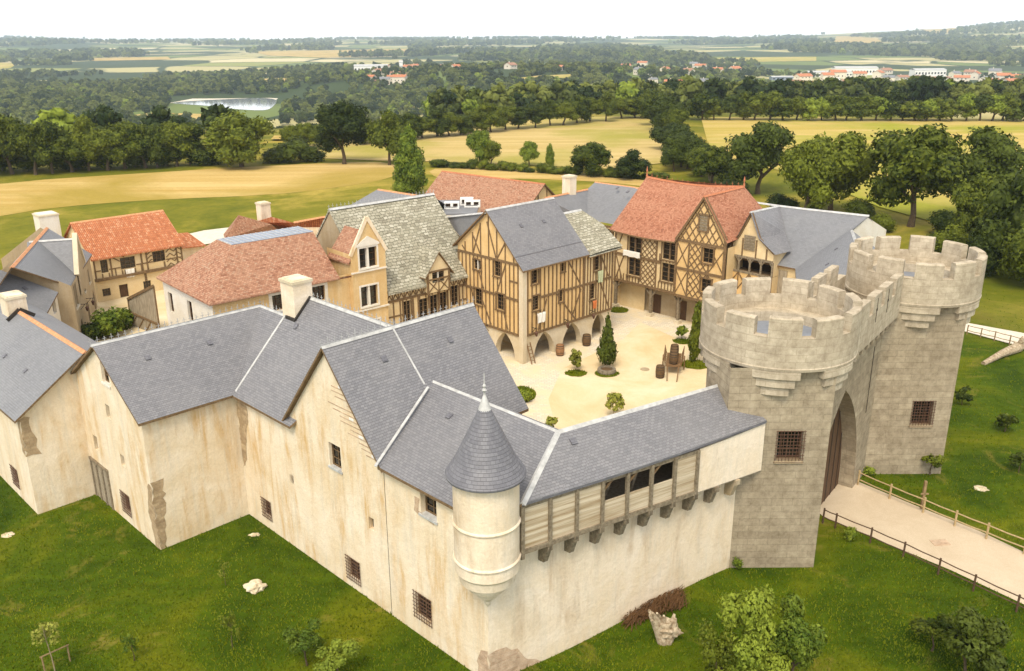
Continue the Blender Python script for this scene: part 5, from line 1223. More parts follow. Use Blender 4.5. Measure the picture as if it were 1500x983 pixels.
Vd=Vector((X.v[0],X.v[1],0)); rb.face([xw(gR+.15,8.5,13.0),R1,R1b,R2,R2+Vd*6+Vector((0,0,-4.3)),R0+Vd*6+Vector((0,0,-4.3))],'slate_plain')
# dormer roof
dA=PX.w(dmx,dza+.1,o+.35); rb.face([dA,PX.w(dmx+1.1,z1_+2.3,o+.35),PX.w(dmx+1.5,z1_+2.2,-5.2),R1+Vector((0,0,.03))],'slate'); rb.face([PX.w(dmx+1.1,z1_+2.3,o+.35),PX.w(b1+.35,z1_+1.0,o+.35),PX.w(b1+.5,z1_+.95,-3.6),PX.w(dmx+1.5,z1_+2.2,-5.2)],'slate')
rb.face([R1+Vector((0,0,.03)),PX.w(dmx-1.5,z1_+2.2,-5.2),PX.w(dmx-1.2,z1_+2.2,o+.35),dA],'slate'); rb.face([PX.w(dmx-1.2,z1_+2.2,o+.35),PX.w(dmx-1.5,z1_+2.2,-5.2),PX.w(b0-.35,z1_+.95,-3.6),PX.w(b0-.3,z1_+1.0,o+.35)],'slate')
rf=rb.build('roof',root)
for p,q in ((R0,R1),(R1,R1b),(R1b,R2)): ridge(rf,p+Vector((0,0,.05)),q+Vector((0,0,.05)),'lead',.3,False)
ridge(rf,dA,R1+Vector((0,0,.06)),'lead',.26,False)
p,n=onplane(1184,342,E3,Q1,R2); vent(rf,p,n)
dd=Vector(X.w(.5,-.87))-Vector(X.w(0,0)); pp=Vector(X.w(.87,.5))-Vector(X.w(0,0))
mb=MB(); Pe=Pl(Q1,R2*2-Q1); facade(mb,Pe,[(-2,0),(Pe.L+1,0),(Pe.L+1,11.2),(Pe.L/2,12.9),(-.0,11.8),(-2,10.6)],[],'plaster_white',out=-.12); mb.build('gable_wall',root)
root=thing('slate_house',(29,78,YD),'low-pitched slate range stretching from the hall down to the far gate tower','house')
r0=Q1-dd*1.5; r1=Q1+dd*18; e0=E3; e1=E3+dd*15.5; rb=MB(); dz_=Vector((0,0,-3.3))
rb.face([e0,e1,r1,Q1],'slate_plain'); rb.face([Q1,r1,r1+pp*4.9+dz_,Q1+pp*4.9+dz_],'slate_plain'); rb.face([e0-e_,e1-e_,e1,e0],'timber'); rf=rb.build('roof',root); ridge(rf,Q1+Vector((0,0,.05)),r1+Vector((0,0,.05)),'lead',.3,False)
mb=MB(); i0,i1=e0+pp*.35,e1+pp*.35
for p,q in ((i0,i1),(r1+pp*4.6+dz_,Q1+pp*4.6+dz_)): mb.face([Vector((p.x,p.y,.5)),Vector((q.x,q.y,.5)),q-Vector((0,0,.02)),p-Vector((0,0,.02))],'infill_pale')
p,q=e1,r1; mb.face([Vector((p.x,p.y,.5)),Vector((q.x,q.y,.5)),q,p],'plaster'); mb.build('wall',root)
for q_ in ((1213,392),(1226,370)): p,n=onplane(*q_,e0,e1,Q1); vent(rf,p,n)
# ---- roofs further back ---------------------------------------------------------------------------------
zz=12.6; a,b=at(652,251,zz),at(798,271,zz); dr_=(b-a).normalized(); pn=Vector((dr_.y,-dr_.x,0)); 
Y=Fr(a.x+pn.x*5.2,a.y+pn.y*5.2,math.degrees(math.atan2(dr_.y,dr_.x)))
Hh=house('tiled_house','long brown-tiled house standing alone behind the timbered corner house','house',Y,(b-a).length,10.4,.8,8.6,zz,'infill','brown_tile',ridgem='red_ridge',oh=.4)
T=Timber(Hh['R']); W_=10.4
for x in (1,2.6,4.2,5.9,7.5): T.beam((x,8.4),(x,8.5+ (4.0*(1-abs(x-5.2)/5.2))),.14)
T.rail(0,W_,8.5,.2); T.done(Hh['root'])
zz=12.4; a,b=at(556,275,zz),at(640,289,zz); root=thing('slate_house',(-12,100,YD),'slate roof with tiled ridge just behind the great lichened roof','house'); rb=MB(); pn=Vector((.1,-1,0))
dr_=(b-a).normalized(); pn=Vector((dr_.y,-dr_.x,0)); rb.face([a,a+pn*5-dr_*3.2+Vector((0,0,-3)),b+pn*5+Vector((0,0,-3)),b],'slate_plain'); rb.face([a,b,b-pn*5+Vector((0,0,-3)),a-pn*5+Vector((0,0,-3))],'slate_plain'); rb.face([a,a-pn*5+Vector((0,0,-3)),a-dr_*3.2+Vector((0,0,-3)),a+pn*5-dr_*3.2+Vector((0,0,-3))],'slate_plain')
rf=rb.build('roof',root); ridge(rf,a,b,'orange_ridge',.35,False,'ridge_tiles'); mb=MB(); p=[a+pn*4.6-dr_*2.6,b+pn*4.6,b-pn*4.6,a-pn*4.6]
for i in range(4): x,y=p[i],p[(i+1)%4]; mb.face([Vector((x.x,x.y,0)),Vector((y.x,y.y,0)),Vector((y.x,y.y,9.5)),Vector((x.x,x.y,9.5))],'plaster')
mb.build('wall',root)
zz=11.3; a=at(351,311,zz); b=at(400,325,zz-.6); root=thing('tiled_house',(-28,96,YD),'small brown hipped tile roof with white chimney behind the zinc-topped roof','house')
rb=MB(); P_=[at(331,345,8.4),at(420,345,8.8),at(470,324,9.6),at(388,319,10.7)]
rb.face([P_[0],P_[1],b,a],'brown_tile'); c1=a+Vector((-3.5,5,-3.2)); rb.face([a,c1,P_[0]],'brown_tile'); rb.face([a,b,b+Vector((3,5,-2.6)),c1],'brown_tile'); rf=rb.build('roof',root)
mb=MB(); 
for x,y in ((P_[0],P_[1]),(c1,P_[0])): mb.face([Vector((x.x,x.y,0)),Vector((y.x,y.y,0)),y-Vector((0,0,.1)),x-Vector((0,0,.1))],'plaster')
mb.build('wall',root)
chimney(root,(.72,.69),at(389,316,10.3)[:2],1.15,1.15,9,11.9,'plaster_pale')
zz=10.9; a=at(378,316,10.4); b=at(432,324,zz); c=at(490,316,zz); root=thing('tiled_house',(-21,97,YD),'low orange-brown tiled roofs behind the zinc top','house'); rb=MB()
k1,k2=at(372,322,9.8),at(500,330,9.8)
rb.face([k1,at(432,334,9.4),at(432,323,10.7),at(400,314,10.9)],'canal_tile'); rb.face([at(430,330,9.8),k2,at(478,314,11.2),at(432,322,11.0)],'canal_tile'); rf=rb.build('roof',root); ridge(rf,at(432,322,11.0),at(478,314,11.2),'orange_ridge',.3,False,'ridge_tiles')
mb=MB(); x,y=k1,k2; mb.face([Vector((x.x,x.y,0)),Vector((y.x,y.y,0)),y,x],'plaster'); mb.build('wall',root)
# flat roof with air-conditioning boxes
fz=10.9; a=at(640,306,fz); root=thing('flat_roof_block',(-5,98,YD),'flat-roofed block with dark openings seen between the slate and brown roofs','outbuilding')
mb=MB(); q=[at(636,312,fz),at(700,312,fz),at(706,292,fz),at(640,292,fz)]; mb.slab(q,.2,'slate_plain')
for i in range(4): x,y=q[i],q[(i+1)%4]; mb.face([Vector((x.x,x.y,0)),Vector((y.x,y.y,0)),y-Vector((0,0,.2)),x-Vector((0,0,.2))],'plaster')
mb.build('wall',root)
for i,(px,py,w_,h_) in enumerate([(664,304,1.7,.7),(694,302,1.8,.7),(686,299,1.5,.8)]):
    p=at(px,py,fz); t=thing('air_conditioner',p,['white air-conditioning box at the left end of the flat roof','white air-conditioning box on the flat roof nearest the timber gable','taller white air-conditioning box behind the other two'][i],'air conditioner','air-conditioning boxes on the flat roof')
    mb=MB(); mb.box(p-Vector((w_/2,.5,0)),Vector((w_,0,0)),Vector((0,1.0,0)),Vector((0,0,h_)),'white_paint'); mb.build('casing',t)
    mb=MB(); mb.box(p+Vector((-w_/2+.2,-.53,.3)),Vector((w_*.3,0,0)),Vector((0,.03,0)),Vector((0,0,h_*.45)),'dark_inside'); mb.box(p+Vector((-w_/2+.15,-.535,.2)),Vector((w_*.75,0,0)),Vector((0,.03,0)),Vector((0,0,.05)),'dark_inside'); mb.box(p+Vector((w_*.1,-.53,.3)),Vector((w_*.3,0,0)),Vector((0,.03,0)),Vector((0,0,h_*.45)),'dark_inside'); mb.build('grille',t)
# ---- washing hung from the windows
def cloth(pl,px,py,w_,h_,mat,label,out=.2):
    s,z=pl.px(px,py); mb=MB(); n=8; rnd=random.Random(int(px))
    rows=5; G_=[[pl.w(s-w_/2+w_*i/n,z+h_/2-h_*j/rows*(1+.12*rnd.random()),out+.04*math.sin(i*1.9+j*.4)+(.1 if j==0 else .13)) for i in range(n+1)] for j in range(rows+1)]
    for j in range(rows):
        for i in range(n): mb.face([G_[j][i],G_[j+1][i],G_[j+1][i+1],G_[j][i+1]],mat)
    o=mb.build('hanging_cloth',None,smooth=True); tag(o,label,'washing'); return o
cloth(PS,790,464,1.1,.9,'white_cloth','white cloth hanging under the lower left window of the corner house side')
cloth(P2,868,446,.6,.75,'orange_cloth','orange cloth hanging under the lower window of the narrow pale house')
cloth(P2,877,405,.8,1.1,'green_cloth','pale green cloth hanging under the upper window of the narrow pale house')
cloth(PX,929,373,2.2,.6,'white_cloth','white washing draped below the upper left window of the red-roofed house')
cloth(P6,191,393,1.0,.9,'white_cloth','white cloth hanging below a window of the orange-roofed house',.1)
# ---------------------------------------------------------------- land, sheets, water
def build_land():
    rs=[0.5]; 
    while rs[-1]<9300: 
        r=rs[-1]; rs.append(r+max(.9,min(r*.024,160)))
    fa=[math.radians(a) for a in np.arange(-44,44.01,.4)]      # in view
    ba=[math.radians(a) for a in np.arange(48,313,4)]
    an=fa+ba; n=len(an); V=[]; Fc=[]
    for r in rs:
        for a in an:
            x,y=r*math.sin(a),r*math.cos(a); V.append((x,y,hgt(x,y)))
    for i in range(len(rs)-1):
        for j in range(n):
            k=(j+1)%n; Fc.append((i*n+j,i*n+k,(i+1)*n+k,(i+1)*n+j))
    me=bpy.data.meshes.new('ground'); me.from_pydata(V,[],[f[::-1] for f in Fc]); me.materials.append(MATS['land'])
    me.polygons.foreach_set('use_smooth',[True]*len(me.polygons))
    o=bpy.data.objects.new('ground',me); COL.objects.link(o); tag(o,'dark green lawn, rough meadow and patchwork valley floor stretching to the horizon','ground',kind='structure'); return o
build_land()
def sheet(name,label,cat,pts,mat,dz=.05,step=None,flat=None):
    """polygon draped on the land; pts are plan points"""
    bm=bmesh.new(); vs=[bm.verts.new((p[0],p[1],0)) for p in pts]
    for t in tessellate_polygon([[Vector((p[0],p[1],0)) for p in pts]]):
        try: bm.faces.new([vs[i] for i in t])
        except ValueError: pass
    xs=[p[0] for p in pts]; ys=[p[1] for p in pts]
    if step:
        for ax,lo,hi in ((0,min(xs),max(xs)),(1,min(ys),max(ys))):
            q=lo+step
            while q<hi:
                co=[0,0,0]; co[ax]=q; no=[0,0,0]; no[ax]=1
                bmesh.ops.bisect_plane(bm,geom=bm.verts[:]+bm.edges[:]+bm.faces[:],plane_co=co,plane_no=no); q+=step
    bmesh.ops.triangulate(bm,faces=bm.faces)
    for v in bm.verts: v.co.z=(flat if flat is not None else hgt(v.co.x,v.co.y))+dz
    for f in bm.faces:
        f.normal_update()
        if f.normal.z<0: f.normal_flip()
    me=bpy.data.meshes.new(name); bm.to_mesh(me); bm.free(); me.materials.append(MATS[mat])
    me.polygons.foreach_set('use_smooth',[True]*len(me.polygons))
    o=bpy.data.objects.new(name,me); COL.objects.link(o); return tag(o,label,cat,kind='structure')
def gp(lst): return [ground(*p)[:2] for p in lst]
def smoothpoly(P,n=4,amp=0,seed=1):
    out=[]; k=len(P)
    for i in range(k):
        a,b,c,d=[Vector(P[(i+j-1)%k][:2]) for j in range(4)]
        for t in range(n):
            t/=n; out.append(.5*((2*b)+(c-a)*t+(2*a-5*b+4*c-d)*t*t+(3*b-a-3*c+d)*t**3))
    return [(p.x,p.y) for p in out]
sheet('hay_field','mown golden hay field left of the castle in front of the tall tree row','field',smoothpoly(gp([(-260,300),(0,262),(200,249),(430,238),(560,236),(585,248),(560,262),(420,280),(220,288),(60,300),(-150,330)]),3),'hay',.04,6)
sheet('hay_field','domed golden hay field beyond the hedge behind the castle','field',gp([(415,216),(520,200),(640,187),(760,178),(880,173),(958,173),(966,190),(978,215),(990,240),(900,250),(780,243),(640,236),(560,234),(440,228)]),'hay_upland',.14,8)
sheet('hay_field','yellow-green hay field on the right behind the row of big trees','field',gp([(1030,175),(1250,178),(1500,184),(1720,190),(1740,260),(1500,300),(1360,330),(1290,310),(1180,262),(1080,240),(1040,215)]),'hay_right',.14,8)
sheet('hay_field','small strip of golden grass just behind the back houses','field',smoothpoly(gp([(640,246),(760,248),(900,262),(1000,272),(990,280),(880,268),(760,262),(655,262)]),3),'hay',.04,5)
sheet('gravel_track','pale gravel area behind the brown-tiled houses on the left','gravel',smoothpoly(gp([(258,348),(300,334),(400,326),(420,332),(330,350),(262,358)]),3),'pale_gravel',.12,5)
sheet('gravel_track','pale gravel road on the right behind the far gate tower','road',gp([(1412,480),(1500,497),(1640,520),(1640,540),(1500,518),(1412,493)]),'pale_gravel',.08,3)
yard=smoothpoly([(4,46),(9,48),(14,52),(20,56),(23,62),(22,75),(19,90),(14,100),(8,97),(2,86),(-6,83),(-12,76),(-18,72),(-20,62),(-12,52),(-4,46)],2)
YZ=1.0
sheet('courtyard','pale sandy gravel courtyard inside the walls','courtyard',[p[:2] for p in (F.w(.6,.6),G.w(16,1.0))]+[(17.5,50),(23.5,59),(30,70),(30,88),(22,92),(14,99),(8,112),(-30,116),(-58,108),(-60,80)]+[p[:2] for p in (F.w(-5,60),F.w(-5,36),F.w(-5.4,32),F.w(-5.4,23.4),F.w(.6,23.4))],'gravel_yard',.02,None,YZ)
sheet('cobbled_margin','worn stone paving along the arcades and house fronts round the courtyard','paving',smoothpoly([(-6,81),(-1.5,72),(-4,62),(-2,56),(2,54),(3.5,60),(3,68),(4.5,75),(11,83),(13.5,88.5),(17,82),(20.5,78),(22.5,81),(18,89),(12,97),(9,92),(1,80),(-2,84)],1),'paving',.028,None,YZ)
# path from the gate to the lower right
pl_=[(1203,762),(1290,800),(1390,843),(1500,896),(1640,965)]; pr_=[(1256,712),(1340,748),(1430,785),(1500,819),(1640,885)]
A_=[at(x,y,1.0) for x,y in pl_]; B_=[at(x,y,1.0) for x,y in pr_]
pth=[(p.x,p.y) for p in A_]+[(p.x,p.y) for p in reversed(B_)]+[(20.5,58.5),(18,55)]
sheet('path','wide pale gravel path leading from the gate arch to the lower right','path',pth,'path_gravel',.035,2,1.0)
lake=gp([(262,143),(300,140),(345,139.5),(385,139),(408,141),(405,150),(392,157),(350,155),(330,152),(300,149)])
zl=-58.5
sheet('lake','small grey lake among the woods at left','lake',smoothpoly([at(x,y,zl)[:2] for x,y in [(255,146),(290,143),(345,141),(385,140),(408,143),(404,152),(390,158),(350,156),(330,153),(300,150)]],3),'water',.35,None,zl)
sheet('lake_bank','bare sandy bank along the far shore of the lake','bank',[at(x,y,zl)[:2] for x,y in [(250,146),(290,139),(345,137.5),(380,136),(415,137),(408,143),(345,141),(290,144)]],'pale_gravel',.15,None,zl)
# ---------------------------------------------------------------- light, sky, air, camera
w=bpy.data.worlds.new('World'); sc.world=w; w.use_nodes=True; nt=w.node_tree
bg=nt.nodes['Background']; sky=nt.nodes.new('ShaderNodeTexSky'); sky.sky_type='NISHITA'; sky.sun_disc=False
SE,SA=R(56),R(-105)       # sun: height, azimuth measured from +X towards +Y
sky.sun_elevation=SE; sky.sun_rotation=R(90)-SA; sky.dust_density=.5; sky.air_density=1.0; sky.ozone_density=1.0
hs=nt.nodes.new('ShaderNodeHueSaturation'); hs.inputs['Saturation'].default_value=.08; hs.inputs['Value'].default_value=1.3
nt.links.new(sky.outputs[0],hs.inputs['Color']); nt.links.new(hs.outputs[0],bg.inputs['Color']); bg.inputs['Strength'].default_value=.15
sl=bpy.data.lights.new('sun','SUN'); sl.energy=2.0; sl.angle=R(22); sl.color=(1,.88,.68)
so=bpy.data.objects.new('sun',sl); COL.objects.link(so)
dv=Vector((math.cos(SE)*math.cos(SA),math.cos(SE)*math.sin(SA),math.sin(SE))); so.rotation_euler=dv.to_track_quat('Z','Y').to_euler(); so.location=(0,0,60)
vs=sc.view_settings; sc.display_settings.display_device='sRGB'; vs.view_transform='Standard'; vs.look='None'; vs.gamma=1; vs.use_curve_mapping=False; vs.exposure=EXPO
cd=bpy.data.cameras.new('camera'); co=bpy.data.objects.new('camera',cd); COL.objects.link(co); sc.camera=co
cd.sensor_width=36; cd.sensor_fit='HORIZONTAL'; cd.lens=CF/1500*36; cd.clip_start=.5; cd.clip_end=40000
cd.shift_y=0
co.location=(0,0,CH)
co.rotation_euler=(Matrix.Rotation(R(90)-PITCH,4,'X')@Matrix.Rotation(CROLL*1.0,4,'Z')).to_euler()
if HAZE:
    m=bpy.data.materials.new('haze'); m.use_nodes=True; nt=m.node_tree; nt.nodes.remove(nt.nodes['Principled BSDF'])
    v=nt.nodes.new('ShaderNodeVolumePrincipled'); v.inputs['Color'].default_value=(.70,.84,1,1); v.inputs['Density'].default_value=HAZE; v.inputs['Anisotropy'].default_value=.1
    nt.links.new(v.outputs[0],nt.nodes['Material Output'].inputs['Volume'])
    me=bpy.data.meshes.new('haze'); X=9800; z0,z1=-140,330
    me.from_pydata([(x,y,z) for z in (z0,z1) for x,y in ((-X,-X),(X,-X),(X,X),(-X,X))],[],[(0,3,2,1),(4,5,6,7),(0,1,5,4),(1,2,6,5),(2,3,7,6),(3,0,4,7)])
    me.materials.append(m); o=bpy.data.objects.new('haze',me); COL.objects.link(o); tag(o,'thin bluish haze in the air over the valley','haze',kind='stuff')
sc.render.engine='CYCLES'
sc.cycles.max_bounces=6; sc.cycles.volume_bounces=1; sc.cycles.diffuse_bounces=3; sc.cycles.glossy_bounces=2; sc.cycles.transmission_bounces=3; sc.cycles.transparent_max_bounces=4
# ================================================================ vegetation
def px_of(p):
    X_,Y_,Z_=p[0],p[1],p[2]-CH; cp,sp=math.cos(PITCH),math.sin(PITCH)
    dep=Y_*cp-Z_*sp
    if dep<=0: return (-9999,-9999)
    u2=X_/dep; v2=-(Y_*sp+Z_*cp)/dep; c,k=math.cos(CROLL),math.sin(CROLL)
    return (CX+(c*u2+k*v2)*CF, CY+(-k*u2+c*v2)*CF)
def inside(p,poly):
    x,y=p[0],p[1]; r=False; n=len(poly)
    for i in range(n):
        x0,y0=poly[i][0],poly[i][1]; x1,y1=poly[i-1][0],poly[i-1][1]
        if (y0>y)!=(y1>y) and x<(x1-x0)*(y-y0)/(y1-y0)+x0: r=not r
    return r
def leafmesh(name,blobs,nleaf,size,mat,seed=0,core=.72,coremat=None,stretch=1.6,up=.35,shell=.55,sub=2):
    """foliage: many leaf-sized faces spread through lobes, over an uneven inner mass"""
    rnd=np.random.RandomState(seed); V=[];Fc=[]
    vol=np.array([b[3]*b[4]*b[5] for b in blobs])**.7; cnt=(nleaf*vol/vol.sum()).astype(int)
    for b,n in zip(blobs,cnt):
        d=rnd.normal(size=(n,3)); d/=np.linalg.norm(d,axis=1)[:,None]
        r=(shell+(1.08-shell)*rnd.rand(n)**.6)[:,None]
        ph=rnd.rand(3)*6; bumpy=1+.16*np.sin(d[:,0:1]*5+ph[0])*np.sin(d[:,1:2]*5+ph[1])+.12*np.sin(d[:,2:3]*7+ph[2])
        c=np.array(b[:3])+d*r*bumpy*np.array(b[3:6])
        nn=d+rnd.normal(size=(n,3))*.55+np.array([0,0,up]); nn/=np.linalg.norm(nn,axis=1)[:,None]
        t=np.cross(nn,rnd.normal(size=(n,3))); t/=np.linalg.norm(t,axis=1)[:,None]; w=np.cross(nn,t)
        s=size*(.6+.8*rnd.rand(n))[:,None]
        for k,(a,q) in enumerate(((-1,0),(0,-1),(1,0),(0,1))): pass
        P=np.stack([c-t*s*stretch*.5,c-w*s*.45,c+t*s*stretch*.5+nn*s*.15,c+w*s*.45],1).reshape(-1,3)
        k0=sum(len(x) for x in V); V.append(P); Fc.append(np.arange(n*4).reshape(-1,4)+k0)
    V=np.concatenate(V); Fc=np.concatenate(Fc).tolist(); V=V.tolist(); nl=len(Fc)
    if core:
        mb=MB()
        for i,b in enumerate(blobs): mb.blob(b[:3],(b[3]*core,b[4]*core,b[5]*core),mat,seed+i,sub,.3)
        k0=len(V); V+= [tuple(v) for v in mb.v]; Fc+=[[k0+i for i in f] for f in mb.f]
    me=bpy.data.meshes.new(name); me.from_pydata(V,[],Fc); me.materials.append(MATS[mat]); me.update(); return me
def blobset(kind,seed):
    r=random.Random(seed); B=[]
    if kind=='oak':      # unit height 1, crown width 1
        B.append((0,0,.58,.26,.26,.26))
        for i in range(11):
            a=i*2.4+r.random(); q=.2+.12*r.random(); z=.36+.42*r.random(); s=.13+.07*r.random(); B.append((q*math.cos(a),q*math.sin(a),z,s,s,s*.85))
        for i in range(3): B.append((r.uniform(-.12,.12),r.uniform(-.12,.12),.8+.05*r.random(),.14,.14,.12))
    elif kind=='wide':
        B.append((0,0,.5,.3,.3,.28))
        for i in range(12):
            a=i*2.4+r.random(); q=.27+.1*r.random(); z=.25+.42*r.random(); s=.13+.06*r.random(); B.append((q*math.cos(a),q*math.sin(a),z,s,s,s*.9))
        for i in range(4): B.append((r.uniform(-.2,.2),r.uniform(-.2,.2),.72+.1*r.random(),.14,.14,.12))
    elif kind=='tall':
        for i in range(12):
            z=.25+.65*i/11; q=.17*(1-abs(z-.45)*1.1)*r.uniform(.5,1.2); a=i*2.4; s=.16*(1.25-z)*r.uniform(.9,1.2)+.03; B.append((q*math.cos(a),q*math.sin(a),z,s*1.1,s*1.1,s))
    elif kind=='bush':
        for i in range(8):
            a=i*2.4; q=.26*r.random()**.5; s=.2+.1*r.random(); B.append((q*math.cos(a),q*math.sin(a),.3+.3*r.random(),s,s,s*1.1))
    elif kind=='cone':
        for i in range(10):
            z=.24+.70*i/9; q=.13*(1-z)*r.uniform(.6,1.2); a=i*2.4; s=.40*(1.02-z)+.03; B.append((q*math.cos(a),q*math.sin(a),z,s,s,s*.4+.03))
    elif kind=='sparse':
        for i in range(9):
            a=i*2.4; q=.3*r.random()**.5; z=.35+.55*r.random(); s=.1+.05*r.random(); B.append((q*math.cos(a),q*math.sin(a),z,s,s,s))
    return B
def trunkmesh(name,kind,seed,mat='bark',fork=.35):
    r=random.Random(seed); mb=MB(); h={'oak':.6,'wide':.5,'tall':.85,'bush':.35,'cone':.93,'sparse':.75}[kind]; t=.028 if kind in('oak','wide') else .016
    P=[(r.uniform(-.02,.02)*i,r.uniform(-.02,.02)*i,h*i/4-.02) for i in range(5)]
    mb.tube(P,[t*1.5,t,t*.85,t*.6,t*.25],mat,7)
    for i in range(6):
        a=i*2.2+r.random(); z=h*(.35+.4*r.random()); L=.25 if kind in('oak','wide') else .12
        q=Vector((P[2][0],P[2][1],z)); e_=q+Vector((math.cos(a)*L,math.sin(a)*L,L*.9)); mb.tube([q,q.lerp(e_,.5)+Vector((0,0,.02)),e_],[t*.5,t*.35,t*.12],mat,5)
    o=mb; me=bpy.data.meshes.new(name); me.from_pydata([tuple(v) for v in mb.v],[],mb.f); me.materials.append(MATS[mat]); me.update(); return me
LIB={}
def lib(kind,var,lod,mat,nl=None,sz=None):
    key=(kind,var,lod,mat)
    if key not in LIB:
        nleaf,size,sub=(({'near':7500,'mid':2600,'far':260}[lod]) if nl is None else nl),(({'near':.031,'mid':.045,'far':.13}[lod]) if sz is None else sz),(2 if lod!='far' else 1)
        LIB[key]=(leafmesh('crown',blobset(kind,var*13+5),nleaf,size,mat,seed=var*7+len(kind),core=.74 if kind!='sparse' else 0,sub=sub),trunkmesh('trunk',kind,var+3))
    return LIB[key]
def tree(name,loc,h,w,kind='oak',var=0,lod='near',mat='leaves',label=None,cat='tree',group=None,rz=None,nl=None,sz=None,tm=None):
    cm,tmesh=lib(kind,var,lod,mat,nl,sz) if nl is None else lib(kind,str(var)+'n%d'%nl if False else var,lod,mat,nl,sz)
    t=thing(name,loc,label,cat,group); t.scale=(w,w,h); t.rotation_euler=(0,0,random.random()*6.28 if rz is None else rz)
    if tm: 
        tmesh=tmesh.copy(); tmesh.materials.clear(); tmesh.materials.append(MATS[tm])
    for n_,me in (('trunk',tmesh),('crown',cm)):
        o=bpy.data.objects.new(n_,me); COL.objects.link(o); o.parent=t
    return t
def ptree(px,base,top,wpx,kind='oak',var=0,lod='near',mat='leaves',label=None,group=None,name='broadleaf_tree',cat='tree',**k):
    p=ground(px,base); d=math.sqrt(p.x**2+p.y**2+(CH-p.z)**2); m=d/CF
    return tree(name,p-Vector((0,0,.15)),(base-top)*m*1.03,wpx*m*1.02,kind,var,lod,mat,label,cat,group,**k)
# --- named trees of the middle distance
NT=[(357,240,160,98,'wide',0,'leaves','great round dark oak standing alone right of the left tree row'),
(507,238,148,86,'oak',1,'leaves_dark','tall dark oak at the left end of the domed hay field'),
(573,240,163,66,'oak',2,'leaves','medium tree with bare trunk right of the tall dark oak'),
(604,284,186,64,'tall',0,'leaves_bright','bright green loose tree standing nearest the back houses'),
(597,283,245,44,'bush',2,'leaves_bright','low bright bush at the foot of the loose green tree'),
(705,243,190,46,'oak',3,'leaves_bright','bright two-topped tree in the hedge behind the brown roof'),
(722,244,205,36,'oak',0,'leaves','smaller darker tree touching the bright two-topped tree'),
(778,243,207,34,'oak',2,'leaves_bright','small round tree in the hedge below the domed field'),
(808,245,212,22,'tall',1,'leaves_bright','slim little tree in the hedge below the domed field'),
(868,258,207,62,'wide',1,'leaves','round dark shrub-like tree above the red roof ridge'),
(928,264,221,56,'wide',2,'leaves_dark','dark squat tree beside the hedge running uphill'),
(1112,288,186,102,'oak',0,'leaves_dark','leftmost of the big trees behind the slate hall'),
(1178,330,215,92,'oak',3,'leaves','tree between the two biggest crowns behind the slate hall'),
(1218,318,196,118,'wide',3,'leaves','broadest tree behind the slate hall, second from the left'),
(1335,338,202,132,'oak',1,'leaves','big tree with pale ivy-clad trunk above the far tower'),
(1438,330,212,108,'oak',2,'leaves_dark','dark tree at right with the meadow showing left of its trunk'),
(1425,375,268,80,'wide',0,'leaves','rounded tree in front of the dark tree at the right edge'),
(1488,410,262,118,'wide',2,'leaves_dark','dense dark tree mass at the right edge of the lawn'),
(1045,272,215,60,'wide',1,'leaves','scrubby tree with bare pale branches beside the uphill hedge'),
(1010,250,198,66,'wide',3,'leaves_dark','lowest large tree of the hedge running uphill')]
for i,(x,b,t,w_,k_,v_,m_,lb) in enumerate(NT): ptree(x,b,t,w_,k_,v_,'near',m_,lb)
# dead pale branches of the scrubby tree, ivy trunk
p=ground(1042,268); t=thing('dead_tree',p,'bare pale dead branches sticking out beside the uphill hedge','dead tree'); mb=MB(); rnd=random.Random(4)
for i in range(9):
    a=rnd.uniform(0,6.28); L=rnd.uniform(3,6); q=p+Vector((0,0,1)); e_=q+Vector((math.cos(a)*L*.6,math.sin(a)*L*.6,L)); mb.tube([p,q.lerp(e_,.5)+Vector((.3,0,0)),e_],[.16,.1,.03],'bark_pale',5)
mb.build('branches',t)
random.seed(21)
G1='trees of the dense row left of the hay field'; L1_='tree in the dense dark row along the left hay field'
xs=[-40,-8,22,50,78,104,132,158,186,212,238,262,286]
for i,x in enumerate(xs): ptree(x+random.uniform(-5,5),250-max(0,x)*.045+random.uniform(-2,2),random.choice([168,172,178,183,188]) ,random.uniform(52,72),random.choice(['oak','wide','oak']),i%4,'near',random.choice(['leaves','leaves','leaves_dark']),L1_,G1)
for i,x in enumerate([10,60,110,160,205,250,300,320,405,430,455]): ptree(x+random.uniform(-5,5),243-max(0,x)*.02,random.choice([195,205,212]) ,random.uniform(40,60),'bush',i%4,'mid',random.choice(['leaves','leaves_dark']),'bush filling the foot of the left tree row','undergrowth of the left tree row',name='hedge_bush',cat='bush')
G2='trees of the hedge above the domed field'; L2_='rounded tree in the hedge along the top of the domed field'
x=432; i=0
while x<962:
    b=217-(x-432)*.085 if x>520 else 217-(x-432)*.15; b=max(b,176)
    ptree(x,b+random.uniform(-1,2),b-random.uniform(30,44),random.uniform(38,52),random.choice(['oak','wide']),i%4,'near',random.choice(['leaves','leaves','leaves_dark']),L2_,G2); x+=random.uniform(17,25); i+=1
G3='trees of the hedge running uphill'; L3_='dark tree in the hedge running uphill between the two hay fields'
for i,(x,b) in enumerate([(966,182),(975,190),(983,200),(990,208),(985,218),(998,226),(1006,236),(1018,245),(1000,243),(1030,258),(990,250)]): ptree(x,b+4,b-random.uniform(36,50),random.uniform(44,58),random.choice(['oak','wide']),i%4,'near',random.choice(['leaves','leaves_dark']),L3_,G3)
G4='trees of the hedge behind the right hay field'; L4_='tree in the long hedge along the far side of the right hay field'
x=1032; i=0
while x<1560:
    b=177+(x-1032)*.014
    ptree(x,b+2,b-random.uniform(24,40),random.uniform(34,50),random.choice(['oak','wide']),i%4,'mid',random.choice(['leaves','leaves','leaves_dark','leaves_bright']),L4_,G4); x+=random.uniform(15,23); i+=1
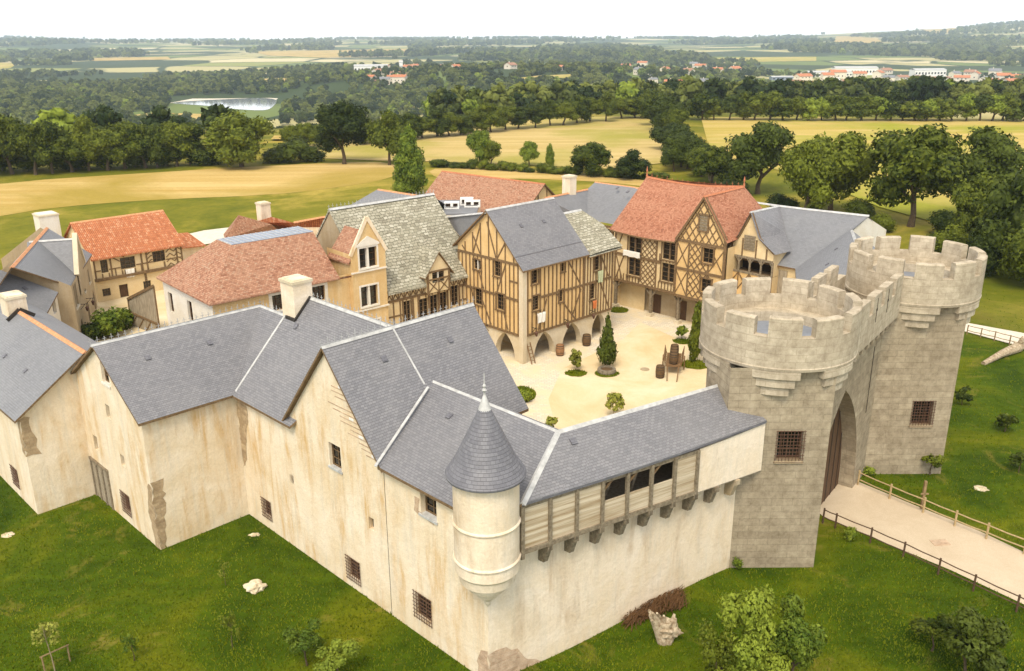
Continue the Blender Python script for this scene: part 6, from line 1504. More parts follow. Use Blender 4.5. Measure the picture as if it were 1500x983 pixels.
for i,x in enumerate(range(640,985,14)):
    b=243+(x-640)*.07; ptree(x+random.uniform(-4,4),b,b-random.uniform(10,20),random.uniform(18,28),'bush',i%4,'mid',random.choice(['leaves','leaves_dark']),'low bush in the hedge between the back roofs and the domed field','bushes of the low hedge below the domed field',name='hedge_bush',cat='bush')
for i,(x,b,t_,w_) in enumerate([(1075,292,262,46),(1150,318,285,50),(1190,335,300,50),(1262,330,295,50),(1290,345,318,40),(1395,352,315,60),(1395,385,330,60),(1440,410,330,70),(1475,395,320,60),(1510,430,330,90),(1420,400,355,60),(1455,345,300,50),(1370,372,345,40)]):
    ptree(x,b,t_,w_,'bush',i%4,'near',random.choice(['leaves','leaves_dark']),'shaggy undergrowth bush at the foot of the big trees on the right','undergrowth below the big right trees',name='undergrowth_bush',cat='bush')
# --- pale fields in the valley and the woods around them
CLEAR=[([(195,164),(230,160),(300,163),(330,168),(330,174),(270,171),(205,170)],'hay'),([(-60,176),(0,175),(32,180),(20,186),(-60,184)],'hay_upland'),
([(735,118),(790,112),(846,110),(850,117),(800,121),(748,124)],'hay_upland'),([(732,134),(775,129),(778,135),(745,139)],'hay_right'),([(378,112),(425,112),(428,119),(380,119)],'hay'),
([(600,134),(640,126),(650,129),(625,138)],'hay_right'),([(1040,88),(1200,88),(1200,94),(1050,95)],'hay_right'),([(130,79),(250,78),(255,82),(140,83)],'hay'),([(370,72),(600,70),(620,78),(480,82),(400,78)],'hay'),
([(1375,87),(1500,88),(1560,93),(1480,95),(1400,92)],'hay_right'),([(1230,58),(1290,62),(1300,72),(1250,74),(1225,66)],'hay'),([(30,86),(0,84),(-50,84),(-50,93),(0,94),(20,92)],'hay_right'),([(450,205),(400,203),(405,198),(460,199)],'hay'),([(1350,48),(1405,48),(1410,54),(1360,56)],'hay'),([(560,180),(620,176),(640,179),(580,184)],'hay_right')]
for i,(pl,m_) in enumerate(CLEAR):
    sheet('valley_field','pale open field among the woods of the valley','field',gp(pl),m_,.6,60)
hub=[(250,136),(420,134),(422,166),(408,180),(330,184),(255,170)]
VILL=[[(525,92),(615,90),(618,127),(560,127),(525,110)],[(920,100),(1060,104),(1060,142),(985,142),(930,125)],[(1130,104),(1500,106),(1500,140),(1150,140)]]
rg=np.random.RandomState(3); PTS=[]
def clearing(x,y):
    n1=noise.noise(Vector((x*.0016,y*.0009,5)))+.5*noise.noise(Vector((x*.005,y*.003,2)))
    return n1
def scatter(n,y0,y1,thr,pw,ss):
    k=0
    while k<n:
        y=y0*(y1/y0)**(rg.rand()**pw); x=(rg.rand()*2-1)*y*.72
        k+=1
        if clearing(x,y)<thr: continue
        z=hgt(x,y); q=px_of((x,y,z))
        if not(-120<q[0]<1620) : continue
        if any(inside(q,c_) for c_,_ in CLEAR) or inside(q,hub): continue
        if any(inside(q,v) for v in VILL) and rg.rand()<.62: continue
        if y<420 and z>-2.0: continue
        if q[0]<640 and z>-36 and y<900: continue
        PTS.append((x,y,z-.5,ss*(.7+.6*rg.rand())*(1 if y<2500 else 1.3)))
scatter(6500,300,1300,-.16,.8,1.0); scatter(13000,1100,3200,.08,.9,1.05); scatter(24000,2800,9000,.12,.9,1.6)
me=bpy.data.meshes.new('woodland'); me.from_pydata([p[:3] for p in PTS],[],[]); at_=me.attributes.new('sc','FLOAT','POINT'); at_.data.foreach_set('value',[p[3] for p in PTS])
wo=bpy.data.objects.new('woodland',me); COL.objects.link(wo); tag(wo,'far woods and bocage hedges covering the valley out to the horizon','woodland',kind='stuff')
protos=[]
def farproto(v,mat):
    cm=leafmesh('far_tree',blobset(['oak','wide'][v%2],v*5+1),240,.12,mat,seed=v,core=.86,sub=1)
    for vv in cm.vertices: vv.co=Vector((vv.co.x*11.5,vv.co.y*11.5,vv.co.z*12.5-1.5))
    return cm
gn=bpy.data.node_groups.new('scatter_trees','GeometryNodeTree'); gn.interface.new_socket('Geometry',in_out='INPUT',socket_type='NodeSocketGeometry'); gn.interface.new_socket('Geometry',in_out='OUTPUT',socket_type='NodeSocketGeometry')
gi=gn.nodes.new('NodeGroupInput'); go=gn.nodes.new('NodeGroupOutput'); jg=gn.nodes.new('GeometryNodeJoinGeometry')
LFAR=[ground(160,205),ground(250,205),ground(330,205),ground(90,205)]
fars=[]
for v,(mt,p) in enumerate(zip(('leaves_far','leaves_far','leaves_dark','leaves_bright'),LFAR)):
    me_=farproto(v,mt); o=bpy.data.objects.new('broadleaf_tree',me_); COL.objects.link(o); o.location=p; tag(o,'tree of the wood rising behind the dense left tree row','tree','trees behind the left tree row'); fars.append(o)
iv=gn.nodes.new('FunctionNodeRandomValue'); iv.data_type='FLOAT'; iv.inputs['Seed'].default_value=5
for v,o in enumerate(fars):
    oi=gn.nodes.new('GeometryNodeObjectInfo'); oi.inputs['Object'].default_value=o; oi.transform_space='ORIGINAL'; oi.inputs['As Instance'].default_value=True
    ip=gn.nodes.new('GeometryNodeInstanceOnPoints'); gn.links.new(gi.outputs[0],ip.inputs['Points']); gn.links.new(oi.outputs['Geometry'],ip.inputs['Instance'])
    lo,hi=[(0,.42),(.42,.8),(.8,.94),(.94,1.01)][v]
    a=gn.nodes.new('ShaderNodeMath'); a.operation='GREATER_THAN'; a.inputs[1].default_value=lo; b=gn.nodes.new('ShaderNodeMath'); b.operation='LESS_THAN'; b.inputs[1].default_value=hi+1e-6
    m_=gn.nodes.new('ShaderNodeMath'); m_.operation='MULTIPLY'
    gn.links.new(iv.outputs[1],a.inputs[0]); gn.links.new(iv.outputs[1],b.inputs[0]); gn.links.new(a.outputs[0],m_.inputs[0]); gn.links.new(b.outputs[0],m_.inputs[1]); gn.links.new(m_.outputs[0],ip.inputs['Selection'])
    na=gn.nodes.new('GeometryNodeInputNamedAttribute'); na.data_type='FLOAT'; na.inputs['Name'].default_value='sc'; gn.links.new(na.outputs['Attribute'],ip.inputs['Scale'])
    rv=gn.nodes.new('FunctionNodeRandomValue'); rv.data_type='FLOAT_VECTOR'; rv.inputs[0].default_value=(0,0,0); rv.inputs[1].default_value=(0,0,6.28); gn.links.new(rv.outputs[0],ip.inputs['Rotation'])
    gn.links.new(ip.outputs[0],jg.inputs[0])
gn.links.new(jg.outputs[0],go.inputs[0]); md=wo.modifiers.new('scatter','NODES'); md.node_group=gn
# individual trees of the near woods (those largest in the picture)
rr=random.Random(9); cnt=0; glab=[('tree in the wood between the left tree row and the lake','trees between the left row and the lake',(0,600,158,205)),('tree in the wood below the hilltop village','trees below the hilltop village',(430,960,118,172)),('tree in the wood in front of the right-hand village','trees before the right-hand village',(985,1500,142,168))]
for lb,gr,(x0,x1,y0,y1) in glab:
    k=0; tries=0
    while k<42 and tries<600:
        tries+=1; px_,py_=rr.uniform(x0,x1),rr.uniform(y0,y1); q=ground(px_,py_)
        if q.y<290 or any(inside((px_,py_),c_) for c_,_ in CLEAR) or inside((px_,py_),hub): continue
        if q.y<420 and q.z>-1: continue
        if px_<640 and q.z>-34: continue
        o=copy_tree(fars[rr.choice([0,0,1,1,2,3])],loc=q,rotz=rr.random()*6.28,scale=rr.uniform(.8,1.35),label=lb,group=gr); k+=1
# --- village houses far away
random.seed(5)
VL=[('hilltop village house with pale walls and tiled roof','houses of the hilltop village',[(548,118),(560,108),(572,103),(583,112),(590,120),(568,122),(600,103),(553,124),(604,112),(577,118),(612,100),(636,100),(655,101),(672,104)],1.0),
('pale farmhouse on the wooded ridge at centre','houses along the central ridge',[(752,101),(770,100),(845,101),(820,104),(920,104),(945,100),(955,122),(960,126),(978,110),(940,112)],1.0),
('white-walled house on the slope left of the right village','houses left of the right village',[(990,130),(1035,130),(1012,112),(1020,102),(1055,113),(1080,112),(1000,140),(1030,106)],1.15),
('tiled house in the spread-out village at right','houses of the right-hand village',[(1150,132),(1168,130),(1190,134),(1172,138),(1200,137),(1215,124),(1240,130),(1262,118),(1290,121),(1305,128),(1325,124),(1338,132),(1352,126),(1368,130),(1390,128),(1402,122),(1412,126),(1425,118),(1432,124),(1445,131),(1460,120),(1472,128),(1484,133),(1495,126),(1380,118),(1300,114),(1362,136),(1230,120),(1180,122),(1458,135)],1.15)]
plaster('villa_wall',(.78,.72,.62),(.6,.55,.45),.2); 
hm={}
def villa(v):
    if v in hm: return hm[v]
    r=random.Random(v); L=r.uniform(11,17); W=r.uniform(8,10); h=r.choice([3.2,5.6]); mb=MB(); f_=Fr(-L/2,-W/2,0)
    rm=['canal_tile','brown_tile','canal_tile','slate_plain'][v%4]
    for a,b in (((0,0),(L,0)),((L,0),(L,W)),((L,W),(0,W)),((0,W),(0,0))):
        pl=Pl(f_.w(*a),f_.w(*b)); side=abs(a[0]-b[0])<.1
        facade(mb,pl,[(0,-2),(pl.L,-2),(pl.L,h),(pl.L/2,h+2.3 if side else h),(0,h)],[],'villa_wall')
        for k in range(3 if not side else 1): 
            s=pl.L*(k+1)/(4 if not side else 2); mb.face([pl.w(s-.6,.9,.03),pl.w(s+.6,.9,.03),pl.w(s+.6,2.2,.03),pl.w(s-.6,2.2,.03)],'glass')
    mb.slab([f_.w(-.5,-.5,h-.2),f_.w(L+.5,-.5,h-.2),f_.w(L+.5,W/2,h+2.4),f_.w(-.5,W/2,h+2.4)],.2,rm); mb.slab([f_.w(-.5,W/2,h+2.4),f_.w(L+.5,W/2,h+2.4),f_.w(L+.5,W+.5,h-.2),f_.w(-.5,W+.5,h-.2)],.2,rm)
    mb.box(f_.w(L*.3,W*.5,h+1),Vector((.9,0,0)),Vector((0,.9,0)),Vector((0,0,2.6)),'villa_wall')
    o=mb.build('village_house',None,origin=(0,0,0)); hm[v]=o; return o
first=set()
for lb,gr,pts,sc_ in VL:
    for i,(x,y) in enumerate(pts):
        v=random.randrange(6); q=ground(x,y,.6)
        if v not in first: first.add(v); o=villa(v)
        else: o=villa(v).copy(); COL.objects.link(o)
        o.location=q+Vector((0,0,1.5)); o.rotation_euler=(0,0,random.uniform(-1,1)); s=sc_*random.uniform(.9,1.3)*(1.25 if q.y>1500 else 1); o.scale=(s,s,s); tag(o,lb,'house',gr)
def shed(x,y,w_,h_,label,mat='white_paint',rz=0.1,dp=.35):
    q=ground(x,y); d=q.length; L=w_*d/CF; H_=h_*d/CF; mb=MB(); mb.box((-L/2,-L*dp/2,-2),(L,0,0),(0,L*dp,0),(0,0,H_+2),mat)
    o=mb.build('industrial_building',None,origin=(0,0,0)); mb2=MB(); mb2.slab([(-L/2-.5,-L*dp/2-.5,H_),(L/2+.5,-L*dp/2-.5,H_),(L/2+.5,0,H_+H_*.22),(-L/2-.5,0,H_+H_*.22)],.3,'lead'); mb2.slab([(-L/2-.5,0,H_+H_*.22),(L/2+.5,0,H_+H_*.22),(L/2+.5,L*dp/2+.5,H_),(-L/2-.5,L*dp/2+.5,H_)],.3,'lead')
    WLOC[o.name]=Vector((0,0,0)); r=mb2.build('roof',o,origin=(0,0,0))
    w_n=max(4,int(L/6)); mb3=MB()
    for i in range(w_n): mb3.box((-L/2+L*(i+.25)/w_n,-L*dp/2-.06,H_*.35),(L/w_n*.5,0,0),(0,.05,0),(0,0,H_*.3),'glass')
    mb3.build('window_row',o,origin=(0,0,0)); o.location=q; o.rotation_euler=(0,0,rz); tag(o,label,'building')
shed(548,104,46,9,'long white flat building at the top left of the hilltop village'); shed(592,104,5,13,'white tower block beside the long flat village building',dp=1.0)
shed(1215,118,60,7,'low white factory hall at the left of the right village'); shed(1255,115,55,9,'wide white factory hall in the middle distance at right',rz=-.05); shed(1362,118,42,8,'pale grey factory hall right of the white ones'); shed(1148,122,30,5,'small grey works building left of the factory halls','zinc')
for i,(x,y) in enumerate([(1226,134),(1231,134)]):
    q=ground(x,y); mb=MB(); mb.lathe((0,0),[(2.2,-1),(2.2,14),(1.2,15.5),(0,15.6)],'white_paint',16); o=mb.build('silo',None,origin=(0,0,0)); o.location=q; tag(o,['left one of two white silos in the right village','right one of two white silos in the right village'][i],'silo','two white silos')
# ================================================================ courtyard things
def yd(x,y): return at(x,y,YZ+.03)
def grasspatch(px,py,w_,h_,label,seed=0,mat='grass_blades'):
    c=yd(px,py); r=random.Random(seed); n=22; P=[]
    for i in range(n): a=2*math.pi*i/n; k=r.uniform(.9,1.08); P.append((c.x+w_/2*k*math.cos(a),c.y+h_/2*k*math.sin(a)))
    mb=MB(); mb.face([Vector((x,y,YZ+.06)) for x,y in P],mat)
    for k in range(int(140*w_*h_)):
        x,y=r.uniform(-w_/2,w_/2),r.uniform(-h_/2,h_/2)
        if (x/(w_/2))**2+(y/(h_/2))**2>1: continue
        q=Vector((c.x+x,c.y+y,YZ+.05)); d=Vector((r.uniform(-.1,.1),r.uniform(-.1,.1),r.uniform(.08,.2))); s=Vector((r.uniform(-.05,.05),r.uniform(-.05,.05),0))
        mb.face([q-s,q+s,q+d],mat)
    o=mb.build('grass_patch',None,origin=c); tag(o,label,'grass',kind='stuff'); return o
grasspatch(843,548,2.0,1.6,'round green grass patch round the small yellowish shrub',1); grasspatch(888,549,2.2,1.7,'green grass ring round the stone planter',2)
grasspatch(1018,537,2.7,2.4,'grass circle under the tree beside the barrel cart',3); grasspatch(1000,503,2.0,1.6,'grass circle at the foot of the shrub beside the tower tree',4); grasspatch(906,456,2.2,2.2,'grass patch at the right end of the arcade house',5)
grasspatch(763,578,2.4,3.6,'weedy grass patch beside the tall near roof',6); 
def cttree(px,base,top,wpx,kind,var,mat,label,tm='bark_pale',cat='tree',name='young_tree',nl=2600,sz=.06,zz=YZ):
    p=at(px,base,zz); d=math.sqrt(p.x**2+p.y**2+(CH-p.z)**2); m=d/CF
    cm=leafmesh('crown',blobset(kind,var*3+2),nl,sz,mat,seed=var+31,core=.0 if kind=='sparse' else .6,sub=1); tme=trunkmesh('trunk',kind,var+7,tm)
    t=thing(name,p,label,cat); h=(base-top)*m*1.12; t.scale=(wpx*m,wpx*m,h); t.rotation_euler=(0,0,var*1.3)
    for n_,me in (('trunk',tme),('crown',cm)):
        o=bpy.data.objects.new(n_,me); COL.objects.link(o); o.parent=t
    return t
cttree(888,541,466,37,'cone',1,'leaves_dark','young conical dark tree growing from the round stone planter',name='conical_tree')
cttree(843,544,514,30,'sparse',2,'leaves_yellow','small yellowish shrub in its round grass patch',cat='shrub',name='shrub',nl=500,sz=.1)
cttree(1017,533,450,32,'tall',3,'leaves','slim leafy tree between the barrel cart and the near tower',name='young_tree')
cttree(998,500,478,22,'sparse',4,'leaves_bright','small shrub left of the slim tree by the tower',cat='shrub',name='shrub',nl=400,sz=.12)
cttree(897,612,578,34,'sparse',5,'leaves_yellow','sparse yellow-green shrub rising above the gallery ridge',cat='shrub',name='shrub',nl=420,sz=.11)
cttree(803,640,612,28,'sparse',6,'leaves_yellow','yellow-green shrub peeping over the hip of the corner roof',cat='shrub',name='shrub',nl=400,sz=.11)
cttree(771,590,570,22,'bush',7,'leaves_bright','leafy weed clump at the end of the long grass patch',cat='shrub',name='shrub',nl=500,sz=.1)
cttree(768,531,520,7,'bush',8,'leaves_bright','tiny tuft of weeds at the base of the white corner pier',cat='weeds',name='weed_tuft',nl=120,sz=.2)
p=yd(888,547); t=thing('stone_planter',p,'round low stone ring planter holding the conical tree','planter'); mb=MB(); n=12
for i in range(n):
    a0,a1=2*math.pi*i/n,2*math.pi*(i+.93)/n; mb.lathe((p.x,p.y),[(.82,YZ),(.85,YZ+.2),(.8,YZ+.42),(.55,YZ+.42),(.55,YZ+.2)],'planter_stone',3,a0,a1)
mb.build('stone_ring',t); mb=MB(); mb.lathe((p.x,p.y),[(.56,YZ+.3),(0,YZ+.36)],'barrel_wood',16); mb.build('soil',t)
def barrel(p,h,r,mat,label,group=None,axis=None,name='barrel',lift=0):
    t=thing(name,p,label,'barrel',group); mb=MB()
    prof=[(r*.82,0),(r*.93,h*.2),(r,h*.5),(r*.93,h*.8),(r*.82,h)]
    mb.lathe((0,0),prof+[(r*.74,h),(r*.74,h-.05),(0,h-.05)],mat,20); ob=mb.build('staves',t,origin=(0,0,0)); ob.location=(0,0,0)
    mb=MB()
    for q in (.08,.28,.72,.92):
        rr=r*(.83+.17*(1-abs(q-.5)*2))**1 + .012; mb.lathe((0,0),[(rr-.01,h*q-.04),(rr+.008,h*q),(rr-.01,h*q+.04)],'iron',20)
    o2=mb.build('hoops',t,origin=(0,0,0)); o2.location=(0,0,0)
    if axis is not None: t.rotation_euler=axis
    return t
barrel(yd(820,521),1.05,.42,'barrel_pale','pale brown barrel standing beside the second front arch'); barrel(yd(859,507),1.1,.44,'barrel_wood','dark barrel standing against the arcade left of the half arch'); barrel(yd(966,555),1.1,.42,'barrel_wood','dark upright barrel standing left of the cart')
# cart with barrels
c=yd(985,548); ang=R(78); dx=Vector((math.cos(ang),math.sin(ang),0)); dy=Vector((-dx.y,dx.x,0)); zb=Vector((0,0,1))
t=thing('cart',c,'old wooden cart with shafts resting on the ground, loaded with barrels','cart')
mb=MB(); mb.box(c-dx*.6-dy*.65+zb*.75,dx*3.4,dy*1.3,zb*.1,'cart_wood'); mb.build('cart_bed',t)
for sg in (-1,1):
    mb=MB()
    for k in range(7): mb.bar(c-dx*.5+dx*k*.53+dy*sg*.68+zb*.8,c-dx*.5+dx*k*.53+dy*sg*.86+zb*1.55,.05,.05,'cart_wood')
    mb.bar(c-dx*.6+dy*sg*.86+zb*1.55,c+dx*2.8+dy*sg*.86+zb*1.55,.07,.07,'cart_wood'); mb.bar(c-dx*.6+dy*sg*.76+zb*1.15,c+dx*2.8+dy*sg*.76+zb*1.15,.05,.05,'cart_wood'); mb.build('side_rack',t)
    mb=MB(); mb.bar(c-dx*.6+dy*sg*.5+zb*.75,c-dx*2.3+dy*sg*.42+zb*.08,.09,.09,'cart_wood'); mb.build('shaft',t)
    mb=MB(); o=c+dx*1.1+dy*sg*.95+zb*.6; pts=[o+dx*.58*math.cos(a*math.pi/10)+zb*.58*math.sin(a*math.pi/10) for a in range(21)]; mb.tube(pts,.05,'cart_wood',6,False)
    for a in range(8): mb.bar(o,o+dx*.56*math.cos(a*math.pi/4)+zb*.56*math.sin(a*math.pi/4),.04,.04,'cart_wood')
    mb.build('wheel',t)
names=['front barrel lying on the cart bed','second barrel on the cart, behind the front one','third barrel on the cart, behind two others','rearmost barrel at the top end of the cart']
for k in range(4): q=c+dx*(.0+k*.78)+zb*.86-dy*.0; barrel(q,.95,.4,'barrel_wood',names[k],'barrels loaded on the cart')
s_,z_=PS.px(773,524); t=thing('ladder',PS.w(s_,YD,.6),'short wooden ladder leaning on the wall between corner pier and first arch','ladder')
for k in (-.22,.22): mb=MB(); mb.bar(PS.w(s_+k,YD,.75),PS.w(s_+k-.0,YD+1.9,.06),.07,.07,'cart_wood'); mb.build('ladder_rail',t)
for k in range(5): mb=MB(); f_=(k+1)/6; mb.bar(PS.w(s_-.22,YD+1.9*f_,.75-.69*f_),PS.w(s_+.22,YD+1.9*f_,.75-.69*f_),.045,.045,'cart_wood'); mb.build('rung',t)
mb=MB(); q=yd(944,543); mb.lathe((q.x,q.y),[(.42,YZ+.03),(.40,YZ+.065),(0,YZ+.07)],'old_stone',24); o=mb.build('manhole_cover',None,origin=q); tag(o,'round manhole cover in the sandy courtyard left of the cart','manhole cover')
# green bushes of the left yard
for i,(x,b,t_,w_,m_,lb) in enumerate([(160,487,448,48,'leaves_bright','large rounded green bush in the left yard behind the crested ridge'),(182,474,447,34,'leaves_bright','bush in the left yard touching the timber screen'),(140,492,466,34,'leaves','darker low bush at the left side of the left yard')]):
    cttree(x,b,t_,w_,'bush',20+i,m_,lb,cat='bush',name='bush',nl=2400,sz=.07)
# ================================================================ outside the walls
def post_fence(name,label,pix,z,mat,hgt_=1.1,rails=(.45,.95),r=.05,group=None,zf=None):
    P=[at(x,y,z if zf is None else zf(i)) for i,(x,y) in enumerate(pix)]
    P=[Vector((p.x,p.y,hgt(p.x,p.y))) for p in P]
    t=thing(name,P[0],label,'fence',group)
    for p in P: mb=MB(); mb.tube([p-Vector((0,0,.2)),p+Vector((.02,0,hgt_))],r*1.15,mat,7); mb.build('post',t)
    for h_ in rails:
        for a,b in zip(P[:-1],P[1:]):
            mb=MB(); m=a.lerp(b,.5)+Vector((0,0,h_-.03)); mb.tube([a+Vector((0,0,h_)),m,b+Vector((0,0,h_))],r*.7,mat,6); mb.build('rail',t)
post_fence('rail_fence','thin dark two-rail fence along the left edge of the entrance path',[(1202,771),(1220,779),(1271,801),(1319,823),(1370,848),(1421,873),(1484,904),(1545,935)],1.0,'fence_dark',1.05)
post_fence('rail_fence','rustic pale wooden two-rail fence on the grass right of the entrance path',[(1254,716),(1300,737),(1349,758),(1395,778),(1441,797),(1496,820),(1550,843)],1.0,'fence_pale',1.1,r=.06)
post_fence('rail_fence','thin post and rail fence along the gravel road behind the far tower',[(1416,497),(1436,502),(1456,507),(1478,513),(1500,519),(1530,527)],1.0,'fence_wood',1.0)
mb=MB(); p=at(1347,752,1.0); mb.box(p+Vector((-.08,-.08,0)),Vector((.16,0,0)),Vector((0,.16,0)),Vector((0,0,2.0)),'fence_wood'); mb.box(p+Vector((-.25,-.12,1.1)),Vector((.5,0,0)),Vector((0,.04,0)),Vector((0,0,.1)),'fence_wood'); o=mb.build('wooden_stake',None,origin=p); tag(o,'taller wooden stake rising by the pale rail fence','stake')
mb=MB(); q=at(1375,803,1.0); mb.box(q+Vector((-.5,-.3,.035)),Vector((1.0,.1,0)),Vector((-.05,.6,0)),Vector((0,0,.03)),'brick_patch'); o=mb.build('manhole_cover',None,origin=q); tag(o,'small reddish cover plate set in the entrance path by the dark fence','cover plate')
def rock(px,py,z,size,label,seed,name='rock',mat='pale_rock',amp=.5):
    p=at(px,py,z); mb=MB(); mb.blob(p+Vector((0,0,size[2]*.35)),size,mat,seed,3,amp,1.2); o=mb.build(name,None,origin=p,smooth=False); tag(o,label,'rock'); return o
rock(371,859,0,(.55,.42,.36),'pale angular boulder on the lawn below the tall gable',3); rock(370,780,0,(.32,.2,.07),'flat pale stone set in the lawn near the re-entrant corner',5)
rock(1050,884,hgt(8,38),(.5,.38,.16),'flat pale stone at the foot of the near gate tower',7); rock(1434,723,1.0,(.42,.35,.06),'small flat pale stone in the grass right of the path',9); rock(8,776,0,(.4,.3,.05),'bare pale patch of stone at the left edge of the lawn',11)
# brushwood pile and uprooted stump
a,b=at(912,915,.1),at(995,888,.4); t=thing('brushwood_pile',a.lerp(b,.5),'pile of brown brushwood along the foot of the curtain wall','brushwood'); mb=MB(); rnd=random.Random(3)
dirw=(b-a).normalized()
for i in range(420):
    k=rnd.random(); c_=a.lerp(b,k)+Vector((rnd.uniform(-.1,.1),rnd.uniform(-.7,.5),0)); c_.z=hgt(c_.x,c_.y)+rnd.uniform(.0,.42)*(1-.5*abs(k-.5)); an=R(62)+rnd.uniform(-.45,.45); L=rnd.uniform(.7,1.5); d=Vector((math.cos(an),math.sin(an),rnd.uniform(-.25,.25)))*L/2; mb.tube([c_-d,c_+Vector((0,0,.04)),c_+d],[.022,.02,.008],'brushwood',4,False)
mb.build('branches',t)
p=at(972,955,.2); t=thing('tree_stump',p,'bleached uprooted tree stump with splayed roots upward by the brushwood','stump'); mb=MB()
for i in range(11):
    x0=rnd.uniform(-.12,.12); tx=rnd.uniform(-1.0,.9); h0=2.3+rnd.uniform(-.6,.2); mb.tube([p+Vector((x0,0,-.1)),p+Vector((x0*1.2+tx*.25,rnd.uniform(-.1,.1),.7)),p+Vector((tx*.75,rnd.uniform(-.2,.2),h0*.8)),p+Vector((tx,rnd.uniform(-.25,.25),h0))],[.2,.22,.17,.06],'bleached_wood',7)
mb.blob(p+Vector((0,0,1.15)),(.55,.3,.6),'bleached_wood',4,3,.7,1.6); mb.build('wood',t)
# fallen trunk
a,b=at(1440,540,1.1),at(1492,516,1.5); t=thing('fallen_trunk',a,'fallen bleached tree trunk with knotted root end on the right lawn','fallen trunk'); mb=MB(); mb.tube([a,a.lerp(b,.5)+Vector((0,0,.15)),b],[.22,.34,.5],'bleached_wood',9)
for i in range(9):
    an=rnd.uniform(0,6.28); e_=b+Vector((math.cos(an)*.9+.3,rnd.uniform(-.5,.5),abs(math.sin(an))*1.0)); mb.tube([b,b.lerp(e_,.6),e_],[.25,.2,.05],'bleached_wood',6)
mb.build('wood',t)
# young staked tree, saplings, shrubs
p=at(76,978,0); t=thing('staked_sapling',p,'thin young tree with yellow-green leaves held by a wooden stake frame','tree'); mb=MB(); mb.tube([p,p+Vector((-.03,0,.9)),p+Vector((-.12,0,1.9)),p+Vector((-.2,.05,2.7))],[.035,.03,.022,.008],'bark_pale',6)
for i in range(7): q=p+Vector((-.1,0,1.6+i*.13)); an=i*2.3; mb.tube([q,q+Vector((math.cos(an)*.45,math.sin(an)*.45,.35))],[.012,.004],'bark_pale',4)
mb.build('trunk',t); cm=leafmesh('crown',[(-.12+.42*math.cos(i*2.1),.38*math.sin(i*2.1),1.9+.14*i,.26,.26,.18) for i in range(7)],420,.10,'leaves_yellow',seed=5,core=0); o=bpy.data.objects.new('crown',cm); COL.objects.link(o); o.parent=t
L_,R_=at(62,982,0),at(98,962,0); L_.z=0; R_.z=0
for nm,a,b in (('stake',L_,L_+Vector((-.02,0,1.05))),('stake',R_,R_+Vector((0,0,1.0))),('cross_bar',L_+Vector((-.12,0,1.05)),R_+Vector((.1,0,1.02)))): mb=MB(); mb.tube([a,b],.04,'fence_wood',7); mb.build(nm,t)
def lowplant(px,base,top,wpx,mat,label,seed,kind='sparse',nl=420,sz=.06,cat='shrub',name='shrub',z=None):
    zz=hgt(*at(px,base,0)[:2]) if z is None else z
    return cttree(px,base,top,wpx,kind,seed,mat,label,'bark',cat,name,nl,sz,zz)
lowplant(327,853,815,22,'leaves_yellow','thin reddish-yellow sapling on the lawn left of the boulder',41,nl=120,sz=.06,name='sapling',cat='sapling')
lowplant(192,962,915,32,'leaves_bright','faint bushy sapling low on the left lawn',42,nl=260); lowplant(336,945,885,34,'leaves','faint leafy sapling below the boulder',43,nl=240,name='sapling',cat='sapling')
lowplant(445,972,915,70,'leaves_bright','airy green shrub at the bottom edge, left of centre',44,nl=2600,sz=.035); lowplant(490,990,938,74,'leaves_bright','second airy green shrub at the bottom edge, nearer the wall',45,nl=2600,sz=.035)
lowplant(1095,1030,872,120,'leaves_bright','big light green leafy bush at the bottom edge, left part with the highest crown',46,'sparse',6500,.026); lowplant(1150,1035,905,110,'leaves_bright','big light green leafy bush at the bottom edge right of the highest crown',47,'sparse',6000,.026); lowplant(1040,1040,925,80,'leaves','leafy shrub at the bottom edge just right of the bleached stump',48,'sparse',3000,.03)
lowplant(1405,1010,905,120,'leaves_dark','dark tangled shrub at the bottom right of the lawn',49,'sparse',4500,.032); lowplant(1360,960,915,70,'leaves','low dark green shrub left of the tangled shrub at bottom right',50,'sparse',2200,.04)
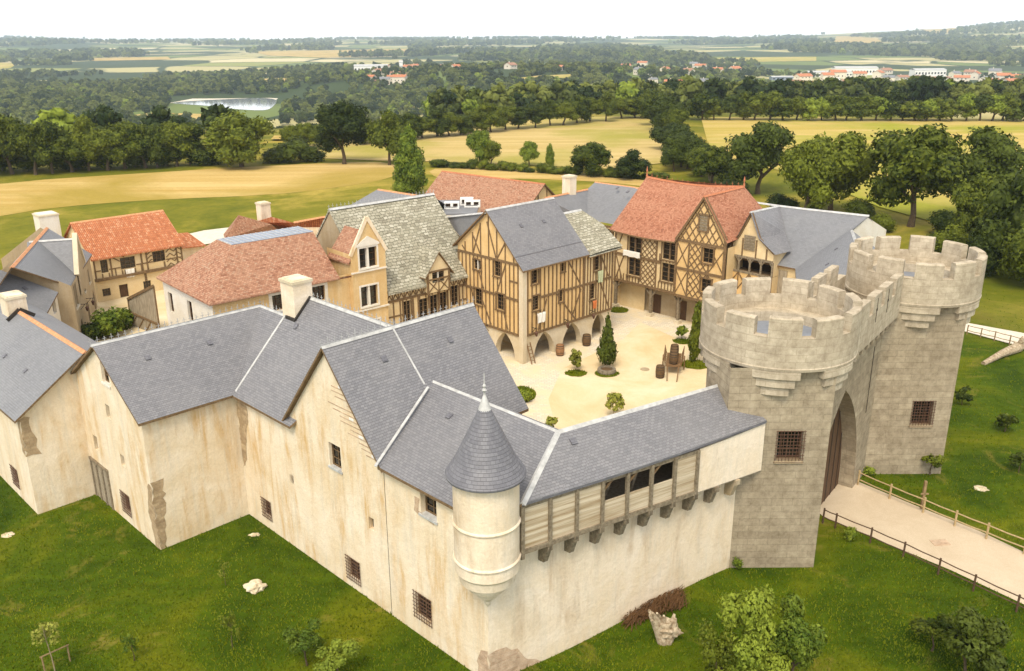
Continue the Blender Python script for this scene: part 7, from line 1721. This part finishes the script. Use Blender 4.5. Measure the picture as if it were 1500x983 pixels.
lowplant(1075,838,818,16,'leaves_bright','small weed bush where the curtain wall meets the near tower',51,'bush',500,.1,'weeds','weed_tuft'); lowplant(1242,795,775,24,'leaves_bright','small green weed beside the dark path fence',52,'bush',400,.09,'weeds','weed_tuft')
lowplant(1360,702,672,44,'leaves','small bush at the base of the far tower by the stake',53,'sparse',600,.07); lowplant(1270,702,688,22,'leaves_bright','weeds in the corner of gate and far tower',54,'bush',300,.1,'weeds','weed_tuft')
for i,(x,b,t_,w_,lb) in enumerate([(1408,600,575,30,'faint sapling on the right bank beside the far tower'),(1470,640,615,40,'rough shrub on the shaded right bank'),(1490,700,672,36,'rough shrub at the right edge above the path')]): lowplant(x,b,t_,w_,'leaves' if i%2 else 'leaves_dark',lb,60+i,'sparse',420,.08)
# grass of the lawns
castle=[tuple(p[:2]) for p in (F.w(-9.8,70),F.w(-9.8,32.77),F.w(-5.97,32.77),F.w(-5.97,22.85),F.w(0,22.85),F.w(0,0),G.w(16.5,0))]+[(11.2,43.4),(17.2,43.4),(18.4,45),(20,50),(24,54.6),(29.5,54.6),(31,58),(30,70),(30,95),(-60,110)]
rg=np.random.RandomState(8); V=[];Fc=[]
def pathin(x,y): return inside((x,y),pth)
cnt=0
for i in range(120000):
    px_,py_=rg.rand()*1800-150,430+rg.rand()**.75*640
    d=ray(px_,py_); t_=(0.5-CH)/d[2]; x,y=d[0]*t_,d[1]*t_; z=hgt(x,y)
    if y>125 or inside((x,y),castle) or pathin(x,y): continue
    big=rg.rand()<.06; s=.035+.025*rg.rand(); h_=(.06+.09*rg.rand())*(1.7 if big else 1); a=rg.rand()*6.28; lx,ly=(rg.rand(2)-.5)*.14
    k=len(V); cx_,sx_=math.cos(a)*s,math.sin(a)*s; V+=[(x-cx_,y-sx_,z-.02),(x+cx_,y+sx_,z-.02),(x+lx,y+ly,z+h_)]; Fc.append((k,k+1,k+2))
me=bpy.data.meshes.new('grass'); me.from_pydata(V,[],Fc); me.materials.append(MATS['grass_blades']); o=bpy.data.objects.new('grass',me); COL.objects.link(o); tag(o,'short green grass of the lawns round the castle walls','grass',kind='stuff')
